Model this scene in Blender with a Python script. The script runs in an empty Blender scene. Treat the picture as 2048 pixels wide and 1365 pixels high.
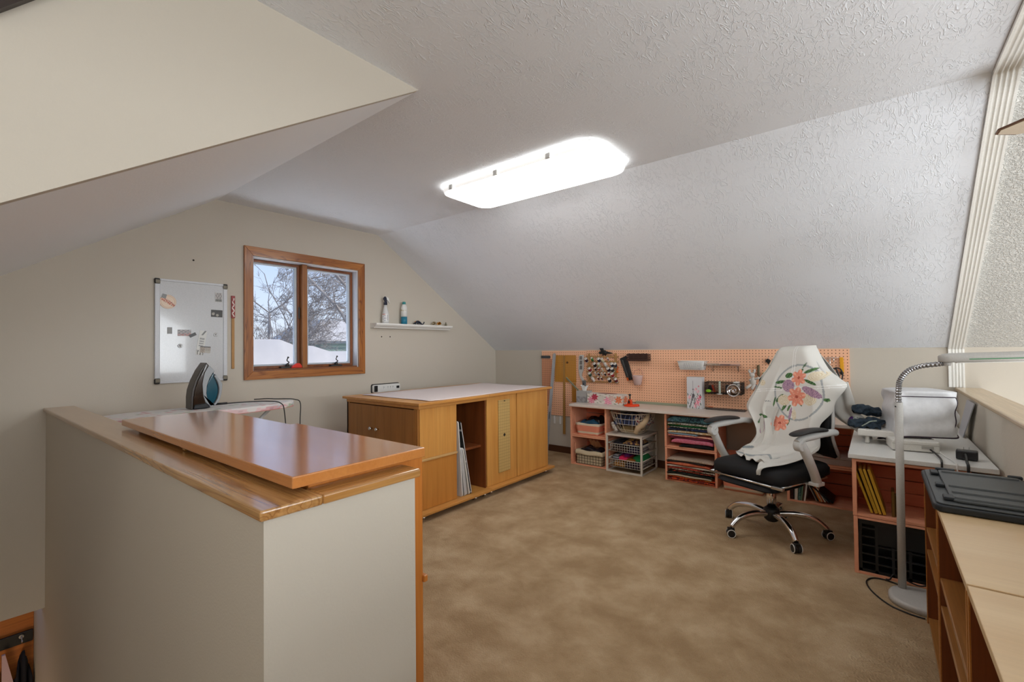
import bpy, math, random
from mathutils import Vector, Matrix
R = math.radians
sc = bpy.context.scene
COL = sc.collection
# ---------------------------------------------------------------- camera
cam_d = bpy.data.cameras.new('camera'); cam = bpy.data.objects.new('camera', cam_d); COL.objects.link(cam)
cam_d.sensor_width = 36; cam_d.lens = 919.9 / 2048 * 36; cam_d.clip_start = .03; cam_d.clip_end = 300
yaw, pitch, roll = R(38.3618), R(.9244), R(-.5723)
fw = Vector((-math.sin(yaw) * math.cos(pitch), math.cos(yaw) * math.cos(pitch), math.sin(pitch)))
rt = Vector((math.cos(yaw), math.sin(yaw), 0)); up = rt.cross(fw)
rt2 = rt * math.cos(roll) + up * math.sin(roll); up2 = -rt * math.sin(roll) + up * math.cos(roll)
M3 = Matrix((rt2, up2, -fw)).transposed().to_4x4()
cam.matrix_world = Matrix.Translation((3.906, -4.585, 1.22)) @ M3
sc.camera = cam
sc.view_settings.view_transform = 'Standard'; sc.view_settings.look = 'None'
sc.view_settings.exposure = 0.2; sc.view_settings.gamma = 1.0; sc.view_settings.use_curve_mapping = False
try:
    sc.cycles.use_denoising = True; sc.cycles.max_bounces = 10; sc.cycles.diffuse_bounces = 6
    sc.cycles.sample_clamp_indirect = 6
except Exception: pass
# ---------------------------------------------------------------- sky
w = bpy.data.worlds.new('sky'); sc.world = w; w.use_nodes = True
nt = w.node_tree; nt.nodes.clear()
wo = nt.nodes.new('ShaderNodeOutputWorld'); bg = nt.nodes.new('ShaderNodeBackground')
tc = nt.nodes.new('ShaderNodeTexCoord'); sp = nt.nodes.new('ShaderNodeSeparateXYZ'); cr = nt.nodes.new('ShaderNodeValToRGB')
cr.color_ramp.elements[0].position = 0.0; cr.color_ramp.elements[0].color = (.62, .68, .76, 1)
cr.color_ramp.elements[1].position = .5; cr.color_ramp.elements[1].color = (.22, .36, .68, 1)
e = cr.color_ramp.elements.new(.18); e.color = (.42, .55, .80, 1)
nt.links.new(tc.outputs['Generated'], sp.inputs[0]); nt.links.new(sp.outputs['Z'], cr.inputs[0])
nt.links.new(cr.outputs[0], bg.inputs[0]); bg.inputs[1].default_value = 1.2
nt.links.new(bg.outputs[0], wo.inputs[0])
# ---------------------------------------------------------------- lights
def area(name, loc, dirv, sx, sy, energy, col=(1, 1, 1)):
    l = bpy.data.lights.new(name, 'AREA'); l.shape = 'RECTANGLE'; l.size = sx; l.size_y = sy; l.energy = energy; l.color = col
    o = bpy.data.objects.new(name, l); COL.objects.link(o); o.location = loc
    o.rotation_euler = Vector(dirv).to_track_quat('-Z', 'Y').to_euler(); return o
area('great_room_window_daylight', (8.93, -2.3, 1.35), (-1, 0, 0), 2.9, 1.5, 115, (.90, .955, 1))
area('high_fill_light', (8.93, -4.3, 2.95), (-1, .12, -.22), 2.3, .75, 55, (.90, .955, 1))  # added unseen high fill, evens the light on cheek and half wall end
area('rear_window_daylight', (6.7, -6.74, 1.5), (-.1, 1, -.05), 3.2, 2.0, 150, (.90, .95, 1))
sun_d = bpy.data.lights.new('sun', 'SUN'); sun_d.energy = 2.2; sun_d.angle = .1; sun_d.color = (1, .93, .84)
sun = bpy.data.objects.new('sun', sun_d); COL.objects.link(sun); sun.rotation_euler = Vector((-.75, -.6, -.62)).to_track_quat('-Z', 'Y').to_euler(); sun.location = (0, 6, 8)
area('ceiling_uplight_fill', (5.7, -3.2, -.8), (-.45, .1, 1), 1.3, 2.2, 60, (.94, .97, 1))  # added unseen fill, aimed up to brighten the loft ceilings
area('snow_bounce_daylight', (-.48, -2.51, .85), (.6, 0, 1), .95, .42, 15, (.84, .91, 1))
area('hall_fill_light', (3.3, -5.9, 2.34), (0, 0, -1), .5, .5, 6, (1, .93, .82))  # soft fill added out of view behind the camera, no fixture modelled
area('stair_lamp', (.6, -4.7, -1.5), (-1, .35, .1), .3, .3, 4.0, (1, .72, .42))
# ---------------------------------------------------------------- materials
MATS = {}
def nodes(name):
    m = bpy.data.materials.new(name); m.use_nodes = True; n = m.node_tree.nodes; n.clear()
    o = n.new('ShaderNodeOutputMaterial'); b = n.new('ShaderNodeBsdfPrincipled'); m.node_tree.links.new(b.outputs[0], o.inputs[0])
    return m, n, m.node_tree.links, b
def noise(n, l, scale, detail=4, vec=None, sc3=None, rot=None, rough=.55, dist=0):
    t = n.new('ShaderNodeTexNoise'); t.inputs['Scale'].default_value = scale; t.inputs['Detail'].default_value = detail
    t.inputs['Roughness'].default_value = rough; t.inputs['Distortion'].default_value = dist
    c = n.new('ShaderNodeTexCoord'); mp = n.new('ShaderNodeMapping')
    if sc3: mp.inputs['Scale'].default_value = sc3
    if rot: mp.inputs['Rotation'].default_value = rot
    l.new(c.outputs['Object'], mp.inputs[0]); l.new(mp.outputs[0], t.inputs['Vector']); return t
def bumpto(n, l, b, h, strength, dist=.002):
    bp = n.new('ShaderNodeBump'); bp.inputs['Strength'].default_value = strength; bp.inputs['Distance'].default_value = dist
    l.new(h, bp.inputs['Height']); l.new(bp.outputs[0], b.inputs['Normal'])
def ramp(n, l, fac, stops, interp='LINEAR'):
    r = n.new('ShaderNodeValToRGB'); r.color_ramp.interpolation = interp
    el = r.color_ramp.elements
    while len(el) < len(stops): el.new(.5)
    for q, (p, c) in zip(el, stops): q.position = p; q.color = (*c, 1)
    l.new(fac, r.inputs[0]); return r
def srgb(r, g, b):
    f = lambda c: (c / 255 / 12.92) if c / 255 <= .04045 else ((c / 255 + .055) / 1.055) ** 2.4
    return (f(r), f(g), f(b))
def plain(name, col, rough=.5, metal=0, spec=.5, bump=0, bscale=200, trans=0, ior=1.45, alpha=1, coat=0, emit=None):
    if name in MATS: return MATS[name]
    m, n, l, b = nodes(name)
    b.inputs['Base Color'].default_value = (*col, 1); b.inputs['Roughness'].default_value = rough; b.inputs['Metallic'].default_value = metal
    b.inputs['Specular IOR Level'].default_value = spec; b.inputs['Transmission Weight'].default_value = trans; b.inputs['IOR'].default_value = ior
    b.inputs['Coat Weight'].default_value = coat; b.inputs['Alpha'].default_value = alpha
    if emit: b.inputs['Emission Color'].default_value = (*emit[0], 1); b.inputs['Emission Strength'].default_value = emit[1]
    t = noise(n, l, bscale, 3)
    if not (trans or metal or emit):
        c = ramp(n, l, t.outputs[0], [(.3, tuple(x * .94 for x in col)), (.7, tuple(min(1, x * 1.05) for x in col))])
        l.new(c.outputs[0], b.inputs['Base Color'])
    if bump: bumpto(n, l, b, t.outputs[0], bump)
    MATS[name] = m; return m
def wood(name, c1, c2, along='Y', rough=.35, scale=1.0, grain=1.0, coat=0, figure=.0):
    """stretched noise along the board; figure adds cathedral rings"""
    if name in MATS: return MATS[name]
    m, n, l, b = nodes(name)
    s = [14, 14, 14]; s['XYZ'.index(along)] = .9
    t = noise(n, l, scale, 5, sc3=s, rough=.6, dist=.6)
    s2 = [160, 160, 160]; s2['XYZ'.index(along)] = 3
    t2 = noise(n, l, scale, 3, sc3=s2)
    mid = tuple((a + bb) / 2 for a, bb in zip(c1, c2))
    r = ramp(n, l, t.outputs[0], [(.3, c2), (.5, mid), (.7, c1)])
    mx = n.new('ShaderNodeMix'); mx.data_type = 'RGBA'; mx.blend_type = 'MULTIPLY'; mx.inputs[0].default_value = .35 * grain
    r2 = ramp(n, l, t2.outputs[0], [(.35, (.45, .4, .35)), (.6, (1, 1, 1))])
    l.new(r.outputs[0], mx.inputs[6]); l.new(r2.outputs[0], mx.inputs[7]); out = mx.outputs[2]
    if figure:
        s3 = [16, 16, 16]; s3['XYZ'.index(along)] = .8
        t3 = noise(n, l, scale, 1.5, sc3=s3, dist=.3)
        ma = n.new('ShaderNodeMath'); ma.operation = 'MULTIPLY'; ma.inputs[1].default_value = 14; l.new(t3.outputs[0], ma.inputs[0])
        fr = n.new('ShaderNodeMath'); fr.operation = 'FRACT'; l.new(ma.outputs[0], fr.inputs[0])
        r3 = ramp(n, l, fr.outputs[0], [(0, (.38, .25, .16)), (.22, (1, 1, 1)), (.85, (1, 1, 1)), (1, (.5, .36, .25))])
        m2 = n.new('ShaderNodeMix'); m2.data_type = 'RGBA'; m2.blend_type = 'MULTIPLY'; m2.inputs[0].default_value = figure
        l.new(out, m2.inputs[6]); l.new(r3.outputs[0], m2.inputs[7]); out = m2.outputs[2]
    l.new(out, b.inputs['Base Color']); b.inputs['Roughness'].default_value = rough; b.inputs['Coat Weight'].default_value = coat
    b.inputs['Coat Roughness'].default_value = .12
    if coat >= .5: b.inputs['Coat IOR'].default_value = 1.85
    bumpto(n, l, b, t2.outputs[0], .12, .001)
    MATS[name] = m; return m
def print_cloth(name, cols, scale=30, rough=.85):
    """printed cotton: patches of several colours"""
    if name in MATS: return MATS[name]
    m, n, l, b = nodes(name); t = noise(n, l, scale, 2, rough=.5, dist=1.5)
    k = len(cols); r = ramp(n, l, t.outputs[0], [(.32 + .36 * i / max(1, k - 1) if i else 0, c) for i, c in enumerate(cols)], 'CONSTANT')
    l.new(r.outputs[0], b.inputs['Base Color']); b.inputs['Roughness'].default_value = rough
    t2 = noise(n, l, 400, 2); bumpto(n, l, b, t2.outputs[0], .2, .001)
    MATS[name] = m; return m
def stripes(name, ca, cb, axis, per, duty=.5, rough=.8, off=0.0):
    if name in MATS: return MATS[name]
    m, n, l, b = nodes(name); c = n.new('ShaderNodeTexCoord'); s = n.new('ShaderNodeSeparateXYZ'); l.new(c.outputs['Object'], s.inputs[0])
    a = n.new('ShaderNodeMath'); a.operation = 'MULTIPLY_ADD'; a.inputs[1].default_value = 1 / per; a.inputs[2].default_value = 100 + off; l.new(s.outputs[axis], a.inputs[0])
    f = n.new('ShaderNodeMath'); f.operation = 'FRACT'; l.new(a.outputs[0], f.inputs[0])
    r = ramp(n, l, f.outputs[0], [(0, ca), (duty, cb)], 'CONSTANT'); l.new(r.outputs[0], b.inputs['Base Color']); b.inputs['Roughness'].default_value = rough
    MATS[name] = m; return m
def gridmat(name, base, line, axes, per, lw=.1, rough=.4, trans=0, alpha=1, coat=0):
    """thin ruled lines along two object axes"""
    if name in MATS: return MATS[name]
    m, n, l, b = nodes(name); c = n.new('ShaderNodeTexCoord'); s = n.new('ShaderNodeSeparateXYZ'); l.new(c.outputs['Object'], s.inputs[0]); outs = []
    for ax in axes:
        a = n.new('ShaderNodeMath'); a.operation = 'MULTIPLY_ADD'; a.inputs[1].default_value = 1 / per; a.inputs[2].default_value = 100; l.new(s.outputs[ax], a.inputs[0])
        f = n.new('ShaderNodeMath'); f.operation = 'FRACT'; l.new(a.outputs[0], f.inputs[0])
        g = n.new('ShaderNodeMath'); g.operation = 'LESS_THAN'; g.inputs[1].default_value = lw; l.new(f.outputs[0], g.inputs[0]); outs.append(g.outputs[0])
    mx = n.new('ShaderNodeMath'); mx.operation = 'MAXIMUM'; l.new(outs[0], mx.inputs[0]); l.new(outs[-1], mx.inputs[1])
    r = ramp(n, l, mx.outputs[0], [(0, base), (.5, line)], 'CONSTANT'); l.new(r.outputs[0], b.inputs['Base Color'])
    b.inputs['Roughness'].default_value = rough; b.inputs['Alpha'].default_value = alpha; b.inputs['Coat Weight'].default_value = coat
    MATS[name] = m; return m
def painted(name, rough=.8, bump=.15, bscale=500, sheen=0, trans=0):
    """colour comes from the mesh's own printed pattern attribute"""
    if name in MATS: return MATS[name]
    m, n, l, b = nodes(name); a = n.new('ShaderNodeAttribute'); a.attribute_name = 'print'; l.new(a.outputs['Color'], b.inputs['Base Color'])
    b.inputs['Roughness'].default_value = rough; t = noise(n, l, bscale, 2); bumpto(n, l, b, t.outputs[0], bump, .001)
    MATS[name] = m; return m
def wallpaint(name, col, bump, scale, kind='peel', rough=.75):
    m, n, l, b = nodes(name); b.inputs['Roughness'].default_value = rough; b.inputs['Specular IOR Level'].default_value = .25
    b.inputs['Base Color'].default_value = (*col, 1)
    if kind == 'peel':
        t = noise(n, l, scale, 4, rough=.6); bumpto(n, l, b, t.outputs[0], bump, .003)
    elif kind == 'trowel':     # hand-troweled plaster: short ridges
        t = noise(n, l, 13, 2, sc3=(2.6, 1.1, 1.1), dist=1.0, rough=.5)
        a = n.new('ShaderNodeMath'); a.operation = 'SUBTRACT'; a.inputs[1].default_value = .5; l.new(t.outputs[0], a.inputs[0])
        ab = n.new('ShaderNodeMath'); ab.operation = 'ABSOLUTE'; l.new(a.outputs[0], ab.inputs[0])
        r = ramp(n, l, ab.outputs[0], [(0, (1, 1, 1)), (.035, (0, 0, 0))])
        t2 = noise(n, l, 5, 3); t3 = noise(n, l, 45, 3, dist=1.5)
        mm = n.new('ShaderNodeMath'); mm.operation = 'MULTIPLY'; r4 = ramp(n, l, t2.outputs[0], [(.36, (0, 0, 0)), (.58, (1, 1, 1))])
        l.new(r.outputs[0], mm.inputs[0]); l.new(r4.outputs[0], mm.inputs[1])
        ad = n.new('ShaderNodeMath'); ad.operation = 'MULTIPLY_ADD'; ad.inputs[1].default_value = .7; l.new(t3.outputs[0], ad.inputs[0]); l.new(mm.outputs[0], ad.inputs[2])
        bumpto(n, l, b, ad.outputs[0], bump, .0035)
    else:                      # popcorn
        t = noise(n, l, scale, 3, rough=.7); r = ramp(n, l, t.outputs[0], [(.42, (0, 0, 0)), (.62, (1, 1, 1))]); bumpto(n, l, b, r.outputs[0], bump, .008)
        c = ramp(n, l, t.outputs[0], [(.35, tuple(x * .86 for x in col)), (.6, col)]); l.new(c.outputs[0], b.inputs['Base Color'])
    MATS[name] = m; return m
# ---------------------------------------------------------------- mesh builder
class MB:
    def __init__(s, dc=(.5, .5, .5)): s.v = []; s.f = []; s.c = None; s.sm = []; s.dc = dc
    def add(s, vs, fs, sm=False, T=None):
        k = len(s.v)
        if T is not None: vs = [tuple(T @ Vector(p)) for p in vs]
        s.v += [tuple(p) for p in vs]; s.f += [tuple(i + k for i in f) for f in fs]; s.sm += [sm] * len(fs); return s
    def box(s, x0, y0, z0, x1, y1, z1, T=None):
        x0, x1 = sorted((x0, x1)); y0, y1 = sorted((y0, y1)); z0, z1 = sorted((z0, z1))
        return s.add([(x0, y0, z0), (x1, y0, z0), (x1, y1, z0), (x0, y1, z0), (x0, y0, z1), (x1, y0, z1), (x1, y1, z1), (x0, y1, z1)],
            [(0, 3, 2, 1), (4, 5, 6, 7), (0, 1, 5, 4), (1, 2, 6, 5), (2, 3, 7, 6), (3, 0, 4, 7)], T=T)
    def prism(s, poly, axis, a, b, sm=False, T=None):
        """poly: 2-D points in the other two axes (cyclic order), extruded from a to b along axis"""
        def P(p, t): return {'X': (t, p[0], p[1]), 'Y': (p[0], t, p[1]), 'Z': (p[0], p[1], t)}[axis]
        n = len(poly); ar = sum(poly[i][0] * poly[(i + 1) % n][1] - poly[(i + 1) % n][0] * poly[i][1] for i in range(n))
        flip = (ar < 0) ^ (axis == 'Y') ^ (b < a)
        vs = [P(p, a) for p in poly] + [P(p, b) for p in poly]
        k = len(s.v); fs = [tuple(range(n))[::-1], tuple(range(n, 2 * n))] + [(i, (i + 1) % n, n + (i + 1) % n, n + i) for i in range(n)]
        if flip: fs = [f[::-1] for f in fs]
        s.add(vs, fs, False, T)
        if sm:
            for q in range(n): s.sm[-1 - q] = True
        return s
    def tube(s, pts, r, n=8, closed=False, sm=True, T=None):
        pts = [Vector(p) for p in pts]; m = len(pts); vs = []; fs = []; rr = r if isinstance(r, (list, tuple)) else [r] * m
        prev = None
        for i, p in enumerate(pts):
            if closed: t = pts[(i + 1) % m] - pts[i - 1]
            else: t = pts[min(i + 1, m - 1)] - pts[max(i - 1, 0)]
            t = t.normalized() if t.length > 1e-9 else Vector((0, 0, 1))
            if prev is None: u = t.orthogonal().normalized()
            else: u = (prev - t * prev.dot(t)); u = u.normalized() if u.length > 1e-6 else t.orthogonal().normalized()
            prev = u; w_ = t.cross(u)
            for j in range(n):
                a = 2 * math.pi * j / n; vs.append(tuple(p + (u * math.cos(a) + w_ * math.sin(a)) * rr[i]))
        for i in range(m if closed else m - 1):
            for j in range(n):
                a = i * n + j; b = i * n + (j + 1) % n; c = ((i + 1) % m) * n + (j + 1) % n; d = ((i + 1) % m) * n + j; fs.append((a, b, c, d))
        if not closed: fs += [tuple(range(n))[::-1], tuple(range((m - 1) * n, m * n))]
        s.add(vs, fs, sm, T)
        if not closed: s.sm[-1] = s.sm[-2] = False
        return s
    def lathe(s, prof, c=(0, 0, 0), n=24, T=None, sm=True, sx=1, sy=1):
        """prof: (r, z) from bottom to top"""
        vs = []; fs = []
        for r, z in prof:
            for j in range(n):
                a = 2 * math.pi * j / n; vs.append((c[0] + sx * r * math.cos(a), c[1] + sy * r * math.sin(a), c[2] + z))
        for i in range(len(prof) - 1):
            for j in range(n): fs.append((i * n + j, i * n + (j + 1) % n, (i + 1) * n + (j + 1) % n, (i + 1) * n + j))
        s.add(vs, fs, sm, T)
        k = len(s.v) - len(vs); s.f += [tuple(k + j for j in range(n))[::-1], tuple(k + (len(prof) - 1) * n + j for j in range(n))]; s.sm += [False, False]
        return s
    def ball(s, c, r, nu=14, nv=9, T=None):
        r = r if isinstance(r, (tuple, list)) else (r, r, r); vs = [(c[0], c[1], c[2] - r[2])]; fs = []
        for i in range(1, nv):
            ph = math.pi * i / nv - math.pi / 2
            for j in range(nu):
                a = 2 * math.pi * j / nu; vs.append((c[0] + r[0] * math.cos(ph) * math.cos(a), c[1] + r[1] * math.cos(ph) * math.sin(a), c[2] + r[2] * math.sin(ph)))
        vs.append((c[0], c[1], c[2] + r[2])); L = len(vs) - 1
        for j in range(nu): fs.append((0, 1 + (j + 1) % nu, 1 + j)); fs.append((L, L - nu + j, L - nu + (j + 1) % nu))
        for i in range(nv - 2):
            for j in range(nu): a = 1 + i * nu + j; b = 1 + i * nu + (j + 1) % nu; fs.append((a, b, b + nu, a + nu))
        return s.add(vs, fs, True, T)
    def grid(s, fn, nu, nv, col=None, sm=True, T=None, flip=False, wrap=False):
        vs = []; fs = []; k0 = len(s.v)
        for i in range(nv + 1):
            for j in range(nu + 1):
                vs.append(fn(j / nu, i / nv))
                if col:
                    if s.c is None: s.c = {}
                    s.c[k0 + len(vs) - 1] = col(j / nu, i / nv)
        for i in range(nv):
            for j in range(nu):
                a = i * (nu + 1) + j; f = (a, a + 1, a + nu + 2, a + nu + 1); fs.append(f[::-1] if flip else f)
        return s.add(vs, fs, sm, T)
    def islands(s):
        par = list(range(len(s.v)))
        def fnd(a):
            while par[a] != a: par[a] = par[par[a]]; a = par[a]
            return a
        for f in s.f:
            for q in f[1:]: par[fnd(q)] = fnd(f[0])
        out = {}
        for f, m_ in zip(s.f, s.sm): out.setdefault(fnd(f[0]), []).append((f, m_))
        res = []
        for fs in out.values():
            ids = sorted({q for f, _ in fs for q in f}); mp = {q: i for i, q in enumerate(ids)}; mb = MB(s.dc)
            mb.v = [s.v[q] for q in ids]; mb.f = [tuple(mp[q] for q in f) for f, _ in fs]; mb.sm = [m_ for _, m_ in fs]
            if s.c: mb.c = {mp[q]: s.c[q] for q in ids if q in s.c}
            res.append(mb)
        return res
    def build(s, name, mat, parent=None, label=None, cat=None, group=None, world=True, bevel=0, subsurf=0, solid=0, kind=None, bseg=2, origin=True, loc=None, rotz=0, split=False):
        if split:
            for mb in s.islands(): o = mb.build(name, mat, parent, label, cat, group, world, bevel, subsurf, solid, kind, bseg, origin, loc, rotz)
            return o
        me = bpy.data.meshes.new(name); off = Vector((0, 0, 0)); vs = s.v
        o = bpy.data.objects.new(name, me)
        if parent is not None:
            o.parent = parent
            if world:
                M = frame(parent).inverted(); vs = [tuple(M @ Vector(p)) for p in vs]
        elif loc is not None:
            o.location = loc; o.rotation_euler = (0, 0, rotz)
        elif origin and vs:
            xs = [p[0] for p in vs]; ys = [p[1] for p in vs]; zs = [p[2] for p in vs]
            off = Vector(((min(xs) + max(xs)) / 2, (min(ys) + max(ys)) / 2, min(zs))); vs = [(p[0] - off.x, p[1] - off.y, p[2] - off.z) for p in vs]; o.location = off
        me.from_pydata(vs, [], s.f); me.polygons.foreach_set('use_smooth', s.sm); me.materials.append(mat)
        if s.c:
            a = me.color_attributes.new('print', 'FLOAT_COLOR', 'POINT')
            for i in range(len(vs)): a.data[i].color = (*s.c.get(i, s.dc), 1)
        me.update(); COL.objects.link(o)
        if bevel:
            b = o.modifiers.new('bevel', 'BEVEL'); b.width = bevel; b.segments = bseg; b.limit_method = 'ANGLE'; b.angle_limit = R(40)
        if solid:
            b = o.modifiers.new('solid', 'SOLIDIFY'); b.thickness = solid; b.offset = 0
        if subsurf:
            b = o.modifiers.new('sub', 'SUBSURF'); b.levels = subsurf; b.render_levels = subsurf
        if label: o['label'] = label
        if cat: o['category'] = cat
        if group: o['group'] = group
        if kind: o['kind'] = kind
        return o
def frame(o):
    M = Matrix.LocRotScale(o.location, o.rotation_euler, o.scale)
    return frame(o.parent) @ M if o.parent else M
def thing(name, label, cat, loc=(0, 0, 0), rotz=0, group=None, kind=None):
    o = bpy.data.objects.new(name, None); COL.objects.link(o); o.location = loc; o.rotation_euler = (0, 0, rotz); o.empty_display_size = .05
    if label: o['label'] = label
    if cat: o['category'] = cat
    if group: o['group'] = group
    if kind: o['kind'] = kind
    return o
def kids(o): return [c for c in bpy.data.objects if c.parent == o]
def dup(o, loc, rotz=None, label=None, group=None, parent=None):
    c = o.copy(); COL.objects.link(c); c.parent = parent; c.location = loc
    if rotz is not None: c.rotation_euler = (0, 0, rotz)
    if label: c['label'] = label
    if group: c['group'] = group
    for ch in kids(o):
        d = ch.copy(); COL.objects.link(d); d.parent = c
        for g in kids(ch):
            e_ = g.copy(); COL.objects.link(e_); e_.parent = d
    return c
def along(p0, p1):
    """matrix whose +Z runs from p0 to p1"""
    p0 = Vector(p0); d = Vector(p1) - p0; return Matrix.Translation(p0) @ d.to_track_quat('Z', 'Y').to_matrix().to_4x4(), d.length
def RZ(a, c=(0, 0, 0)): return Matrix.Translation(c) @ Matrix.Rotation(a, 4, 'Z') @ Matrix.Translation([-q for q in c])
def rot(a, ax, c): return Matrix.Translation(c) @ Matrix.Rotation(a, 4, ax) @ Matrix.Translation([-q for q in c])
def rr(x0, y0, x1, y1, r, n=5):
    """rounded rectangle outline"""
    out = []
    for cx, cy, a0 in ((x1 - r, y1 - r, 0), (x0 + r, y1 - r, 90), (x0 + r, y0 + r, 180), (x1 - r, y0 + r, 270)):
        for i in range(n + 1): a = R(a0 + 90 * i / n); out.append((cx + r * math.cos(a), cy + r * math.sin(a)))
    return out
def smooth(pts, k=6):
    """Catmull-Rom through points"""
    P = [Vector(p) for p in pts]; out = []
    for i in range(len(P) - 1):
        a = P[max(i - 1, 0)]; b = P[i]; c = P[i + 1]; d = P[min(i + 2, len(P) - 1)]
        for j in range(k):
            t = j / k; out.append(.5 * ((2 * b) + (c - a) * t + (2 * a - 5 * b + 4 * c - d) * t * t + (3 * b - a - 3 * c + d) * t ** 3))
    out.append(P[-1]); return out
def text(name, body, size, mat, M, parent, depth=.0006):
    cu = bpy.data.curves.new(name, 'FONT'); cu.body = body; cu.size = size; cu.extrude = depth; cu.align_x = 'CENTER'; cu.align_y = 'CENTER'
    t = bpy.data.objects.new(name, cu); COL.objects.link(t); dg = bpy.context.evaluated_depsgraph_get(); me = bpy.data.meshes.new_from_object(t.evaluated_get(dg))
    bpy.data.objects.remove(t); me.transform(frame(parent).inverted() @ M if parent else M); o = bpy.data.objects.new(name, me); me.materials.clear(); me.materials.append(mat)
    COL.objects.link(o); o.parent = parent; return o
WHITE = plain('white_plastic', srgb(225, 225, 222), .35); BLACK = plain('black_plastic', (.012, .012, .013), .4)
CHROME = plain('chrome', (.75, .75, .76), .12, 1); STEEL = plain('brushed_steel', (.5, .5, .5), .35, 1)
# ================================================================ SETTING
PAINT = wallpaint('beige_wall_paint', srgb(196, 188, 175), .25, 160)
CEIL = wallpaint('white_troweled_ceiling', srgb(238, 243, 250), .62, 40, 'trowel')
CEIL2 = wallpaint('white_smooth_slope', srgb(241, 245, 250), .25, 90)
POP = wallpaint('popcorn_ceiling', srgb(236, 235, 230), .9, 85, 'pop')
TRIM = plain('white_trim_paint', srgb(236, 235, 230), .4)
m, n, l, b = nodes('tan_carpet')
t1 = noise(n, l, 4.6, 5, dist=.2, rough=.6); t2 = noise(n, l, 420, 2)
r1 = ramp(n, l, t1.outputs[0], [(.36, srgb(168, 141, 108)), (.5, srgb(183, 157, 123)), (.66, srgb(198, 174, 141))])  # shading patches of the pile nap, put into the colour
mx = n.new('ShaderNodeMix'); mx.data_type = 'RGBA'; mx.blend_type = 'MULTIPLY'; mx.inputs[0].default_value = .55
r2 = ramp(n, l, t2.outputs[0], [(.35, (.55, .52, .5)), (.6, (1, 1, 1))]); l.new(r1.outputs[0], mx.inputs[6]); l.new(r2.outputs[0], mx.inputs[7])
vo = n.new('ShaderNodeTexVoronoi'); vo.inputs['Scale'].default_value = 130; cc = n.new('ShaderNodeTexCoord'); l.new(cc.outputs['Object'], vo.inputs['Vector'])
l.new(mx.outputs[2], b.inputs['Base Color']); b.inputs['Roughness'].default_value = .95; b.inputs['Specular IOR Level'].default_value = .1
bumpto(n, l, b, vo.outputs['Distance'], .6, .006); CARPET = m
# floor: carpet laid as one gridded mesh with small furniture dents pressed into the pile
dents = [(1.71, -2.543), (2.46, -2.559), (2.589, -2.547), (2.47, -1.758), (2.616, -1.742), (3.23, -2.592), (1.714, -1.761)]
S = MB()
def fz(x, y): return -sum(.012 * math.exp(-((x - a) ** 2 + (y - c) ** 2) / .00022) for a, c in dents)
S.grid(lambda u, v: (4.36 * u, -2.9 + 2.9 * v, 0), 4, 3)
S2 = MB()
nx, ny = 170, 120
S2.grid(lambda u, v: (1.6 + 1.8 * u, -2.75 + 1.15 * v, fz(1.6 + 1.8 * u, -2.75 + 1.15 * v)), nx, ny)
F = MB(); F.v = []; 
def slab(mb, x0, y0, x1, y1): mb.box(x0, y0, -.25, x1, y1, 0)
for (x0, y0, x1, y1) in ((-.0, -2.75, 1.6, 0), (3.4, -2.75, 4.36, 0), (1.6, -1.6, 3.4, 0), (0.001, -4.10, 4.36, -2.75), (2.905, -6.8, 4.36, -4.10), (2.333, -6.8, 2.905, -5.15)): slab(F, x0, y0, x1, y1)
F.add(S2.v, S2.f, True); F.build('floor', CARPET, kind='structure', origin=False)
# window wall (x = 0)
W = MB(); zc = 2.372; kl, kr = -3.247, -1.802
def top(y): return zc if kl <= y <= kr else (zc + (y - kl) * .649 if y < kl else zc - (y - kr) * .6525)
oy0, oy1, oz0, oz1 = -2.992, -2.036, 1.058, 1.985
def wseg(pts): W.prism(pts, 'X', -.15, 0)
wseg([(-5.3, -.295), (-4.06, -.295), (oy0, -.295), (oy0, zc), (kl, zc), (-5.3, top(-5.3))])
wseg([(oy0, -.295), (oy1, -.295), (oy1, oz0), (oy0, oz0)]); wseg([(oy0, oz1), (oy1, oz1), (oy1, zc), (oy0, zc)])
wseg([(oy1, -.295), (0, -.295), (0, 1.195), (kr, zc), (oy1, zc)])
W.build('wall_left', PAINT, kind='structure', origin=False)
MB().box(-.15, 0, -2.6, 9.1, .15, 1.3).build('wall_back', PAINT, kind='structure', origin=False)
MB().box(0, kl, zc, 4.313, kr, zc + .1).box(2.333, -6.8, zc, 4.313, kl, zc + .1).build('ceiling', CEIL, kind='structure', origin=False)
MB().prism([(kr, zc), (.0, 1.196), (.15, 1.196), (.15, 1.3), (kr, zc + .12)], 'X', -.1, 4.3975).build('ceiling', CEIL, kind='structure', origin=False)
MB().prism([(kl, zc), (-5.15, top(-5.15)), (-5.15, top(-5.15) + .06), (kl, zc + .06)], 'X', -.1, 2.3).build('ceiling', CEIL2, kind='structure', origin=False)
MB().prism([(kl, zc), (-6.8, zc), (-6.8, -.3), (-5.15, -.3), (-5.15, top(-5.15)), ], 'X', 2.299, 2.333).build('wall_stair_cheek', PAINT, kind='structure', origin=False)
MB().box(-.6, -5.3, -2.6, 2.3, -5.15, 1.3).box(2.25, -6.8, -2.6, 2.333, -5.15, -.3).build('wall_stair_outer', PAINT, kind='structure', origin=False)
MB().box(2.25, -6.95, -2.6, 9.1, -6.8, 5).build('wall_front', PAINT, kind='structure', origin=False)
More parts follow.
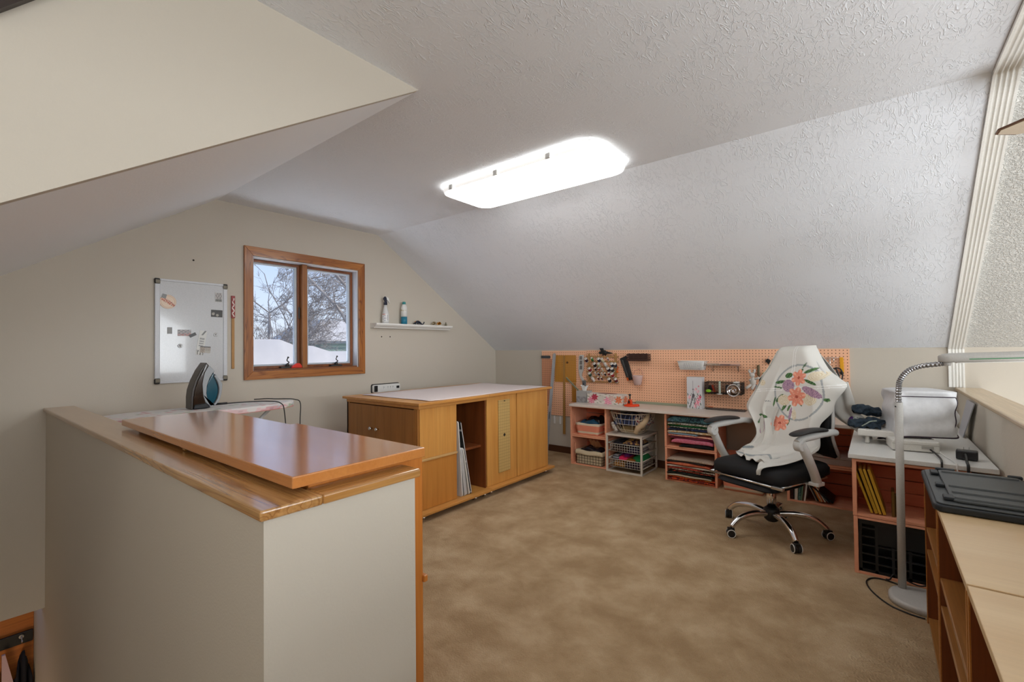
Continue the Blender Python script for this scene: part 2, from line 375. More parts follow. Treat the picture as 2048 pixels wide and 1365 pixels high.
# great room beyond the half wall
MB().prism([(.15, 1.196 - .098), (0, 1.196), (-5.0, 1.196 + 5 * .6525), (-6.8, 3.28), (-6.8, 3.5), (-5.0, 4.7), (.15, 1.34)], 'X', 4.398, 9.1).build('ceiling', POP, kind='structure', origin=False)
G = MB()
for (y0, z0, y1, z1) in ((-6.8, -2.6, 0, .05), (-6.8, .05, -3.8, 2.5), (-.8, .05, 0, 3.5), (-3.8, 2.25, -.8, 2.5), (-3.1, 2.5, 0, 4.6), (-6.8, 2.5, -5.5, 4.6), (-5.5, 3.35, -3.1, 4.6)): G.box(9.0, y0, z0, 9.1, y1, z1)
G.box(9.14, -6.8, -2.6, 9.2, 0, 4.6); G.build('wall_right', PAINT, kind='structure', origin=False)  # outer slab: unseen, added behind the windows to keep the sun out
MB().box(9.0, -3.8, .05, 9.06, -3.72, 2.25).box(9.0, -.88, .05, 9.06, -.8, 2.25).box(9.0, -2.34, .05, 9.06, -2.26, 2.25).box(9.0, -3.8, 1.16, 9.06, -.8, 1.24).box(9.0, -3.8, .05, 9.06, -.8, .12).box(9.0, -3.8, 2.18, 9.06, -.8, 2.25).build('window_2', TRIM, kind='structure', origin=False)
MB().box(-.6, -6.8, -2.75, 9.1, .15, -2.6).build('floor', CARPET, kind='structure', origin=False)
MB().box(4.3135, -6.8, zc, 4.3975, kr - .002, 4.5).build('wall_header', PAINT, kind='structure', origin=False)
# half wall towards the great room
MB().box(4.36, -6.8, -.3, 4.47, -.001, .884).build('wall_half_right', wallpaint('light_half_wall_paint', srgb(212, 205, 192), .25, 160), kind='structure', origin=False)
OAKPALE = wood('pale_oak', srgb(222, 198, 162), srgb(200, 170, 130), 'Y', .3, coat=.3)
MB().box(4.345, -6.8, .885, 4.487, -.017, .908).build('trim_2', OAKPALE, kind='structure', origin=False, bevel=.006)
# fluted casing round the opening
def flute_profile():
    w_, out = .085, []
    N = 60
    for i in range(N + 1):
        u = i / N; x = u * w_; d = .016
        for k in range(4):
            c_ = .017 + k * .017
            if abs(x - c_) < .0058: d -= .008 * math.sqrt(max(0, 1 - ((x - c_) / .0058) ** 2))
        out.append((x, d))
    return out
def sweep(path, norms, mat, name):
    mb = MB(); pr = flute_profile(); n_ = len(pr)
    vs = []
    for (y, z), (ny_, nz_) in zip(path, norms):
        for x, d in pr: vs.append((4.313 + x, y + ny_ * d, z + nz_ * d))
        for x in (.085, 0): vs.append((4.313 + x, y, z))
    n_ += 2; fs = []
    for i in range(len(path) - 1):
        for j in range(n_): fs.append((i * n_ + j, i * n_ + (j + 1) % n_, (i + 1) * n_ + (j + 1) % n_, (i + 1) * n_ + j))
    fs += [tuple(range(n_)), tuple(range((len(path) - 1) * n_, len(path) * n_))[::-1]]
    mb.add(vs, fs); return mb.build(name, mat, kind='structure', origin=False)
a_ = math.atan(.6525); n1 = (-math.sin(a_), -math.cos(a_))
sweep([(-.001, .909), (-.001, 1.185)], [(-1, 0)] * 2, TRIM, 'trim_3')
t_ = math.tan(a_ / 2)
sweep([(0, 1.192), (kr, zc - .004)], [n1, (n1[0] + .0, n1[1])], TRIM, 'trim_4')
sweep([(kr, zc - .003), (-6.8, zc - .003)], [(.18, -1), (0, -1)], TRIM, 'trim_5')
# stair half wall
HW = MB().prism([(-.6, -4.155), (2.905, -4.155), (2.905, -3.757), (2.838, -3.757), (2.838, -4.04), (-.001, -4.04), (-.001, -4.06), (-.6, -4.06)], 'Z', -.3, .868)
HW = MB().box(0.001, -4.155, -2.6, 2.905, -4.04, .868).box(2.838, -4.04, 0, 2.905, -3.757, .868).box(-.6, -4.155, -2.6, .0005, -4.04, -.296)
HW.build('wall_stair_half', PAINT, kind='structure', origin=False)
OAKCAP = wood('oak_cap_board', srgb(206, 160, 102), srgb(168, 118, 64), 'X', .22, coat=.6, figure=.55)
MB().prism([(.001, -4.167), (2.917, -4.167), (2.917, -4.03), (.001, -4.03)], 'Z', .869, .892).build('trim_1', OAKCAP, kind='structure', origin=False, bevel=.005, bseg=3)
MB().prism([(2.834, -4.0295), (2.917, -4.0295), (2.917, -3.745), (2.834, -3.745)], 'Z', .869, .892).build('trim_6', wood('oak_cap_end', srgb(200, 150, 88), srgb(166, 112, 56), 'Y', .22, coat=.6, figure=.4), kind='structure', origin=False, bevel=.005, bseg=3)
BASEB = wood('brown_baseboard', srgb(92, 56, 34), srgb(70, 40, 24), 'X', .4)
MB().box(.001, -.014, .001, 4.359, -.001, .075).build('baseboard_back', BASEB, kind='structure', origin=False)
MB().box(.001, -4.03, .001, .013, -.016, .075).build('baseboard_left', BASEB, kind='structure', origin=False)
# ------------------------------------------------ window
OAK = wood('oak_window_casing_v', srgb(190, 122, 58), srgb(140, 80, 30), 'Z', .35, coat=.2, figure=.8)
OAKH = wood('oak_window_casing_h', srgb(194, 126, 60), srgb(142, 82, 32), 'Y', .35, coat=.2, figure=.8)
DOAK = wood('dark_oak_sash', srgb(142, 82, 40), srgb(104, 56, 24), 'Z', .35)
MOAK = wood('mid_oak_mullion', srgb(170, 112, 58), srgb(140, 86, 40), 'Z', .35)
LINER = plain('white_window_liner', srgb(206, 208, 212), .3)
wn = thing('window_1', None, None, (0, -2.514, .99), kind='structure')
Y0, Y1, Z0, Z1 = -3.058, -1.970, .991, 2.056
cs = MB()
MB().prism([(Y0, Z0), (oy0, oz0), (oy0, oz1), (Y0, Z1)], 'X', .001, .02).build('casing', OAK, wn, bevel=.002)
MB().prism([(Y1, Z0), (oy1, oz0), (oy1, oz1), (Y1, Z1)], 'X', .001, .02).build('casing', OAK, wn, bevel=.002)
MB().prism([(Y0, Z1), (oy0, oz1), (oy1, oz1), (Y1, Z1)], 'X', .001, .02).build('casing', OAKH, wn, bevel=.002)
MB().prism([(Y0, Z0), (oy0, oz0), (oy1, oz0), (Y1, Z0)], 'X', .001, .02).build('casing', OAKH, wn, bevel=.002)
j = MB().box(-.149, oy0 + .001, oz0 + .001, -.001, oy0 + .01, oz1 - .001).box(-.149, oy1 - .01, oz0 + .001, -.001, oy1 - .001, oz1 - .001).box(-.149, oy0 + .01, oz1 - .01, -.001, oy1 - .01, oz1 - .001)
j.build('jamb', LINER, wn, split=True)
MB().box(-.149, oy0 + .01, oz0 + .001, -.001, oy1 - .01, oz0 + .012).build('sill', wood('oak_sill', srgb(150, 92, 44), srgb(112, 62, 28), 'Y', .35), wn)
MB().box(-.13, -2.566, oz0 + .012, -.03, -2.522, oz1 - .01).build('mullion', MOAK, wn, bevel=.002)
GLASS = plain('window_glass', (1, 1, 1), 0, trans=1, ior=1.02, spec=.3)
for (a, c, hy) in ((oy0 + .011, -2.567, -2.70), (-2.521, oy1 - .011, -2.245)):
    z0, z1 = oz0 + .013, oz1 - .011; t = .022; tt = .036
    s_ = MB().box(-.12, a, z0, -.075, a + t, z1).box(-.12, c - t, z0, -.075, c, z1).box(-.12, a + t, z0, -.075, c - t, z0 + t).box(-.12, a + t, z1 - t, -.075, c - t, z1)
    sash = s_.build('sash', DOAK, wn, bevel=.002)
    g0 = MB().box(-.118, a + t, z0 + t, -.088, a + tt, z1 - t).box(-.118, c - tt - .006, z0 + t, -.088, c - t, z1 - t).box(-.118, a + tt, z0 + t, -.088, c - tt, z0 + tt).box(-.118, a + tt, z1 - tt, -.088, c - tt, z1 - t)
    g0.build('glazing_bead', plain('grey_bead', srgb(188, 196, 204), .4), sash, bevel=.002)
    MB().box(-.106, a + tt, z0 + tt, -.102, c - tt, z1 - tt).build('pane', GLASS, sash)
    # crank operator
    k = MB().box(-.07, hy - .05, oz0 + .0135, -.03, hy + .06, oz0 + .028)
    k.lathe([(.017, 0), (.015, .018), (.008, .024)], (-.05, hy + .01, oz0 + .028), 12)
    k.tube(smooth([(-.05, hy + .01, oz0 + .05), (-.04, hy + .02, oz0 + .062), (-.035, hy, oz0 + .078), (-.035, hy + .008, oz0 + .10)], 4), .0045, 8).ball((-.035, hy + .01, oz0 + .104), .008)
    k.build('crank_handle', plain('dark_bronze', (.06, .055, .05), .4, .6), wn)
MB().box(-.074, -2.583, 1.50, -.062, -2.571, 1.60).build('sash_lock', plain('dark_bronze', (.06, .055, .05), .4, .6), wn, bevel=.003)
RED = plain('red_plastic', srgb(214, 48, 28), .4)
MB().prism(smooth([(-2.675, 0), (-2.655, .018), (-2.62, .038), (-2.60, .036), (-2.582, .014), (-2.58, 0)], 3) and [(p[0], p[1] + oz0 + .0135) for p in [(-2.675, 0), (-2.66, .02), (-2.63, .04), (-2.60, .038), (-2.583, .016), (-2.581, 0)]], 'X', -.028, -.005).build('window_tool', RED, None, 'small bright red wedge-shaped piece lying on the window sill', 'tool', bevel=.004)
# nail holes in the plaster
DARK = plain('dark_hole', (.02, .015, .012), .9)
for (y, z, lb) in ((-3.397, 1.889, 'small dark nail hole in wall above the whiteboard'), (-1.768, 1.351, 'left of two small nail holes under the white wall shelf'), (-1.665, 1.352, 'right of two small nail holes under the white wall shelf')):
    MB().lathe([(.0065, 0), (.0065, .002)], (0, 0, 0), 10, T=Matrix.Translation((.0008, y, z)) @ Matrix.Rotation(R(90), 4, 'Y')).build('nail_hole', DARK, None, lb, 'hole', group='nail holes in the left wall')
# ------------------------------------------------ outside
SNOW = plain('snow', srgb(212, 206, 200), .8, bump=.3, bscale=3)
m1 = MB()
def snowz(x, y):
    z = 1.385 if y < -1.3 else (1.385 - (y + 1.3) / .25 * .095 if y < -1.05 else 1.29)
    if y > -.78: z = 1.29 - min(1, (y + .78) / .3) ** 1.0 * .09
    return z
m1.grid(lambda u, v: (-6.5 + 3.6 * u, -4.5 + 8 * v, snowz(0, (-4.5 + 8 * v) * 1.0) + (.0 if u > 0 and u < 1 else -.9) - .02 * (1 - u) + .01 * math.sin(9 * v + 5 * u)), 12, 150)
m1.build('snow_drift', SNOW, None, 'long smooth snow bank on the lower roof outside window', 'snow')
BARK = wood('pale_bark', srgb(196, 188, 180), srgb(150, 140, 134), 'Z', .8)
def tree(name, base, h, seed, spread, label, levels=5, r0=.06, lean=(0, 0), twig=1.0):
    rnd = random.Random(seed); t = thing(name, label, 'tree', base, group='bare trees outside the window'); trunk = MB(); br = MB()
    def grow(mb, p, d, L, r, lev):
        n_ = 4; pts = [p.copy()]; rs = [r]
        for i in range(n_):
            d = (d + Vector((rnd.gauss(0, .13), rnd.gauss(0, .13), rnd.gauss(0, .08) + .03))).normalized(); p = p + d * L / n_; pts.append(p.copy()); rs.append(r * (1 - .38 * (i + 1) / n_))
        mb.tube(pts, rs, 6 if lev < 2 else 3)
        if lev >= levels: return
        for _ in range(rnd.choice((4, 5)) if lev else 11):
            k = rnd.uniform(.25 if lev else .35, 1); q = pts[min(n_, int(k * n_ + .5))]
            a = Vector((rnd.gauss(0, 1), rnd.gauss(0, 1), rnd.gauss(0, .5))); a = (a - d * a.dot(d)).normalized()
            nd = (d * rnd.uniform(.5, .9) + a * spread * rnd.uniform(.6, 1.1)).normalized(); grow(br, q, nd, L * rnd.uniform(.36, .62), max(.005, rs[int(k * n_)] * (.42 if lev == 0 else .6)), lev + 1)
    grow(trunk, Vector(base), Vector((lean[0], lean[1], 1)).normalized(), h, r0, 0)
    trunk.build('trunk', BARK, t); br.build('branches', BARK, t); return t
tree('bare_tree', (-10.5, 1.25, -2.6), 5.0, 4, .8, 'bare leafless tree seen through the left window pane', 5, .06)
tree('bare_tree', (-11.5, 2.1, -2.6), 4.6, 9, .7, 'slender bare tree behind the window mullion', 5, .06)
tree('bare_tree', (-9.5, -.9, -2.6), 4.8, 12, .9, 'bare tree at the left edge of the left pane', 5, .05)
bt = thing('bare_tree', 'bare tree whose thick pale limbs cross the right window pane', 'tree', (-7.2, 4.6, -2.6), group='bare trees outside the window')
P1 = [(-7.2, 4.6, -2.6), (-7.3, 4.4, 0), (-7.9, 3.0, 1.75), (-8.0, 2.55, 2.4), (-8.33, 1.9, 3.2), (-8.6, 1.3, 4.0)]
P2 = [(-7.3, 4.4, 0), (-7.5, 4.0, 1.7), (-7.8, 3.0, 2.75), (-8.06, 2.3, 3.6), (-8.3, 1.8, 4.6)]
lm = MB().tube(smooth(P1, 5), [.075 - .002 * i for i in range(26)], 8).tube(smooth(P2, 5), [.065 - .002 * i for i in range(21)], 8); lm.build('limbs', BARK, bt)
rnd = random.Random(3); tw = MB()
def twig(p, d, L, r, lev):
    pts = [p]; 
    for i in range(4): d = (d + Vector((rnd.gauss(0, .2), rnd.gauss(0, .2), rnd.gauss(0, .15)))).normalized(); p = p + d * L / 4; pts.append(p)
    tw.tube(pts, [r, r * .8, r * .65, r * .5, r * .35], 3)
    if lev < 3:
        for _ in range(3): twig(pts[rnd.choice((1, 2, 3, 4))], (d + Vector((rnd.gauss(0, .7), rnd.gauss(0, .7), rnd.gauss(0, .7)))).normalized(), L * .6, r * .6, lev + 1)
for P in (P1, P2):
    q = smooth(P, 5)
    for i in range(9, len(q), 1): twig(q[i], Vector((rnd.gauss(0, 1), rnd.gauss(0, 1), rnd.uniform(-.2, 1))).normalized(), rnd.uniform(.5, 1.1), .02, 0)
tw.build('twigs', BARK, bt)
for i, (x, y, hh) in enumerate(((-13, 1.6, 3.6), (-13.4, 2.6, 3.3), (-13, .4, 3.7))):
    lb = ['low twiggy shrub behind the snow in left pane centre', 'low twiggy shrub beside the snowy roofed house', 'low twiggy shrub at far left of the left pane', 'twiggy shrub partly behind the snowy roof'][i]
    rr_ = random.Random(40 + i); tt_ = MB()
    for k in range(150):
        p = Vector((x + rr_.gauss(0, .5), y + rr_.gauss(0, .45), -2.6)); q = p + Vector((rr_.gauss(0, .7), rr_.gauss(0, .7), hh + rr_.gauss(0, .5) + .45)); mid = (p + q) / 2 + Vector((rr_.gauss(0, .12), rr_.gauss(0, .12), 0))
        tt_.tube([p, mid, q], [.014, .01, .004], 3)
        tt_.tube([mid, mid + Vector((rr_.gauss(0, .5), rr_.gauss(0, .5), 1.5))], [.009, .003], 3)
    tt_.build('bare_shrub', BARK, None, lb, 'shrub', group='bare shrubs outside the window')
ho = thing('house', 'pale green house with snow covered hip roof, seen through right pane', 'house', (-15.5, 7, -2.6))
MB().box(-18.5, 6.1, -2.6, -15.3, 9.5, 1.62).build('wall', plain('green_siding', srgb(150, 170, 158), .7), ho)
MB().add([(-15.0, 5.3, 1.62), (-15.0, 10.2, 1.62), (-19, 10.2, 1.62), (-19, 5.3, 1.62), (-15.9, 6.5, 2.62), (-15.9, 9, 2.62), (-18, 9, 2.62), (-18, 6.5, 2.62)],
    [(0, 1, 5, 4), (1, 2, 6, 5), (2, 3, 7, 6), (3, 0, 4, 7), (4, 5, 6, 7), (3, 2, 1, 0)]).build('roof', SNOW, ho, bevel=.05)
MB().box(-15.02, 5.3, 1.52, -14.96, 10.2, 1.615).build('fascia', plain('grey_fascia', srgb(110, 118, 122), .6), ho)
MB().box(-60, -60, -2.7, -1, 60, -2.61).build('snow_field', SNOW, None, 'snow covered ground far below outside the window', 'snow')
# ------------------------------------------------ stair bottom corner: closet wall, rail, clothes
CW = wood('orange_closet_wood', srgb(190, 112, 40), srgb(160, 88, 28), 'Y', .45)
MB().box(-.52, -5.14, -2.6, -.45, -4.156, -.28).build('closet_panel', CW, None, 'orange-brown wooden panel under the stair wall, bottom left corner', 'panel')
rl = thing('coat_rail', 'black rail with small metal hook on orange wood, bottom left', 'rail', (-.44, -4.6, -.65))
MB().box(-.449, -5.1, -.648, -.43, -4.16, -.577).build('rail', BLACK, rl, bevel=.003)
MB().tube(smooth([(-.428, -4.213, -.6), (-.41, -4.213, -.6), (-.395, -4.213, -.625), (-.385, -4.213, -.61)], 4), .004, 8).lathe([(.012, 0), (.012, .003)], (0, 0, 0), 12, T=Matrix.Translation((-.43, -4.213, -.6)) @ Matrix.Rotation(R(90), 4, 'Y')).build('hook', STEEL, rl)
def garment(y0, y1, mat, lb):
    MB().grid(lambda u, v: (-.40 + .03 * math.sin(u * 14), y0 + (y1 - y0) * (u + (1 - v) * .3 * (u - .5)) , -1.5 + .83 * v - .18 * abs(2 * u - 1) * v), 24, 8).build('hanging_garment', mat, None, lb, 'clothing', solid=.01, group='garments on the black rail')
garment(-4.62, -4.30, print_cloth('garment_dark', [srgb(22, 18, 30), srgb(60, 40, 90), srgb(30, 90, 80)], 20), 'dark patterned garment hanging from black rail at picture edge')
garment(-4.245, -4.17, plain('garment_navy', srgb(24, 24, 34), .9), 'very dark garment hanging beside the stair wall edge')
MB().prism([(-4.30, -.66), (-4.285, -.66), (-4.24, -.9), (-4.26, -1.3), (-4.3, -1.3)], 'X', -.40, -.38).build('hanging_garment', plain('garment_pink', srgb(196, 168, 176), .9), None, 'pale pink garment edge hanging under black rail', 'clothing', group='garments on the black rail')
# ================================================================ CEILING LIGHT
fx = thing('ceiling_light', 'long rounded fluorescent light glowing white on the ceiling', 'light', (2.105, -2.117, 2.30))
MB().prism(rr(1.50, -2.36, 2.71, -1.875, .09, 6), 'Z', 2.352, 2.371).build('base_tray', WHITE, fx)
m, n, l, b = nodes('lit_diffuser'); b.inputs['Emission Color'].default_value = (1, .985, .955, 1); b.inputs['Emission Strength'].default_value = 6.6; b.inputs['Base Color'].default_value = (.9, .9, .9, 1)
D = MB(); prof = [(0, 2.351), (0, 2.335), (.008, 2.322), (.03, 2.312), (.07, 2.307)]
rings = [[(x, y, z) for x, y in rr(1.49 + i, -2.37 + i, 2.72 - i, -1.865 - i, .11 - i * .8, 8)] for i, z in prof]; N = len(rings[0])
D.add([p for r_ in rings[2:] for p in r_], [(i * N + j, (i + 1) * N + j, (i + 1) * N + (j + 1) % N, i * N + (j + 1) % N) for i in range(2) for j in range(N)] + [tuple(range(2 * N, 3 * N))[::-1]], True)
D.build('diffuser', m, fx)
D = MB(); D.add([p for r_ in rings[:3] for p in r_], [(i * N + j, (i + 1) * N + j, (i + 1) * N + (j + 1) % N, i * N + (j + 1) % N) for i in range(2) for j in range(N)], True)
D.build('diffuser_rim', plain('glowing_rim', (.9, .9, .9), .4, emit=((1, .985, .955), .55)), fx)
for x in (1.62, 2.02, 2.42): MB().box(x, -2.382, 2.318, x + .03, -2.3705, 2.35).build('clip', WHITE, fx, bevel=.002)
for y, z in (((0, 0), (0, 0)),): pass
# ceiling fan in the great room
fanm = plain('fan_blade_maple', srgb(205, 190, 170), .4); fane = plain('fan_blade_edge', srgb(96, 62, 38), .4)
cf = thing('ceiling_fan', 'pale ceiling fan blade tip entering at upper right edge', 'fan', (4.87, -2.09, 2.08))
for k in range(5):
    a = math.atan2(.213, -.566) + k * 2 * math.pi / 5
    T = Matrix.Translation((4.87, -2.09, 2.08)) @ Matrix.Rotation(a, 4, 'Z') @ Matrix.Rotation(R(8), 4, 'X')
    pts = [(.14, -.035), (.3, -.06), (.5, -.068), (.56, -.05), (.605, 0), (.59, .03), (.5, .065), (.3, .06), (.14, .035)]
    bl = MB().prism(pts, 'Z', -.002, .005, T=T).build('blade', fane, cf)
    MB().prism([(p[0] * .985, p[1] * .93) for p in pts], 'Z', -.0045, -.0022, T=T).build('blade_underside', fanm, bl)
MB().lathe([(.03, -.07), (.09, -.06), (.12, -.02), (.12, .03), (.07, .09), (.02, .1)], (4.87, -2.09, 2.1)).build('motor', WHITE, cf)
MB().lathe([(.012, .1), (.012, .38)], (4.87, -2.09, 2.1), 10).build('downrod', WHITE, cf)
MB().add([(2.3345, -4.50, 1.995), (2.3345, -4.30, 2.225), (2.3345, -4.33, 2.25), (2.3345, -4.56, 1.99), (2.36, -4.50, 1.995), (2.36, -4.30, 2.225), (2.36, -4.33, 2.25), (2.36, -4.56, 1.99)],
    [(0, 1, 2, 3), (7, 6, 5, 4), (0, 4, 5, 1), (1, 5, 6, 2), (2, 6, 7, 3), (3, 7, 4, 0)]).build('wooden_strip', wood('dark_walnut', srgb(46, 28, 18), srgb(30, 18, 12), 'Y', .4), None, 'dark brown wooden strip at the top left picture corner', 'trim')
# ================================================================ SEWING CABINET behind the stair wall
HONEY = wood('honey_laminate', srgb(204, 136, 72), srgb(188, 118, 56), 'X', .22, grain=.3, coat=.8)
HONEYV = wood('honey_laminate_v', srgb(204, 128, 58), srgb(184, 108, 42), 'Z', .3, grain=.5, coat=.2)
sc_ = thing('sewing_cabinet', 'glossy honey-orange cabinet with opened top behind the stair half wall', 'cabinet', (2.1, -3.85, 0))
MB().box(1.38, -4.02, .002, 2.83, -3.665, .902).build('body', HONEYV, sc_, bevel=.003)
MB().box(1.375, -3.67, .525, 2.84, -3.655, .545).build('moulding', HONEYV, sc_, bevel=.003)
MB().box(1.345, -4.072, .904, 2.102, -3.70, .929).build('top_leaf', HONEY, sc_, bevel=.003)
MB().box(2.105, -4.074, .904, 2.862, -3.682, .932).build('top_leaf', HONEY, sc_, bevel=.003)
MB().box(2.10, -4.066, .8955, 2.125, -4.04, .9035).build('hinge', plain('brass', srgb(190, 150, 70), .3, 1), sc_)
# ================================================================ IRONING BOARD + IRON
ROSE = [srgb(216, 172, 176), srgb(226, 196, 198), srgb(172, 186, 160), srgb(206, 210, 214)]
def floral(u, v, base=srgb(222, 219, 216), seed=1, cols=ROSE, den=26, size=.045, asp=1):
    rnd = random.Random(seed); c = base
    for _ in range(den):
        cx, cy, s_, k = rnd.random(), rnd.random(), size * rnd.uniform(.6, 1.4), rnd.randrange(len(cols))
        d = math.hypot((u - cx) * asp, v - cy)
        if d < s_ * (1 + .25 * math.sin(5 * math.atan2(v - cy, (u - cx) * asp))): c = cols[k] if d > s_ * .35 else tuple(x * .8 for x in cols[k])
    return c
ib = thing('ironing_board', 'ironing board with pale floral cover behind the orange cabinet', 'ironing board', (.62, -3.55, 0))
def ibw(t): return .175 * min(1, max(0, (1 - abs(t) ** 7)) ** .5) * (1 if t < .1 else 1 - .45 * ((t - .1) / .9) ** 1.6)
def ibp(u, v):
    t = 2 * u - 1; w_ = ibw(t) if abs(t) < 1 else 0; return (.62 - .03 * t * 0 + w_ * math.cos(math.pi * v), -3.50 + .525 * t, .856 + .012 * math.sin(math.pi * v) ** .3)
cover = MB().grid(ibp, 120, 30, col=lambda u, v: floral(u, v, seed=7, den=110, size=.032, asp=2.6), flip=True)
cover.grid(lambda u, v: (ibp(u, 0 if v < 1 else 0)[0] + .004, ibp(u, 0)[1], .858 - .03 * v), 120, 4, col=lambda u, v: floral(u, .02 + v * .1, seed=7, den=120, size=.04) if v < .85 else srgb(186, 110, 90), flip=True)
cover.grid(lambda u, v: (ibp(u, 1)[0] - .004, ibp(u, 1)[1], .858 - .03 * v), 120, 4, col=lambda u, v: srgb(222, 219, 216) if v < .75 else srgb(196, 84, 60))
cover.build('cover', painted('ironing_cover_cloth'), ib)
MB().prism([(.62 + ibw(t / 20 - 1) * .97, -3.50 + .52 * (t / 20 - 1)) for t in range(41)] + [(.62 - ibw(t / 20 - 1) * .97, -3.50 + .52 * (t / 20 - 1)) for t in range(39, 0, -1)], 'Z', .832, .853).build('board', plain('grey_mesh_board', srgb(150, 150, 152), .6), ib)
for s_ in (-1, 1):
    MB().tube([(.62 + .02 * s_, -3.53 - .42 * s_, .83), (.62 + .02 * s_, -3.53 + .42 * s_, .03)], .011, 8).tube([(.46, -3.53 + .42 * s_, .022), (.78, -3.53 + .42 * s_, .022)], .011, 8).build('leg', WHITE, ib)
ir = thing('steam_iron', 'black and teal steam iron standing on its heel', 'iron', (.62, -3.52, .872))
ic = lambda P: [(-3.612 + (x - 75) * .00030, .869 + (965 - y) * .000325) for x, y in P]
ISH = plain('iron_grey_shell', srgb(150, 154, 158), .3); ITE = plain('iron_teal', srgb(10, 74, 92), .15, coat=.6); IDK = plain('iron_dark', srgb(20, 20, 24), .3); IBR = plain('iron_smoke_tank', srgb(42, 26, 14), .12, coat=.5)
def ip(name, P, hw, mat, parent=ir, bev=.006): return MB().prism(ic(P), 'X', .62 - hw, .62 + hw).build(name, mat, parent, bevel=bev, bseg=3)
ip('soleplate', [(340, 95), (240, 240), (150, 430), (95, 600), (78, 740), (78, 960), (110, 960), (118, 760), (140, 610), (190, 440), (275, 260), (362, 108)], .05, plain('dark_soleplate', srgb(66, 62, 60), .35, .4))
ip('water_tank', [(352, 104), (402, 150), (315, 300), (285, 500), (300, 720), (350, 880), (420, 945), (112, 960), (120, 770), (142, 612), (192, 445), (277, 265)], .046, IBR)
ip('heel', [(112, 963), (330, 963), (420, 948), (340, 860), (130, 880)], .054, IDK)
ip('shell', [(400, 150), (430, 168), (480, 220), (520, 270), (480, 300), (420, 400), (372, 540), (362, 680), (385, 800), (440, 905), (470, 912), (520, 880), (565, 800), (592, 690), (597, 600), (570, 480), (520, 390), (500, 375), (530, 330), (620, 450), (662, 520), (655, 600), (640, 720), (600, 850), (520, 930), (430, 935), (330, 840), (285, 700), (276, 560), (290, 430), (330, 280)], .036, ISH)
ip('handle_grip', [(532, 318), (560, 345), (628, 455), (585, 462), (545, 400), (515, 360)], .024, IDK)
ip('handle_grip', [(648, 600), (640, 720), (600, 845), (560, 880), (550, 860), (598, 740), (612, 620)], .026, IDK)
ip('steam_button', [(600, 480), (630, 478), (665, 520), (658, 585), (622, 585)], .016, ITE)
ip('inner_tank', [(505, 288), (470, 350), (400, 480), (370, 600), (368, 700), (392, 810), (445, 902), (470, 905), (520, 860), (560, 780), (585, 680), (580, 560), (545, 450), (505, 375)], .026, ITE)
cord = smooth([(.635, -3.455, .885), (.66, -3.40, .888), (.68, -3.30, .888), (.73, -3.20, .886), (.795, -3.14, .872), (.81, -3.12, .80), (.81, -3.10, .5)], 6)
MB().tube([(.635, -3.47, .887), (.655, -3.41, .889)], .007, 8).tube(cord, .0035, 8).build('power_cord', BLACK, ir)
cord2 = smooth([(.44, -3.16, .8765), (.50, -3.10, .880), (.555, -3.06, .878), (.60, -3.00, .876), (.615, -2.955, .868), (.635, -2.925, .84), (.64, -2.93, .7), (.64, -2.93, .4)], 6)
MB().tube(cord2, .0035, 8).build('power_cord', BLACK, ir)
# ================================================================ WHITEBOARD
WBM = plain('whiteboard_surface', srgb(202, 204, 207), .10, coat=.3); ALU = plain('white_alu_frame', srgb(205, 207, 212), .35)
wb = thing('whiteboard', 'tall magnetic whiteboard with pale frame on the left wall', 'whiteboard', (.01, -3.405, 1.0))
MB().box(.004, -3.60, 1.014, .012, -3.205, 1.716).build('writing_surface', WBM, wb)
MB().box(.001, -3.63, 1.035, .018, -3.60, 1.695).box(.001, -3.205, 1.035, .018, -3.178, 1.695).build('side_rail', ALU, wb, bevel=.004, split=True)
MB().box(.001, -3.60, .999, .017, -3.205, 1.014).box(.001, -3.60, 1.716, .017, -3.205, 1.731).build('edge_rail', ALU, wb, bevel=.003, split=True)
for y0, y1 in ((-3.632, -3.60), (-3.207, -3.176)):
    for z0, z1 in ((.997, 1.034), (1.696, 1.733)):
        cpn = MB().box(.001, y0, z0, .02, y1, z1).build('corner_cap', BLACK, wb, bevel=.007, bseg=3)
        zz0, zz1 = (z0 + .012, z1 - .001) if z0 < 1.2 else (z0 + .001, z1 - .012); yy0, yy1 = (y0 + .006, y1) if y0 < -3.5 else (y0, y1 - .006)
        MB().box(.0202, yy0, zz0, .0215, yy1, zz1).build('cap_inset', plain('taupe_inset', srgb(128, 120, 104), .5), cpn)
# board map: crop pixel of the board -> wall metres
def wy(x): return -3.627 + (x - 75) * .000371
def wz(y, x=600): return 1.727 - (y - 60) * .000387 + 0 * x
def flat(name, poly, mat, lb, cat, x0=.0125, th=.002, grp='magnets and papers on the whiteboard', cols=None, hx=0):
    P = [(wy(x), 1.7305 - (y - (58 + (x - 75) * .082)) * (.00398 / 10.3) * (1 + (x - 75) * .00013)) for x, y in poly]
    return MB().prism(P, 'X', x0, x0 + th).build(name, mat, None, lb, cat, group=grp)
def picture(name, y0, y1, z0, z1, ang, fn, lb, cat, x=.0126, th=.0016, n_=26, grp='magnets and papers on the whiteboard', mat=None):
    c = ((y0 + y1) / 2, (z0 + z1) / 2); T = rot(ang, 'X', (0, c[0], c[1]))
    mb = MB().grid(lambda u, v: (x + th, y0 + (y1 - y0) * u, z0 + (z1 - z0) * v), n_, n_, col=fn, sm=False, T=T)
    mb.box(x, y0, z0, x + th * .9, y1, z1, T=T)
    for i in range((n_ + 1) ** 2, (n_ + 1) ** 2 + 8): mb.c[i] = (.7, .7, .68)
    return mb.build(name, mat or painted('photo_print', .3, 0), None, lb, cat, group=grp)
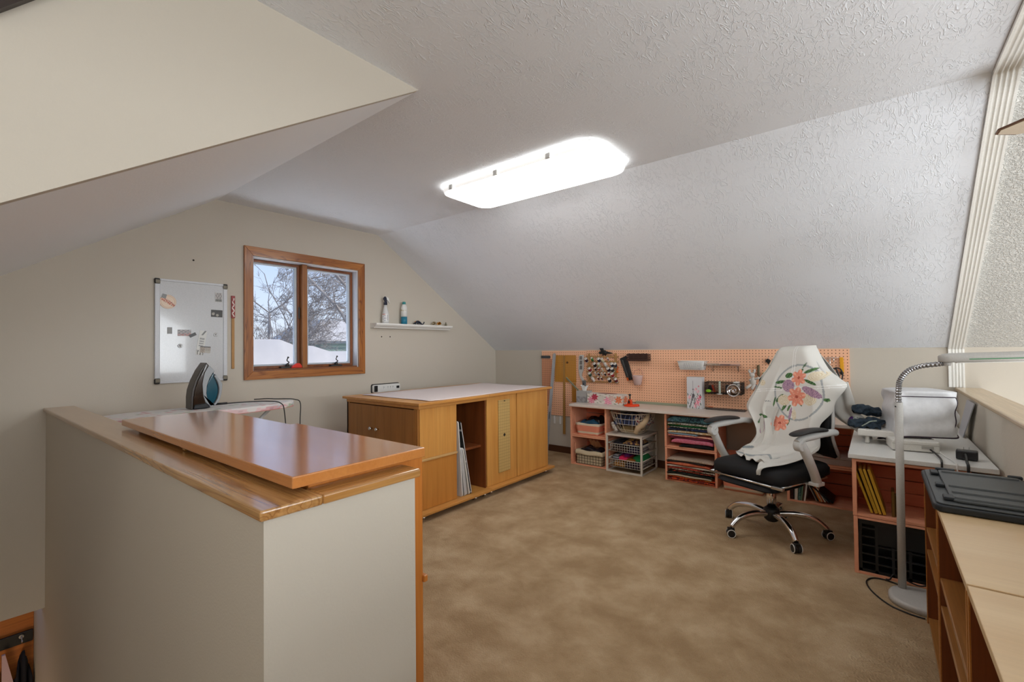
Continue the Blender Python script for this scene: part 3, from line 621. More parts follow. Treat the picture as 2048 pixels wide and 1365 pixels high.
def hsh(u, v, s=1, k=7):
    a = math.sin(u * k * 2.1 + s) * math.cos(v * k * 1.7 + s * 2) + .5 * math.sin((u + v) * k * 3.3 + s); return max(0, min(1, .5 + a * .4))
def grey(g): return (g, g, g)
pl = MB()
def plc(u, v):
    r_ = v; x_, y_ = r_ * math.cos(u * 6.2832), r_ * math.sin(u * 6.2832)
    xr, yr = x_ * .87 - y_ * -.5, x_ * -.5 * -1 * 0 + y_ * .87 + x_ * .5
    if (xr / .62) ** 2 + (yr / .27) ** 2 < 1: return srgb(206, 92, 36) if hsh(x_, y_, 3, 9) > .55 else (srgb(90, 34, 22) if hsh(x_, y_, 7, 8) > .5 else srgb(222, 198, 174))
    return srgb(222, 198, 174) if r_ < .8 or r_ > .86 else srgb(196, 160, 130)
pl.grid(lambda u, v: (.0155, -3.555 + .047 * v * math.cos(u * 6.2832), 1.572 + .047 * v * math.sin(u * 6.2832)), 48, 14, col=plc, sm=False)
k0 = len(pl.v); pl.lathe([(.049, 0), (.049, .0025)], (0, 0, 0), 36, T=Matrix.Translation((.0126, -3.555, 1.572)) @ Matrix.Rotation(R(90), 4, 'Y'))
for i in range(k0, len(pl.v)): pl.c[i] = srgb(196, 150, 110)
pl.build('round_magnet', painted('photo_print', .3, 0), None, 'round cream plate magnet with orange-brown design, upper left of whiteboard', 'magnet', group='magnets and papers on the whiteboard')
picture('photo_magnet', -3.59, -3.564, 1.595, 1.625, R(-14), lambda u, v: grey(.05 + .5 * hsh(u, v, 2, 9) ** 2), 'tiny black and white photo overlapping the round plate magnet', 'photo', x=.0158)
def sheet(u, v):
    if u < .06 or u > .94 or v < .04 or v > .96: return srgb(190, 190, 188)
    return srgb(120, 118, 118) if hsh(u, v, 5, 8) > .6 else (srgb(176, 170, 168) if v > .3 else srgb(100, 102, 98))
picture('portrait_photo', -3.262, -3.209 + -.004, 1.592, 1.664, 0, sheet, 'small grey portrait photo at upper right of whiteboard', 'photo')
picture('black_card', -3.288, -3.211, 1.478, 1.532, R(-1), lambda u, v: srgb(176, 170, 160) if (math.hypot((u - .2) * 1.4, v - .45) < .2 and hsh(u, v, 1, 20) > .35) or (math.hypot((u - .55) * 1.4, v - .28) < .17 and hsh(u, v, 4, 20) > .35) else srgb(44, 40, 38), 'black card with two small round faces, right side of whiteboard', 'card')
picture('small_magnet', -3.558, -3.53, 1.347, 1.393, 0, lambda u, v: srgb(128, 126, 124) if .1 < u < .9 else srgb(80, 78, 76), 'small upright grey rectangular magnet, left middle of whiteboard', 'magnet')
picture('landscape_photo', -3.497, -3.415, 1.333, 1.378, 0, lambda u, v: srgb(176, 120, 116) if v < .35 + .1 * u and hsh(u, v, 2, 8) > .45 else (srgb(120, 122, 126) if hsh(u, v, 6, 9) > .5 else srgb(170, 160, 158)), 'pink and grey landscape photo strip in middle of whiteboard', 'photo')
picture('dark_magnet', -3.428, -3.383, 1.33, 1.352, R(28), lambda u, v: srgb(52, 50, 50), 'tilted dark rectangular magnet beside the landscape photo', 'magnet', x=.0152)
picture('paper_strip', -3.374, -3.326, 1.195, 1.375, R(-9), lambda u, v: srgb(110, 110, 110) if (int(v * 22) % 2 == 0 and .2 < u < .8 and .3 < v < .72 and hsh(u, v, 3, 40) > .3) or (v > .8 and abs(u - .5 - (v - .85) * 2) < .12) else (srgb(120, 118, 114) if v < .2 and hsh(u, v, 1, 8) > .5 else srgb(206, 206, 202)), 'tall narrow white paper note with grey print above the iron', 'paper', n_=44)
picture('picture_magnet', -3.36, -3.292, 1.21, 1.257, R(-4), lambda u, v: srgb(60, 50, 46) if v > .85 or (u < .45 and hsh(u, v, 2, 12) > .55) else (srgb(190, 176, 160) if u < .45 else (srgb(120, 110, 100) if int(v * 9) % 2 and hsh(u, v, 5, 30) > .4 and .35 < v else srgb(176, 170, 160))), 'brown and cream picture magnet holding the paper note', 'magnet', x=.0152)
for y, z, lb in ((-3.482, 1.262, 'round silver magnet, lower left of the two on whiteboard'), (-3.256, 1.345, 'round silver magnet near right frame of whiteboard')):
    MB().lathe([(.0, 0), (.0145, 0), (.0145, .004), (.011, .006), (.009, .003), (.006, .003), (.005, .007), (0, .007)], (0, 0, 0), 24, T=Matrix.Translation((.0126, y, z)) @ Matrix.Rotation(R(90), 4, 'Y')).build('round_clip_magnet', STEEL, None, lb, 'magnet', group='round silver magnets on the whiteboard')
# wooden stick with red painted top
st = thing('wooden_stick', 'wooden stick with red patterned top beside the window', 'stick', (.01, -3.135, 1.084))
MB().box(.002, -3.146, 1.084, .011, -3.125, 1.476).build('shaft', wood('stick_wood', srgb(186, 140, 80), srgb(168, 122, 66), 'Z', .5), st, bevel=.004)
MB(srgb(140, 32, 26)).grid(lambda u, v: (.0122, -3.1475 + .025 * u, 1.4765 + .172 * v), 10, 60, col=lambda u, v: srgb(226, 220, 210) if abs(u - .5 - .22 * math.sin(v * 24)) < .17 and hsh(u, v, 2, 26) > .3 and .06 < v < .9 else srgb(140, 32, 26), sm=False).box(.0015, -3.1475, 1.4765, .012, -3.1225, 1.6485).build('painted_top', painted('stick_paint', .4, 0), st)
# ================================================================ WALL SHELF + things
sh = thing('wall_shelf', 'white moulded picture ledge on wall right of window', 'shelf', (.05, -1.38, 1.435))
prof = [(.001, 1.436), (.06, 1.436), (.066, 1.446), (.085, 1.452), (.098, 1.462), (.104, 1.470), (.104, 1.482), (.001, 1.482)]
MB().prism([(p[0], p[1]) for p in prof], 'Y', -1.90, -.875).build('ledge', TRIM, sh)
def bottle(name, y, prof_, parts, lb, x=.052):
    t = thing(name, lb, 'bottle', (x, y, 1.4825)); return t
sb = thing('spray_bottle', 'white spray bottle with dark navy trigger head on wall shelf', 'bottle', (.052, -1.757, 1.4825), rotz=R(90))
c0 = (.052, -1.757, 1.4825)
MB().lathe([(.030, 0), (.034, .005), (.034, .09), (.031, .11), (.02, .15), (.014, .17), (.013, .185)], c0, 24).build('bottle_body', plain('milky_plastic', srgb(214, 214, 214), .3), sb)
MB().grid(lambda u, v: (.052 + .0347 * math.cos(R(-100 + 130 * u)), -1.757 + .0347 * math.sin(R(-100 + 130 * u)), 1.4825 + .02 + .075 * v), 40, 30, sm=True,
    col=lambda u, v: srgb(50, 60, 110) if (.25 < u < .62 and .38 < v < .5 and hsh(u, v, 2, 50) > .35) or (abs(math.hypot(u - .4, (v - .45)) - .3) < .02 and u < .6) else (srgb(40, 44, 60) if abs(u - .78) < .025 and .1 < v < .9 else (srgb(210, 150, 140) if v > .88 and u < .5 else srgb(228, 228, 228)))).build('label', painted('label_print', .4, 0), sb)
MB().box(.04, -1.772, 1.667, .064, -1.742, 1.70).prism([(-1.782, 1.722), (-1.775, 1.742), (-1.762, 1.756), (-1.748, 1.742), (-1.742, 1.70), (-1.765, 1.70), (-1.768, 1.72)], 'X', .042, .062).build('trigger_head', plain('navy_plastic', srgb(24, 30, 52), .35), sb, bevel=.004)
MB().prism([(-1.748, 1.752), (-1.72, 1.742), (-1.714, 1.712), (-1.704, 1.69), (-1.71, 1.688), (-1.726, 1.712), (-1.742, 1.722)], 'X', .045, .059).build('nozzle', WHITE, sb, bevel=.003)
ac = thing('aerosol_can', 'white and teal aerosol can standing on wall shelf', 'can', (.052, -1.525, 1.4825))
TEAL = plain('teal_paint', srgb(40, 122, 150), .3); c1 = (.052, -1.525, 1.4825)
MB().lathe([(.0325, .002), (.0325, .078)], c1, 28).build('lower_band', TEAL, ac)
MB().lathe([(.0325, .0785), (.0325, .16), (.031, .178), (.024, .198), (.017, .208)], c1, 28).build('can_body', WHITE, ac)
MB().lathe([(.018, .2085), (.018, .228), (.016, .234)], c1, 20).build('cap', plain('teal_cap', srgb(60, 150, 150), .4), ac)
GOLD = plain('gold_foil', srgb(196, 140, 50), .25, 1)
def can_text(s, z, size, mat, name, ang=-45):
    for i, ch in enumerate(s):
        a = R(ang) + (i - (len(s) - 1) / 2) * size * .62 / .0325
        text(name, ch, size, mat, Matrix.Translation((c1[0] + .0328 * math.cos(a), c1[1] + .0328 * math.sin(a), z)) @ Matrix.Rotation(a + R(90), 4, 'Z') @ Matrix.Rotation(R(90), 4, 'X'), ac)
can_text('Magic', 1.628, .022, plain('gold_ink', srgb(170, 150, 60), .5), 'lettering', -52)
lz = thing('figurine', 'small dark blue lizard-like figurine on wall shelf', 'figurine', (.05, -1.33, 1.4825))
DB = plain('dark_blue_enamel', srgb(28, 38, 56), .3)
fb = MB().tube(smooth([(.05, -1.385, 1.497), (.05, -1.36, 1.512), (.05, -1.335, 1.518), (.05, -1.31, 1.508), (.05, -1.285, 1.492), (.05, -1.262, 1.498), (.05, -1.252, 1.517)], 5), [.006 + .006 * math.sin(math.pi * min(1, i / 20)) for i in range(31)], 8)
for y in (-1.375, -1.355, -1.325, -1.305):
    for s_ in (-1, 1): fb.tube([(.05, y, 1.508), (.05 + .014 * s_, y - .008, 1.498), (.05 + .018 * s_, y - .012, 1.4845)], .004, 6)
fb.build('body', DB, lz); MB().ball((.05, -1.375, 1.516), .006).ball((.05, -1.335, 1.526), .006).build('orange_spot', plain('orange_enamel', srgb(206, 130, 50), .4), lz, split=True)
def bow(y, mat, lb, s):
    rnd = random.Random(s); mb = MB()
    for k in range(14):
        a = rnd.uniform(0, 6.28); e_ = rnd.uniform(.1, 1.3); d = Vector((math.cos(a) * math.cos(e_) * .8, math.sin(a) * math.cos(e_), math.sin(e_)))
        p = Vector((.05, y, 1.497)); q = p + d * .030; s1 = d.orthogonal().normalized() * .010
        mb.tube(smooth([p, p + d * .018 + s1, q, p + d * .018 - s1, p], 3), .0035, 4, sm=False)
    mb.build('gift_bow', mat, None, lb, 'bow', group='metallic gift bows on the wall shelf')
bow(-1.105, plain('silver_gold_foil', srgb(190, 176, 146), .25, 1), 'pale silvery gift bow, left of two bows on shelf', 5); bow(-1.035, GOLD, 'deep gold gift bow beside the pale one on shelf', 8)
MB().lathe([(.013, 0), (.015, .01), (.012, .022), (.006, .03), (.008, .038), (.0, .045)], (.05, -.93, 1.4825), 12).build('tiny_figurine', plain('mottled_grey', srgb(110, 104, 84), .5, bump=.5, bscale=90), None, 'tiny mottled figurine at right end of the wall shelf', 'figurine')
# power strip
pw = thing('power_strip', 'white power strip mounted on wall behind the craft island', 'power strip', (.02, -1.72, .79))
MB().prism(rr(-1.888, .795, -1.565, .872, .015), 'X', .003, .034).build('housing', WHITE, pw, bevel=.004)
MB().prism(rr(-1.897, .787, -1.556, .880, .02), 'X', .001, .006).build('rim', BLACK, pw)
for i, y in enumerate((-1.77, -1.72, -1.69, -1.66)): MB().box(.0342, y - .003, .84, .035, y - .001, .85).box(.0342, y + .004, .84, .035, y + .006, .85).lathe([(.002, 0), (.002, .0008)], (0, 0, 0), 8, T=Matrix.Translation((.0342, y + .001, .832)) @ Matrix.Rotation(R(90), 4, 'Y')).build('socket', BLACK, pw)
MB().box(.0345, -1.883, .805, .045, -1.845, .865).build('plug', BLACK, pw, bevel=.004); MB().box(.0345, -1.615, .825, .039, -1.58, .85).build('switch', BLACK, pw, bevel=.002)
# ================================================================ CRAFT ISLAND
BEECH = wood('beech_side', srgb(222, 164, 88), srgb(204, 142, 68), 'Z', .4, grain=.5); BEECHD = wood('beech_door', srgb(176, 120, 58), srgb(142, 92, 40), 'Z', .4, grain=.6, scale=.8)
BEECHH = wood('beech_top', srgb(212, 154, 84), srgb(192, 132, 64), 'Y', .35, grain=.5); INNER = wood('beech_inside_shaded', srgb(134, 74, 34), srgb(108, 56, 24), 'Z', .45, grain=.5)  # INNER: shade of the unlit bay is put into the darker wood colour
is1 = thing('craft_cabinet', 'near beech craft cabinet with paired doors and open side bay', 'cabinet', (.89, -2.08, 0))
X0, X1 = .45, 1.345
MB().box(.42, -2.462, .818, 1.388, -1.709, .839).build('worktop', BEECHH, is1, bevel=.004)
MB().box(.45, -2.44, .792, 1.362, -1.711, .8175).build('top_rail', BEECHH, is1, bevel=.003)
MB().box(X0, -2.435, .065, .468, -1.714, .7915).box(X0, -2.435, .065, .49, -2.42, .7915).box(1.30, -2.435, .065, X1 - .006, -2.42, .7915).build('carcass_panel', BEECHD, is1, split=True)
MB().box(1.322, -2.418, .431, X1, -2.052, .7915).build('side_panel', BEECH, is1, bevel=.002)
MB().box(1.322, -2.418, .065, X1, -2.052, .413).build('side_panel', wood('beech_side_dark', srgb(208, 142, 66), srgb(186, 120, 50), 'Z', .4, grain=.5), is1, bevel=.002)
MB().box(1.318, -2.42, .4135, X1 + .008, -2.05, .4305).build('side_batten', wood('beech_light', srgb(222, 184, 128), srgb(206, 164, 106), 'Y', .4), is1, bevel=.003)
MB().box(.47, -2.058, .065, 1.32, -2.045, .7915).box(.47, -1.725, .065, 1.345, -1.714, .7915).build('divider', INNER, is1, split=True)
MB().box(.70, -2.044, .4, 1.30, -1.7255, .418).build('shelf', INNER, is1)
MB().box(.43, -2.46, .042, 1.405, -1.711, .063).build('base', BEECHH, is1, bevel=.004)
for x0, x1 in ((.494, .838), (.842, 1.298)):
    d_ = MB().box(x0, -2.438, .07, x1, -2.4195, .785).build('door', BEECHD, is1, bevel=.002); kx = .803 if x0 < .5 else .883
    MB().lathe([(.006, 0), (.006, .012), (.014, .016), (.015, .024), (.009, .03)], (0, 0, 0), 16, T=Matrix.Translation((kx, -2.4385, .607)) @ Matrix.Rotation(R(90), 4, 'X')).build('knob', CHROME, d_)
MB().box(1.299, -2.4375, .07, 1.3215, -2.4355, .785).build('stile', BEECHD, is1)
is2 = thing('craft_cabinet', 'far beech craft cabinet with two tall doors, one holding ruler', 'cabinet', (.89, -1.24, 0))
MB().box(.42, -1.707, .818, 1.388, -.77, .839).build('worktop', BEECHH, is2, bevel=.004)
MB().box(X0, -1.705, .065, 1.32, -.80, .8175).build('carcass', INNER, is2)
for y0, y1 in ((-1.704, -1.306), (-1.294, -.803)): MB().box(1.3205, y0, .066, 1.35, y1, .816).build('door', BEECH, is2, bevel=.002)
MB().box(.43, -1.709, .042, 1.405, -.765, .0645).build('base', BEECHH, is2, bevel=.004)
def caster(x, y, par): MB().lathe([(.014, .012), (.014, .03), (.006, .032), (.006, .041)], (x, y, 0), 12).box(x - .004, y - .014, .001, x + .004, y + .014, .012).build('foot', CHROME, par)
for x, y, p_ in ((.5, -2.4, is1), (1.36, -2.4, is1), (1.36, -1.86, is1), (1.36, -1.75, is1), (.5, -1.78, is1), (.5, -1.66, is2), (1.36, -1.67, is2), (1.36, -.86, is2), (.5, -.86, is2)): caster(x, y, p_)
MATG = gridmat('cutting_mat_print', srgb(226, 214, 212), srgb(198, 184, 184), (0, 1), .0254, .06, .55)
mt = MB(); mt.grid(lambda u, v: (.50 + .855 * u, -2.33 + 1.53 * v - .0 * u, .8415 + .0012 * math.sin(u * 9 + v * 7) + (.0015 if v < .05 else 0)), 20, 30)
mt.build('cutting_mat', MATG, None, 'large pale gridded mat covering the craft island top', 'mat', solid=.0016)
GR = gridmat('quilting_ruler_print', srgb(200, 168, 108), srgb(140, 116, 66), (1, 2), .0254, .07, .35)
qr = thing('quilting_ruler', 'long yellowish gridded ruler on the far cabinet door', 'ruler', (1.355, -1.483, .155))
MB().box(1.3535, -1.562, .155, 1.3565, -1.404, .775).build('ruler_blade', GR, qr)
MB().box(1.357, -1.495, .458, 1.3575, -1.471, .482, T=rot(R(45), 'X', (0, -1.483, .47))).build('dark_sticker', plain('dark_hole', (.02, .015, .012), .9), qr); MB().lathe([(.004, 0), (.004, .012)], (0, 0, 0), 8, T=Matrix.Translation((1.3567, -1.485, .765)) @ Matrix.Rotation(R(90), 4, 'Y')).build('hang_peg', plain('dark_bronze', (.06, .055, .05), .4, .6), qr)
def lean(name, y0, ytop, z1, th, mat, lb, cat='board', r=.015, x0=.75, x1=1.352):
    yb, yt = y0, ytop; ang = math.atan2(yt - yb, z1 - .064); L = math.hypot(yt - yb, z1 - .064)
    T = Matrix.Translation((0, yb, .0645)) @ Matrix.Rotation(-ang, 4, 'X')
    return MB().prism(rr(x0, 0, x1, L, r), 'Y', 0, -th, T=T @ Matrix.Identity(4)).build(name, mat, None, lb, cat, group='boards leaning in the craft cabinet')
def prismY(P, a, b_): return [(x, a, z) for x, z in P]
for args in (('leaning_board', -1.995, -2.036, .655, .008, WHITE, 'tall thin white board leftmost in the open cabinet bay'),
             ('leaning_board', -1.948, -2.000, .445, .028, plain('grey_white_board', srgb(186, 186, 186), .5), 'thick shorter white board in the open cabinet bay'),
             ('leaning_board', -1.914, -1.982, .44, .014, plain('offwhite_board', srgb(204, 202, 196), .5), 'thin off-white board next to the dark mat'),
             ('leaning_cutting_mat', -1.893, -2.01, .652, .008, gridmat('dark_mat_print', (.02, .022, .02), (.5, .5, .5), (0, 1), .05, .06, .5), 'black gridded cutting mat leaning over the white boards')): lean(*args)
# ================================================================ PEGBOARD WALL
m, n, l, b = nodes('peach_pegboard'); c = n.new('ShaderNodeTexCoord'); s = n.new('ShaderNodeSeparateXYZ'); l.new(c.outputs['Object'], s.inputs[0]); sq = []
for ax in (0, 2):
    a = n.new('ShaderNodeMath'); a.operation = 'MULTIPLY_ADD'; a.inputs[1].default_value = 1 / .0254; a.inputs[2].default_value = 100.5; l.new(s.outputs[ax], a.inputs[0])
    f = n.new('ShaderNodeMath'); f.operation = 'FRACT'; l.new(a.outputs[0], f.inputs[0]); g = n.new('ShaderNodeMath'); g.operation = 'SUBTRACT'; g.inputs[1].default_value = .5; l.new(f.outputs[0], g.inputs[0])
    p = n.new('ShaderNodeMath'); p.operation = 'MULTIPLY'; l.new(g.outputs[0], p.inputs[0]); l.new(g.outputs[0], p.inputs[1]); sq.append(p.outputs[0])
ad = n.new('ShaderNodeMath'); ad.operation = 'ADD'; l.new(sq[0], ad.inputs[0]); l.new(sq[1], ad.inputs[1])
rp = ramp(n, l, ad.outputs[0], [(0, srgb(96, 52, 30)), (.022, srgb(242, 188, 152))], 'CONSTANT'); l.new(rp.outputs[0], b.inputs['Base Color']); b.inputs['Roughness'].default_value = .5
PEG = m
MB().box(.742, -.012, .427, 1.352, -.0015, 1.186).build('pegboard', PEG, None, 'tall peach pegboard section at left behind the rulers', 'pegboard', group='peach pegboards on the back wall')
MB().box(1.353, -.012, .645, 2.538, -.0015, 1.190).build('pegboard', PEG, None, 'middle peach pegboard section behind the thread spool rack', 'pegboard', group='peach pegboards on the back wall')
MB().box(2.540, -.012, .645, 3.737, -.0015, 1.190).build('pegboard', PEG, None, 'right peach pegboard section behind the office chair', 'pegboard', group='peach pegboards on the back wall')
PY = -.0135
def pp(name, P, mat, lb=None, cat=None, parent=None, y=PY, th=.004, bev=0, group=None):
    return MB().prism(P, 'Y', y - th, y).build(name, mat, parent, lb, cat, bevel=bev, group=group)
PB = 'tools hanging on the pegboard'
r0 = thing('acrylic_ruler', 'pinkish clear gridded ruler, leftmost on the pegboard', 'ruler', (.8, -.015, .52), group=PB)
pp('ruler_blade', [(.745, .53), (.885, .53), (.885, 1.09), (.745, 1.09)], gridmat('clear_ruler_print', srgb(206, 146, 112), srgb(150, 92, 66), (0, 2), .0254, .1, .3), parent=r0)
pp('dark_end', [(.738, 1.096), (.862, 1.096), (.868, 1.113), (.862, 1.130), (.738, 1.130)], plain('dark_grey_strip', srgb(70, 72, 74), .5), parent=r0, th=.008)
r1_ = thing('square_ruler', 'large amber gridded square ruler on the pegboard', 'ruler', (1.07, -.015, .82), group=PB)
pp('ruler_blade', [(.93, .822), (1.218, .822), (1.218, 1.135), (.93, 1.135)], gridmat('amber_ruler_print', srgb(206, 146, 62), srgb(132, 86, 30), (0, 2), .0127, .16, .3), parent=r1_)
MB().lathe([(.012, 0), (.012, .006)], (0, 0, 0), 12, T=Matrix.Translation((1.105, -.0195, 1.05)) @ Matrix.Rotation(R(90), 4, 'X')).build('hang_knob', plain('knob_brown', srgb(90, 56, 24), .5), r1_)
pp('strip_ruler', [(1.16, .60), (1.212, .60), (1.212, .818), (1.16, .818)], gridmat('amber_ruler_print2', srgb(200, 140, 62), srgb(132, 86, 30), (0, 2), .0127, .16, .3), 'narrow amber gridded ruler strip below the square ruler', 'ruler', group=PB)
# long metal straightedge, leaning against the wall from the carpet
A0, A1 = Vector((.985, -.30, .002)), Vector((.938, -.032, 1.158)); T, L = along(A0, A1)
ax = Vector((1, 0, 0)); zd = (A1 - A0).normalized(); ydv = zd.cross(ax).normalized(); xd = ydv.cross(zd)
Tm = Matrix((xd, ydv, zd)).transposed().to_4x4(); Tm.translation = A0
ms = thing('metal_ruler', 'very tall grey metal ruler leaning from carpet to pegboard', 'ruler', A0)
MB().prism([(-.02, 0), (.02, 0), (.02, L - .02), (.012, L - .003), (0, L), (-.012, L - .003), (-.02, L - .02)], 'Y', -.002, .002, T=Tm).build('blade', plain('dull_aluminium', srgb(168, 170, 174), .35, .3), ms)
tk = MB()
for i in range(60): tk.box(.008, -.0027, .05 + i * .019, .017, -.0021, .052 + i * .019, T=Tm)
tk.box(-.004, -.0027, .42, .004, -.0021, .50, T=Tm)
tk.build('tick_marks', BLACK, ms)
# short white legs / trim posts behind the metal ruler
for x, lb in ((.905, 'left of two short white pegs low on wall under pegboard'), (.985, 'right of two short white pegs low on wall under pegboard')):
    MB().box(x, -.02, .33, x + .018, -.0005, .42).build('white_bracket', WHITE, None, lb, 'bracket', bevel=.004, group='white brackets under the left pegboard')
ys = thing('yardstick', 'wooden yardstick hanging beside the amber ruler', 'ruler', (1.05, -.022, .22), group=PB)
pp('blade', [(1.036, .22), (1.07, .22), (1.078, 1.13), (1.054, 1.13)], wood('yardstick_wood', srgb(184, 140, 76), srgb(158, 112, 52), 'Z', .5), parent=ys, y=-.0215)
tk = MB()
for i in range(36): tk.box(1.038, -.0262, .24 + i * .0246, 1.046, -.0257, .2412 + i * .0246)
tk.build('tick_marks', BLACK, ys)
GREYP = plain('grey_panel', srgb(120, 116, 112), .5)
hc = thing('hand_cutter', 'white long cutter tool with three grey windows, pegboard', 'tool', (1.29, -.02, .83), group=PB)
pp('handle', [(1.262, 1.12), (1.275, 1.138), (1.322, 1.138), (1.325, 1.05), (1.318, .965), (1.30, .93), (1.296, .90), (1.325, .86), (1.318, .83), (1.305, .832), (1.272, .89), (1.262, .93), (1.255, .98)], plain('cutter_white', srgb(196, 194, 190), .4), parent=hc, th=.018, bev=.004)
for z0, z1 in ((1.085, 1.125), (1.03, 1.075), (.975, 1.02)): pp('window_inset', [(1.272, z0), (1.306, z0), (1.308, z1), (1.276, z1)], GREYP, parent=hc, y=-.0318, th=.001)
# thread rack and spools
RK = wood('rack_wood', srgb(206, 162, 104), srgb(180, 132, 76), 'X', .5)
rk = thing('thread_rack', 'wooden thread rack with six rails on the pegboard', 'rack', (1.545, -.02, .83))
zr = [1.118, 1.066, 1.008, .953, .895, .842]
for z in zr: MB().box(1.352, -.028, z - .006, 1.742, -.013, z + .008).build('rail', RK, rk, bevel=.002)
for x in (1.38, 1.70): MB().box(x, -.0285, .836, x + .02, -.0282 + .0001, 1.155).box(x, -.0128, .83, x + .02, -.0125, 1.16).build('upright', RK, rk, split=True)
cr_peg = MB()
used_heads = [(1.382, 1.1, 'dark plum', srgb(52, 22, 44), 1, 0), (1.455, 1.109, 'bright green', srgb(60, 130, 60), 3, 0), (1.537, 1.101, 'navy', srgb(30, 38, 66), 1, 0), (1.577, 1.101, 'cream', srgb(206, 198, 164), 2, 0), (1.647, 1.108, 'greyish pink', srgb(150, 120, 116), 4, 0),
 (1.486, 1.046, 'black', srgb(20, 18, 22), 1, 1), (1.536, 1.047, 'pale green', srgb(184, 182, 140), 2, 1), (1.615, 1.05, 'white', srgb(222, 220, 214), 2, 1), (1.692, 1.049, 'dark navy', srgb(24, 28, 54), 1, 1), (1.731, 1.048, 'charcoal', srgb(38, 42, 48), 1, 1),
 (1.424, .994, 'crimson', srgb(130, 24, 34), 1, 2), (1.496, .997, 'slim black', srgb(26, 20, 24), 4, 2), (1.539, .996, 'brick red', srgb(160, 70, 54), 4, 2), (1.577, .995, 'ivory', srgb(216, 206, 176), 4, 2), (1.65, .998, 'aubergine', srgb(44, 22, 40), 1, 2), (1.695, .998, 'dark green', srgb(34, 46, 40), 1, 2),
 (1.425, .941, 'forest green', srgb(50, 84, 66), 1, 3), (1.494, .951, 'silver white', srgb(206, 204, 200), 4, 3), (1.534, .945, 'deep violet', srgb(36, 18, 44), 4, 3), (1.575, .946, 'bare white', srgb(210, 190, 160), 5, 3), (1.611, .946, 'thin black', srgb(28, 22, 26), 4, 3), (1.655, .951, 'red', srgb(168, 22, 20), 4, 3), (1.694, .942, 'scarlet', srgb(150, 16, 22), 1, 3),
 (1.462, .889, 'bright white', srgb(224, 222, 220), 2, 4), (1.53, .898, 'dark red', srgb(96, 14, 20), 4, 4), (1.569, .899, 'maroon', srgb(84, 12, 20), 4, 4), (1.659, .886, 'jet black', srgb(22, 22, 22), 1, 4), (1.735, .887, 'wine red', srgb(92, 18, 30), 1, 4)]
rowname = ['top', 'second', 'third', 'fourth', 'bottom']
CAPW = plain('spool_cap_white', srgb(216, 210, 202), .4)
def threadmat(c_): 
    k = 'thread_%d_%d_%d' % tuple(int(q * 999) for q in c_); return plain(k, c_, .55, bump=.4, bscale=300)
protos = {}
def mkspool(kind, lb):
    t = thing('thread_spool', lb, 'thread spool', (0, 0, 0)); rc, rt_, L = {1: (.0185, .0172, .05), 2: (.016, .0142, .052), 3: (.012, .013, .055), 4: (.0105, .0085, .045), 5: (.012, .006, .03)}[kind]
    co = MB().lathe([(.003, 0), (rc, 0), (rc, .004), (rt_ * .4, .0045), (rt_ * .4, L - .0045), (rc, L - .004), (rc, L), (.003, L)], (0, 0, 0), 16).build('core', CAPW, t, world=False)
    th = MB().lathe([(rt_ * .5, .005), (rt_, .006), (rt_, L - .006), (rt_ * .5, L - .005)], (0, 0, 0), 16).build('thread', CAPW, t, world=False)
    return t
pegs = MB()
tilt = Matrix.Rotation(R(48), 4, 'X')   # peg axis points out and up
dirv = tilt @ Vector((0, 0, 1))
for i, (x, z, cn, col_, kind, row) in enumerate(used_heads):
    lb = '%s thread spool on %s row of the wooden rack' % (cn, rowname[row]); head = Vector((x, -.09, z)); 
    L = {1: .05, 2: .052, 3: .055, 4: .045, 5: .03}[kind]; base = head - dirv * L
    if kind not in protos: t = protos[kind] = mkspool(kind, lb); t.location = base; t['group'] = 'thread spools on the wooden rack'
    else: t = dup(protos[kind], base, None, lb, 'thread spools on the wooden rack')
    t.rotation_euler = (R(48), 0, 0)
    th = [c_ for c_ in kids(t) if c_.name.startswith('thread')][0]; th.material_slots[0].link = 'OBJECT'; th.material_slots[0].material = threadmat(col_)
    pegs.tube([base - dirv * .022, head + dirv * .002], .0025, 6)
for x in [1.37 + .033 * i for i in range(11)]: pegs.tube([(x, -.02, 1.118), Vector((x, -.02, 1.118)) + dirv * .05], .0022, 6)
for x, r_ in ((1.42, 1), (1.64, 1), (1.72, 0), (1.61, 2), (1.38, 4), (1.61, 4), (1.70, 4), (1.46, 2)): p = Vector((x, -.02, zr[r_ + 1] if r_ < 5 else .84)); pegs.tube([p, p + dirv * .055], .0022, 6)
pegs.build('peg', RK, rk, split=True)
MB().tube(smooth([(1.745, -.06, 1.02), (1.755, -.06, .995), (1.74, -.06, .97), (1.757, -.06, .96), (1.735, -.06, .955)], 4), .006, 6).build('orange_clip', plain('orange_plastic', srgb(206, 92, 30), .4), None, 'small orange clip at right edge of the thread rack', 'clip')
bd = thing('bird_ornament', 'black bird ornament perched above the thread rack', 'ornament', (1.6, -.05, 1.14))
MB().ball((1.585, -.045, 1.165), (.045, .018, .027), T=rot(R(12), 'Y', (1.585, -.045, 1.165))).prism([(1.612, 1.178), (1.69, 1.160), (1.668, 1.153), (1.60, 1.148)], 'Y', -.055, -.035).build('body', BLACK, bd)
MB().prism([(1.548, 1.172), (1.552, 1.185), (1.538, 1.213), (1.583, 1.213), (1.592, 1.180)], 'Y', -.062, -.05).build('wing', BLACK, bd, bevel=.003)
MB().ball((1.545, -.045, 1.162), (.02, .014, .016)).prism([(1.53, 1.168), (1.518, 1.160), (1.53, 1.155)], 'Y', -.05, -.04).build('head', BLACK, bd)
MB().tube([(1.575, -.045, 1.145), (1.57, -.045, 1.131)], .005, 6).tube([(1.60, -.045, 1.145), (1.606, -.045, 1.131)], .005, 6).build('leg', BLACK, bd, split=True)
DW = wood('dark_walnut_slats', srgb(74, 44, 34), srgb(48, 28, 22), 'X', .5)
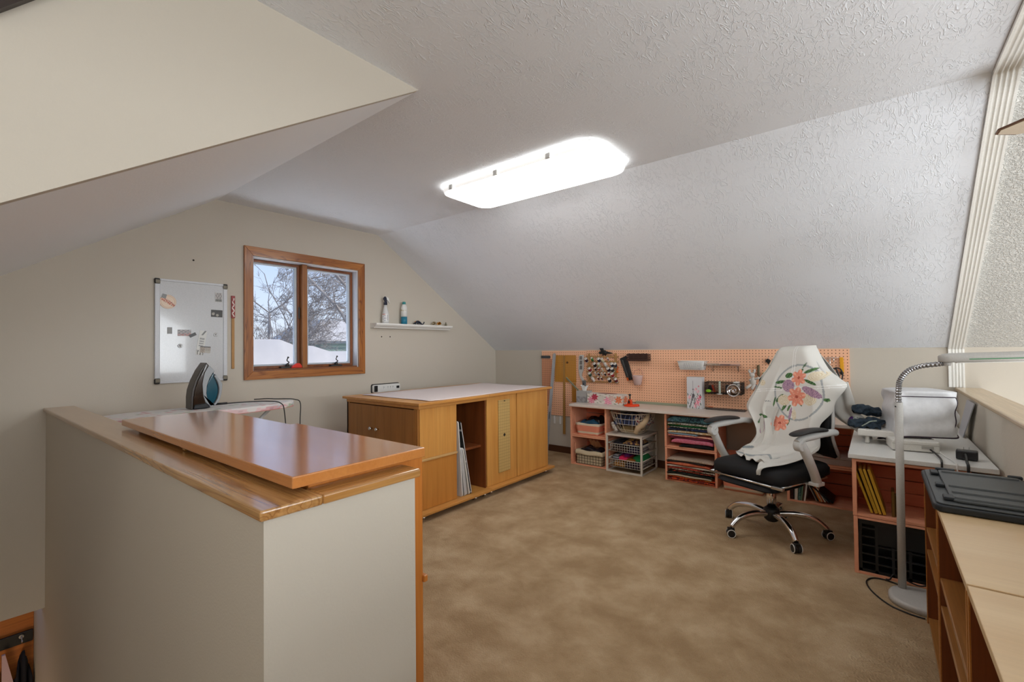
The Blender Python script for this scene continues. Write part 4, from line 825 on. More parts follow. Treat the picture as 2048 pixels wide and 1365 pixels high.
bk = thing('slatted_basket', 'dark brown slatted wooden box hanging on the pegboard', 'basket', (1.98, -.06, 1.08), group=PB)
for z in (1.085, 1.108, 1.131): MB().box(1.87, -.10, z, 2.095, -.095, z + .018).box(1.87, -.094, z, 1.875, -.0135, z + .018).box(2.09, -.094, z, 2.095, -.0135, z + .018).build('slat', DW, bk, split=True)
for x in (1.89, 1.94, 1.99, 2.04, 2.08): MB().box(x, -.0945, 1.083, x + .012, -.0905, 1.157).build('stay', DW, bk)
MB().box(1.87, -.1, 1.078, 2.095, -.0135, 1.083).build('bottom', DW, bk)
MB().box(1.89, -.085, 1.0835, 2.075, -.03, 1.153).build('bundle', plain('dark_brown_bundle', srgb(58, 34, 28), .8), bk, bevel=.006)
pc = thing('paper_trimmer', 'black rotary paper trimmer hanging tilted on the pegboard', 'tool', (1.85, -.03, .87), group=PB)
MB().prism([(1.762, 1.10), (1.835, 1.13), (1.908, .885), (1.848, .866)], 'Y', -.034, -.0135).build('base', plain('trimmer_black', (.016, .017, .018), .5), pc, bevel=.003)
MB().prism([(1.772, 1.09), (1.792, 1.098), (1.866, .885), (1.853, .88)], 'Y', -.046, -.0345).build('blade_rail', plain('trimmer_rail', (.03, .034, .034), .35), pc, bevel=.003)
MB().prism([(1.797, 1.085), (1.80, 1.086), (1.862, .90), (1.859, .899)], 'Y', -.037, -.0345).build('silver_line', STEEL, pc)
MB().prism([(1.842, .9), (1.862, .904), (1.870, .874), (1.852, .868)], 'Y', -.05, -.0465).build('orange_tab', plain('orange_plastic', srgb(206, 92, 30), .4), pc)
bu = thing('small_bucket', 'pale pink metal bucket hanging by its handle from pegboard', 'bucket', (1.975, -.065, .83), group=PB)
MB().lathe([(.0, 0), (.036, 0), (.055, .092), (.057, .094), (.054, .094), (.035, .004), (0, .004)], (1.975, -.072, .833), 24).build('pail', plain('pale_pink_metal', srgb(214, 190, 186), .35), bu)
MB().tube(smooth([(1.922, -.072, .922), (1.94, -.06, .97), (1.98, -.045, .992), (2.02, -.06, .97), (2.03, -.072, .922)], 5), .002, 6).tube([(1.98, -.0135, .99), (1.98, -.055, .988), (1.98, -.058, .998)], .002, 6).build('handle', plain('pink_wire', srgb(190, 120, 110), .4), bu)
# leaning stick and small level behind the tissue box
Tk, Lk = along((1.10, -.04, .878), (1.54, -.30, .652))
T2 = Matrix.Translation((0, 0, 0)) @ Tk
MB().box(-.004, -.010, 0, .004, .010, Lk, T=T2).build('sewing_gauge', plain('sage_green_plastic', srgb(150, 156, 132), .5), None, 'long sage green stick leaning diagonally behind tissue box', 'stick', bevel=.002)
lv = thing('grey_level', 'upright dark grey metal bar with slots left of tissue box', 'tool', (1.385, -.07, .6385))
MB().box(1.365, -.14, .6385, 1.402, -.115, .86).build('bar', plain('grey_steel_bar', srgb(112, 114, 116), .4, .3), lv, bevel=.002)
MB().box(1.379, -.1415, .78, 1.386, -.1405, .83).build('slot', BLACK, lv)
# white basket, acrylic shelf, black wire basket
wbk = thing('white_basket', 'small white woven plastic basket mounted on the pegboard', 'basket', (2.52, -.07, 1.0), group=PB)
bs = MB()
for k in range(7):
    z = 1.004 + k * .0125; e_ = .003 * k; bs.tube([(2.43 - e_, -.125 - e_, z), (2.625 + e_, -.125 - e_, z), (2.63 + e_, -.016, z), (2.425 - e_, -.016, z)], .0035 if k < 6 else .006, 6, closed=True)
for i in range(22):
    t_ = i / 21; bs.tube([(2.43 + .195 * t_ + (.008 if i % 2 else -.008) * 0, -.126, 1.002), (2.415 + .22 * t_, -.144, 1.08)], .003, 5)
for i in range(9):
    t_ = i / 8
    for sx, x in ((-1, 2.43), (1, 2.627)): bs.tube([(x, -.125 + .108 * t_, 1.002), (x + sx * .018, -.14 + .122 * t_, 1.08)], .003, 5)
bs.box(2.428, -.126, 1.0, 2.63, -.016, 1.004); bs.build('weave', WHITE, wbk)
MB().box(2.45, -.11, 1.005, 2.60, -.03, 1.062).build('contents', plain('dark_pouch', srgb(60, 50, 50), .8), wbk, bevel=.01)
acs = thing('acrylic_shelf', 'clear acrylic shelf on two small brackets, pegboard', 'shelf', (2.8, -.05, .98), group=PB)
ACR = plain('clear_acrylic', (.98, .93, .9), .05, trans=.92, ior=1.1, spec=.4)
MB().box(2.64, -.11, 1.041, 2.955, -.0135, 1.045).box(2.645, -.11, 1.0452, 2.95, -.107, 1.085).build('tray', ACR, acs)
for x in (2.70, 2.92): MB().tube([(x, -.014, .985), (x, -.014, 1.038), (x, -.09, 1.038), (x, -.014, .985)], .0022, 6).build('bracket', STEEL, acs)
for x0, x1, z1, cmt, lb in ((2.66, 2.76, 1.061, plain('tan_stuff', srgb(176, 156, 130), .7), 'pale tan pencil case lying in the clear acrylic shelf'), (2.77, 2.86, 1.056, plain('dark_red_stuff', srgb(90, 44, 40), .7), 'dark red pen lying in the clear acrylic shelf'), (2.865, 2.94, 1.055, plain('mauve_stuff', srgb(170, 130, 120), .7), 'mauve eraser block lying in the clear acrylic shelf')):
    MB().box(x0, -.10, 1.0455, x1, -.03, z1).build('stationery', cmt, None, lb, 'stationery', bevel=.006, group='stationery in the acrylic shelf')
wbs = thing('wire_basket', 'black wire mesh basket on pegboard filled with notions', 'basket', (2.81, -.08, .785), group=PB)
wm = MB()
for k in range(9):
    z = .790 + k * .0125; wm.tube([(2.655, -.14, z), (2.965, -.14, z), (2.965, -.016, z), (2.655, -.016, z)], .0012 if k < 8 else .003, 5, closed=True)
for i in range(32): x = 2.655 + .31 * i / 31; wm.tube([(x, -.14, .79), (x, -.14, .89)], .0011, 4)
for i in range(12):
    y = -.14 + .124 * i / 11
    for x in (2.655, 2.965): wm.tube([(x, y, .79), (x, y, .89)], .0011, 4)
wm.box(2.655, -.14, .786, 2.965, -.016, .789); wm.build('mesh', BLACK, wbs)
WG = 'notions kept in the black wire basket'
MB().prism([(2.677, .815), (2.73, .815), (2.725, .85), (2.69, .865), (2.675, .84)], 'Y', -.11, -.07).build('notion_case', plain('dark_case', (.015, .015, .016), .5), None, 'black round-topped case at left in the black wire basket', 'case', group=WG, bevel=.006)
MB().ball((2.69, -.146, .812), (.024, .004, .014)).build('green_clip', plain('lime_plastic', srgb(130, 190, 40), .4), None, 'lime green clip on left front of black wire basket', 'clip', group=WG)
MB().box(2.72, -.125, .80, 2.737, -.115, .868, T=rot(R(-18), 'Y', (2.728, -.12, .83))).build('orange_cutter', plain('orange_red', srgb(206, 70, 34), .4), None, 'orange-red stick tool inside the black wire basket', 'tool', group=WG)
gt = thing('measuring_tape_tube', 'tall white and green patterned tube standing in black basket', 'tube', (2.79, -.147, .79), group=WG)
MB().grid(lambda u, v: (2.79 + .009 * math.cos(u * 6.2832), -.158 + .009 * math.sin(u * 6.2832), .795 + .11 * v), 16, 60, col=lambda u, v: srgb(60, 110, 60) if int(v * 24) % 2 and .2 < u else srgb(210, 214, 206)).build('tube', painted('label_print', .4, 0), gt)
MB().lathe([(.024, 0), (.024, .004)], (2.79, -.172 + .004, .787), 16).build('foot', WHITE, gt)
MB().box(2.83, -.12, .795, 2.88, -.04, .868).build('notion_box', plain('navy_grey_box', srgb(52, 50, 62), .6), None, 'dark grey-blue box in middle of black wire basket', 'box', group=WG, bevel=.004)
MB().box(2.895, -.128, .80, 2.935, -.05, .90).build('white_packet', WHITE, None, 'white packet sticking up behind the round tin', 'packet', group=WG, bevel=.004)
tn = thing('round_tin', 'round clear tin of brown coils hanging on black basket', 'tin', (2.903, -.16, .775), group=WG)
TT = Matrix.Translation((2.903, -.146, .826)) @ Matrix.Rotation(R(90), 4, 'X')
MB().lathe([(.0, 0), (.053, 0), (.055, .004), (.055, .02), (.048, .02), (.047, .006), (0, .006)], (0, 0, 0), 32, T=TT).build('rim', CHROME, tn)
MB().tube([(math.cos(a / 5) * (.005 + a * .00075), math.sin(a / 5) * (.005 + a * .00075), .011) for a in range(52)], .0035, 5, T=TT).build('coil', plain('brown_cord', srgb(130, 92, 60), .5), tn)
by = thing('plush_bunny', 'pale grey plush bunny hanging on the pegboard', 'plush toy', (3.035, -.05, .84), group=PB)
PL = plain('pale_plush', srgb(204, 200, 194), .95, bump=.5, bscale=250); PLI = plain('blue_grey_plush', srgb(166, 170, 178), .95)
MB().ball((3.042, -.045, .905), (.026, .02, .042)).ball((3.036, -.05, .962), (.022, .018, .022)).build('body', PL, by)
MB().tube(smooth([(3.025, -.05, .975), (3.013, -.05, .995), (3.022, -.05, 1.008)], 4), .009, 8).tube(smooth([(3.048, -.05, .978), (3.058, -.05, 1.0), (3.052, -.05, 1.012)], 4), .009, 8).build('ear', PL, by, split=True)
MB().tube([(3.055, -.05, .925), (3.085, -.055, .936), (3.098, -.055, .932)], [.010, .011, .009], 8).tube([(3.028, -.05, .925), (3.012, -.055, .91)], [.009, .008], 8).build('arm', PL, by, split=True)
MB().tube([(3.03, -.045, .88), (3.005, -.055, .855), (2.985, -.06, .842)], [.013, .012, .013], 8).tube([(3.05, -.045, .875), (3.04, -.055, .85), (3.032, -.06, .835)], [.013, .012, .012], 8).build('leg', PL, by, split=True)
MB().prism([(3.06, .88), (3.09, .85), (3.08, .822), (3.055, .835)], 'Y', -.03, -.025).build('tag', PLI, by)
th_ = thing('stitch_tool', 'olive wooden handled tool above the plush bunny', 'tool', (3.087, -.03, .945), group=PB)
MB().lathe([(.009, 0), (.0115, .01), (.0095, .04), (.0125, .08), (.008, .095)], (3.083, -.028, .955), 14).build('handle', wood('olive_wood', srgb(112, 96, 62), srgb(86, 72, 44), 'Z', .5), th_)
MB().tube([(3.083, -.028, .955), (3.088, -.028, .935)], .003, 6).build('shank', STEEL, th_)
bc_ = thing('binder_clip', 'black binder clip hanging left of the draped chair', 'clip', (3.16, -.03, 1.06), group=PB)
MB().prism([(3.138, 1.09), (3.158, 1.108), (3.182, 1.092), (3.166, 1.058)], 'Y', -.04, -.0135).build('body', BLACK, bc_); MB().tube([(3.165, -.0135, 1.125), (3.165, -.03, 1.122), (3.163, -.03, 1.105)], .002, 6).build('hook', STEEL, bc_)
MB().box(3.118, -.028, .945, 3.165, -.014, .985).build('green_packet', plain('pale_green_pack', srgb(150, 182, 130), .5), None, 'small pale green packet on pegboard, half behind draped throw', 'packet', group=PB)
# rotary cutters, scissors, pincushion
YEL = plain('yellow_plastic', srgb(226, 160, 30), .35); ORG = plain('orange_plastic2', srgb(232, 120, 30), .4)
MB().tube([(3.50, -.016, 1.118), (3.70, -.016, 1.118)], .003, 6).tube([(3.61, -.016, 1.118), (3.61, -.05, 1.112), (3.61, -.05, 1.07), (3.605, -.05, 1.058)], .0035, 6).tube([(3.635, -.016, 1.118), (3.635, -.05, 1.112), (3.635, -.05, 1.085)], .0035, 6).build('hook_rail', CHROME, None, 'chrome hook rail holding the scissors and cutters', 'hook', group=PB)
rc1 = thing('rotary_cutter', 'yellow rotary cutter with dark strip left of scissors', 'rotary cutter', (3.555, -.03, 1.03), group=PB)
MB().prism([(3.54, 1.118), (3.552, 1.126), (3.562, 1.118), (3.572, 1.03), (3.56, 1.022), (3.546, 1.03), (3.538, 1.08)], 'Y', -.04, -.022).build('handle', YEL, rc1, bevel=.003)
MB().box(3.549, -.0415, 1.06, 3.556, -.0405, 1.10).build('strip', BLACK, rc1)
rc2 = thing('rotary_cutter', 'long yellow rotary cutter hanging right of scissors', 'rotary cutter', (3.69, -.03, .98), group=PB)
MB().prism([(3.672, 1.122), (3.698, 1.122), (3.701, 1.01), (3.699, .985), (3.686, .982), (3.675, 1.0)], 'Y', -.042, -.022).build('handle', YEL, rc2, bevel=.003)
MB().lathe([(.014, 0), (.014, .003)], (0, 0, 0), 16, T=Matrix.Translation((3.685, -.043, .995)) @ Matrix.Rotation(R(90), 4, 'X')).build('blade_guard', plain('dark_bronze', (.06, .055, .05), .4, .6), rc2)
sx_ = thing('fabric_scissors', 'large black handled fabric scissors with orange screw', 'scissors', (3.67, -.05, .8), group=PB)
MB().tube(smooth([(3.637, -.05, 1.035), (3.617, -.05, .995), (3.625, -.05, .95), (3.66, -.05, .925), (3.668, -.05, .96), (3.652, -.05, 1.02), (3.637, -.05, 1.035)], 5), .006, 8).tube(smooth([(3.645, -.055, 1.038), (3.675, -.055, 1.03), (3.69, -.055, 1.0), (3.69, -.055, .965), (3.683, -.055, .935)], 5), .005, 8).prism([(3.655, .925), (3.69, .95), (3.694, .91), (3.686, .87), (3.676, .88)], 'Y', -.058, -.046).build('handle', BLACK, sx_)
MB().prism([(3.672, .89), (3.690, .89), (3.698, .80), (3.694, .796)], 'Y', -.054, -.05).build('blade', STEEL, sx_)
MB().lathe([(.009, 0), (.009, .004)], (0, 0, 0), 14, T=Matrix.Translation((3.668, -.0585, .928)) @ Matrix.Rotation(R(90), 4, 'X')).build('screw', ORG, sx_)
sx2 = thing('small_scissors', 'slim steel scissors hanging beside the yellow cutter', 'scissors', (3.60, -.035, .92), group=PB)
MB().tube(smooth([(3.592, -.035, 1.11), (3.575, -.035, 1.095), (3.59, -.035, 1.078), (3.607, -.035, 1.09), (3.592, -.035, 1.11)], 4), .003, 6).tube([(3.595, -.035, 1.078), (3.602, -.035, 1.04)], .004, 6).prism([(3.595, 1.05), (3.606, 1.05), (3.596, .955), (3.584, .94)], 'Y', -.037, -.033).build('steel_body', STEEL, sx2)
pcn = thing('pincushion', 'purple tomato pincushion with green top on the pegboard', 'pincushion', (3.71, -.045, .765), group=PB)
MB().ball((3.71, -.04, .79), (.025, .024, .021)).build('cushion', plain('purple_felt', srgb(110, 48, 112), .9), pcn)
for a in range(5): MB().tube([(3.71, -.052, .808), (3.71 + .018 * math.cos(a * 1.257), -.06, .80 + .012 * math.sin(a * 1.257))], [.005, .001], 6).build('leaf', plain('green_felt', srgb(74, 140, 60), .9), pcn)
MB().tube([(3.71, -.04, .80), (3.71, -.04, .838)], .0008, 5).build('pin', plain('purple_felt', srgb(110, 48, 112), .9), pcn)
# ================================================================ WORKTOPS
GW = plain('greige_laminate', srgb(214, 204, 194), .4); WT = plain('white_laminate', srgb(222, 222, 220), .35)
MB().box(1.385, -.455, .612, 3.772, -.014, .637).build('desktop', GW, None, 'long pale greige worktop along the pegboard wall', 'desktop', bevel=.003)
MB().box(3.776, -1.515, .612, 4.344, -.014, .636).build('desktop', WT, None, 'white worktop under the covered sewing machine, right', 'desktop', bevel=.003)
DT = .6375
# ================================================================ CRATES
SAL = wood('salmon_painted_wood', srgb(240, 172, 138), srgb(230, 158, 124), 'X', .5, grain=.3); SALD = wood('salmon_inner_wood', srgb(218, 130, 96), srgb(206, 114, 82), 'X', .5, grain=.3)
def crate(x0, x1, z0, h, yf, depth, lb, group='salmon painted wooden crates used as shelving', slats=3):
    yb = yf + depth; t = thing('wooden_crate', lb, 'crate', ((x0 + x1) / 2, (yf + yb) / 2, z0 + .001), group=group); z0 += .001; h -= .002; th = .018
    for xa, xb in ((x0, x0 + th), (x1 - th, x1)):
        ym = (yf + yb) / 2; zm = z0 + h / 2 + .0; s_ = MB()      # end board with a slotted hand hole
        s_.box(xa, yf, z0, xb, yf + .045, z0 + h); s_.box(xa, yf + .07, z0, xb, yb, z0 + h); s_.box(xa, yf + .045, z0, xb, yf + .07, z0 + h * .3); s_.box(xa, yf + .045, z0 + h * .72, xb, yf + .07, z0 + h)
        s_.build('end_board', SAL, t)
    for zz in (z0, z0 + h - .012):
        for k in range(3):
            w_ = (depth) / 3; MB().box(x0 + th + .0005, yf + k * w_ + .002, zz, x1 - th - .0005, yf + (k + 1) * w_ - .002, zz + .012).build('slat', SAL, t)
    hh = (h - .026) / slats
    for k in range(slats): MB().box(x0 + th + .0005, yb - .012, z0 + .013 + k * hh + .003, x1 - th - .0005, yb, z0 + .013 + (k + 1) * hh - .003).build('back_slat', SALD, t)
    return t
YF, DP = -.39, .33
crate(1.360, 1.777, .305, .305, YF, DP, 'upper left end salmon crate holding the striped bin')
crate(1.362, 1.779, 0, .304, YF, DP, 'lower left end salmon crate holding the wire grid basket')
crate(2.365, 2.815, .305, .305, YF, DP, 'upper salmon crate stuffed with blue, green and pink fabrics')
crate(2.367, 2.817, 0, .304, YF, DP, 'lower salmon crate with striped and orange folded fabrics')
crate(3.335, 3.768, 0, .304, YF, DP, 'salmon crate of magazines on carpet behind office chair')
crate(3.337, 3.770, .305, .305, YF, DP, 'upper salmon crate behind office chair above the magazines', slats=3)
crate(3.792, 4.252, .305, .303, -1.50, .32, 'upper salmon crate under white worktop with yellow books', slats=4)
crate(3.794, 4.254, 0, .304, -1.50, .32, 'lower salmon crate under white worktop holding black crate')
crate(3.796, 4.25, .305, .303, -.80, .32, 'upper rear salmon crate under the white worktop, side facing chair', slats=4)
crate(3.798, 4.252, 0, .304, -.80, .32, 'lower rear salmon crate under the white worktop, side facing chair')
# ---------------- fabric bins
def bin_(name, x0, x1, yf, z0, h, taper, mat, lb, depth=.26):
    t = thing(name, lb, 'storage bin', ((x0 + x1) / 2, yf + depth / 2, z0)); m_ = MB()
    o0 = [(x0 + taper, yf + taper * .6), (x1 - taper, yf + taper * .6), (x1 - taper, yf + depth - taper), (x0 + taper, yf + depth - taper)]; o1 = [(x0, yf), (x1, yf), (x1, yf + depth), (x0, yf + depth)]
    N_ = 10; P0 = [(o0[k][0] + (o0[(k + 1) % 4][0] - o0[k][0]) * i / N_, o0[k][1] + (o0[(k + 1) % 4][1] - o0[k][1]) * i / N_) for k in range(4) for i in range(N_)]
    P1 = [(o1[k][0] + (o1[(k + 1) % 4][0] - o1[k][0]) * i / N_, o1[k][1] + (o1[(k + 1) % 4][1] - o1[k][1]) * i / N_) for k in range(4) for i in range(N_)]
    M_ = 8; vs = []
    for j in range(M_ + 1):
        f_ = j / M_
        for i in range(4 * N_): vs.append((P0[i][0] * (1 - f_) + P1[i][0] * f_, P0[i][1] * (1 - f_) + P1[i][1] * f_ + .003 * math.sin(i * 1.7 + j), z0 + h * f_ + (.003 * math.sin(i * .8) if j == M_ else 0)))
    K = 4 * N_; m_.add(vs, [(j * K + i, j * K + (i + 1) % K, (j + 1) * K + (i + 1) % K, (j + 1) * K + i) for j in range(M_) for i in range(K)] + [tuple(range(K))[::-1]], True)
    m_.build('bin_wall', mat, t, solid=.005); return t
m, n, l, b = nodes('striped_bin_cloth'); c = n.new('ShaderNodeTexCoord'); s = n.new('ShaderNodeSeparateXYZ'); l.new(c.outputs['Object'], s.inputs[0])
a = n.new('ShaderNodeMath'); a.operation = 'MULTIPLY'; a.inputs[1].default_value = 1 / .14; l.new(s.outputs[2], a.inputs[0])
rp = ramp(n, l, a.outputs[0], [(0, srgb(226, 150, 122)), (.10, srgb(214, 200, 176)), (.24, srgb(222, 138, 110)), (.68, srgb(214, 200, 176)), (.95, srgb(222, 138, 110))], 'CONSTANT'); l.new(rp.outputs[0], b.inputs['Base Color']); b.inputs['Roughness'].default_value = .85; SBIN = m
bin_('striped_fabric_bin', 1.42, 1.69, -.385, .3195, .118, .022, SBIN, 'coral and cream striped fabric bin in the upper left crate')
MB().tube(smooth([(1.696, -.30, .40), (1.715, -.27, .395), (1.715, -.22, .392), (1.696, -.19, .40)], 4), .005, 6).build('bin_handle', plain('coral_rope', srgb(214, 90, 80), .7), bpy.data.objects['striped_fabric_bin'])
bin_('large_fabric_bin', 2.842, 3.19, -.40, .001, .29, .03, SBIN, 'tall coral and cream fabric bin on carpet behind the chair', .28)
gb = thing('grid_basket', 'brown wire grid basket lined with cream cloth, lower left crate', 'basket', (1.575, -.26, .014))
WB = plain('brown_wire', srgb(70, 48, 26), .4)
gm = MB()
for k in range(5): z = .018 + k * .029; e_ = .0012 * k; gm.tube([(1.422 - e_, -.378 - e_, z), (1.715 + e_, -.378 - e_, z), (1.715 + e_, -.12, z), (1.422 - e_, -.12, z)], .0022, 5, closed=True)
for i in range(10): x = 1.422 + .293 * i / 9; gm.tube([(x, -.379, .017), (x, -.382, .142)], .0022, 5)
for i in range(1, 8):
    y = -.378 + .258 * i / 8
    for x in (1.42, 1.717): gm.tube([(x, y, .017), (x, y, .142)], .0022, 5)
gm.build('wire_grid', WB, gb)
LIN = plain('cream_linen', srgb(206, 192, 162), .9, bump=.3, bscale=60)
l_ = MB()
def lin(u, v):
    per = [(1.427, -.372), (1.71, -.372), (1.71, -.126), (1.427, -.126)]; k = min(3, int(u * 4)); f_ = u * 4 - k; p = per[k]; q = per[(k + 1) % 4]
    x = p[0] + (q[0] - p[0]) * f_; y = p[1] + (q[1] - p[1]) * f_; o_ = 0
    z = .016 + .14 * min(1, v / .72)
    if v > .72: o_ = min(.02, (v - .72) * .14); z = .156 - max(0, v - .78) * .19
    cx, cy = 1.5685, -.249; d = math.hypot(x - cx, y - cy); bul = .004 * abs(math.sin(f_ * math.pi * 6)) * (1 if v < .72 else 0)
    return (x + (x - cx) / d * o_ * 1.0, y + (y - cy) / d * (o_ * 1.0) - 0 * bul, z + .004 * math.sin(u * 40) * (v > .7))
l_.grid(lin, 96, 20).box(1.43, -.37, .0155, 1.707, -.128, .0175); l_.build('linen_liner', LIN, gb, solid=.003)
# ---------------- folded fabrics
def fold(x0, x1, yf, depth, z0, th, mat, lb, seed, group, sag=.006, tilt=0, layers=1, yj=0):
    rnd = random.Random(seed); ph = rnd.uniform(0, 6); th_eff = th - .001; yf += rnd.uniform(-.004, .008) + yj
    def P(u, v):
        x = x0 + (x1 - x0) * u; a = 2 * math.pi * v; c_, s_ = math.cos(a), math.sin(a)
        yy = yf + depth / 2 + depth / 2 * math.copysign(abs(c_) ** .22, c_); zz = th_eff / 2 + th_eff / 2 * math.copysign(abs(s_) ** .55, s_)
        k = 1 - .55 * (abs(2 * u - 1) ** 8)
        wav = sag * (math.sin(u * 5 + ph) * .6 + math.sin(u * 11 + ph * 2) * .3) * (1 if v > .5 else .5)
        yy += .006 * math.sin(u * 9 + ph) * (1 if c_ < 0 else 0)
        return (x, yy, z0 + .0005 + (zz * k) + max(-th_eff * .25, wav) * .6 * (zz / th_eff) + tilt * u)
    mb = MB().grid(P, 26, 28, flip=False)
    n0 = len(mb.v); mb.add([P(0, k / 28) for k in range(28)], [tuple(range(28))]); mb.add([P(1, k / 28) for k in range(28)], [tuple(range(28))[::-1]])
    return mb.build('folded_fabric', mat, None, lb, 'fabric', group=group)
FG = 'folded fabrics stacked in the upper middle crate'
fx0, fx1 = 2.39, 2.79
c3 = lambda *q: [srgb(*v) for v in q]
z = .3185
F1 = [(.030, plain('fab_black', srgb(22, 18, 20), .9), 'black folded fabric at the bottom right of upper stack', 2.50, 2.79),
 (.046, print_cloth('fab_pink', c3((196, 96, 120), (206, 120, 140), (178, 70, 96)), 60), 'thick rose pink speckled fabric in the upper middle crate', 2.43, 2.785),
 (.016, plain('fab_plum', srgb(120, 34, 62), .9), 'thin plum red fabric above the rose pink one', 2.42, 2.79),
 (.018, print_cloth('fab_salmon', c3((220, 130, 120), (230, 170, 150), (200, 70, 80)), 30), 'salmon and red fabric fold in middle of upper stack', 2.40, 2.79),
 (.012, plain('fab_lightblue', srgb(140, 168, 186), .9), 'thin light blue fabric in the upper stack', 2.40, 2.66),
 (.024, print_cloth('fab_cream', c3((206, 192, 166), (190, 150, 100), (214, 204, 184)), 24), 'cream floral fabric in the middle of upper stack', 2.395, 2.79),
 (.022, print_cloth('fab_navy', c3((24, 34, 62), (30, 44, 84), (130, 146, 180)), 26), 'navy blue patterned fabric in the upper stack', 2.40, 2.79),
 (.012, print_cloth('fab_check', c3((180, 176, 160), (50, 60, 54), (200, 196, 180)), 50), 'thin black and cream checked fabric in upper stack', 2.41, 2.78),
 (.012, plain('fab_green', srgb(18, 104, 44), .9), 'thin vivid green fabric in the upper stack', 2.39, 2.79),
 (.022, print_cloth('fab_dots', c3((60, 70, 50), (196, 192, 180), (90, 70, 50), (170, 160, 60)), 46), 'dark speckled fabric under the teal one', 2.395, 2.79),
 (.056, print_cloth('fab_teal', c3((44, 84, 88), (74, 118, 128), (30, 56, 70), (110, 140, 160)), 16), 'thick teal and blue mottled fabric on top of stack', 2.395, 2.79)]
for i, (th, mt_, lb, a, bb) in enumerate(F1): fold(a, bb, -.405, .26, z, th, mt_, lb, i, FG); z += th * .985 + .0006
FG2 = 'folded fabrics stacked in the lower middle crate'
z = .0135
F2 = [(.028, print_cloth('fab_fire', c3((90, 20, 14), (196, 70, 24), (60, 14, 12)), 30), 'dark red and orange fabric at bottom of lower stack', 2.39, 2.80),
 (.012, print_cloth('fab_flame', c3((190, 60, 20), (220, 120, 40), (110, 30, 16)), 36), 'orange flame patterned thin fabric in lower stack', 2.40, 2.80),
 (.016, plain('fab_beige', srgb(190, 174, 150), .9), 'beige fabric near bottom of the lower stack', 2.39, 2.77),
 (.024, print_cloth('fab_blackgreen', c3((20, 22, 20), (30, 44, 34), (50, 60, 50)), 30), 'black and dark green fabric in the lower stack', 2.385, 2.78),
 (.014, print_cloth('fab_brownmulti', c3((60, 24, 18), (170, 60, 30), (40, 30, 20)), 44), 'dark brown multicolour fabric in the lower stack', 2.44, 2.80),
 (.014, print_cloth('fab_lace', c3((190, 176, 154), (90, 80, 70), (206, 196, 176)), 60), 'grey lace patterned fabric in the lower stack', 2.40, 2.80),
 (.013, print_cloth('fab_redprint', c3((200, 80, 60), (140, 40, 30), (214, 150, 120)), 40), 'thin red printed fabric in the lower stack', 2.40, 2.70),
 (.016, plain('fab_greywhite', srgb(196, 188, 174), .9), 'off-white fabric in middle of lower stack', 2.385, 2.79),
 (.028, print_cloth('fab_terracotta', c3((206, 110, 74), (196, 96, 66), (212, 128, 92)), 12), 'thick terracotta fabric in the lower stack', 2.385, 2.76),
 (.010, plain('fab_darkgrey', srgb(60, 50, 46), .9), 'thin dark grey fabric under the striped one', 2.38, 2.72),
 (.026, stripes('fab_stripe', srgb(120, 90, 70), srgb(204, 190, 172), 0, .0105, .42), 'brown and white striped fabric on top of lower stack', 2.39, 2.79)]
for i, (th, mt_, lb, a, bb) in enumerate(F2): fold(a, bb, -.41, .27, z, th, mt_, lb, 20 + i, FG2); z += th * .985 + .0006
# fabrics in bins: slumped folds
def slump(name, P, r_, mat, lb, cat='fabric', group=None, flat_=.45, n_=10):
    q = smooth(P, 4); T = None; mb = MB(); mb.tube(q, [r_ * (.6 + .4 * math.sin(math.pi * i / (len(q) - 1))) * (1 + .12 * math.sin(i * 2.1)) for i in range(len(q))], n_)
    zc_ = sum(p[2] for p in q) / len(q); mb.v = [(x, y, zc_ + (z_ - zc_) * 1.0) for x, y, z_ in mb.v]
    return mb.build(name, mat, None, lb, cat, group=group)
def wad(x0, x1, y0, y1, z0, z1, mat, lb, seed, group, amp=.012, slope=0, n_=22):
    rnd = random.Random(seed); a, c_, d = [rnd.uniform(0, 6) for _ in range(3)]
    def P(u, v):
        e_ = (1 - abs(2 * u - 1) ** 4) * (1 - abs(2 * v - 1) ** 4); h_ = z0 + (z1 - z0) * e_ ** .5 + slope * u * e_ ** .3
        return (x0 + (x1 - x0) * u, y0 + (y1 - y0) * v, max(z0, h_ + amp * e_ * (math.sin(u * 11 + a + 3 * v) + .7 * math.sin(v * 9 + c_ - u * 6) + .5 * math.sin(u * 23 + d))))
    mb = MB().grid(P, n_, n_).grid(lambda u, v: (x0 + (x1 - x0) * u, y0 + (y1 - y0) * v, z0 - .002), 1, 1, flip=True, sm=False); return mb.build('loose_fabric', mat, None, lb, 'fabric', group=group)
GBIN = 'loose fabrics in the bins under the worktop'
wad(1.435, 1.675, -.36, -.15, .415, .462, plain('satin_teal', srgb(20, 70, 96), .25, coat=.3), 'shiny teal blue fabric heaped in the striped bin', 1, GBIN, .008, .02)
wad(1.50, 1.682, -.34, -.16, .425, .485, plain('satin_black', srgb(12, 12, 16), .25), 'shiny black fabric lying on top of the striped bin', 5, GBIN, .01, .02)
wad(1.455, 1.70, -.37, -.22, .150, .185, plain('black_gloss_cloth', (.008, .008, .012), .15, coat=.5), 'glossy black cloth bundle across the wire grid basket', 9, GBIN, .008)
for i, (x, a) in enumerate(((1.53, 12), (1.575, 20), (1.62, 26))): MB().box(x - .016, -.21, .16, x + .016, -.20, .25, T=rot(R(-a - 14), 'Y', (x, -.2, .17))).build('wooden_slat_toy', wood('balsa', srgb(206, 150, 104), srgb(190, 130, 84), 'Z', .6), None, ['left', 'middle', 'right'][i] + ' of three tan wooden strips in the wire grid basket', 'wood strip', group='tan wooden strips in the grid basket')
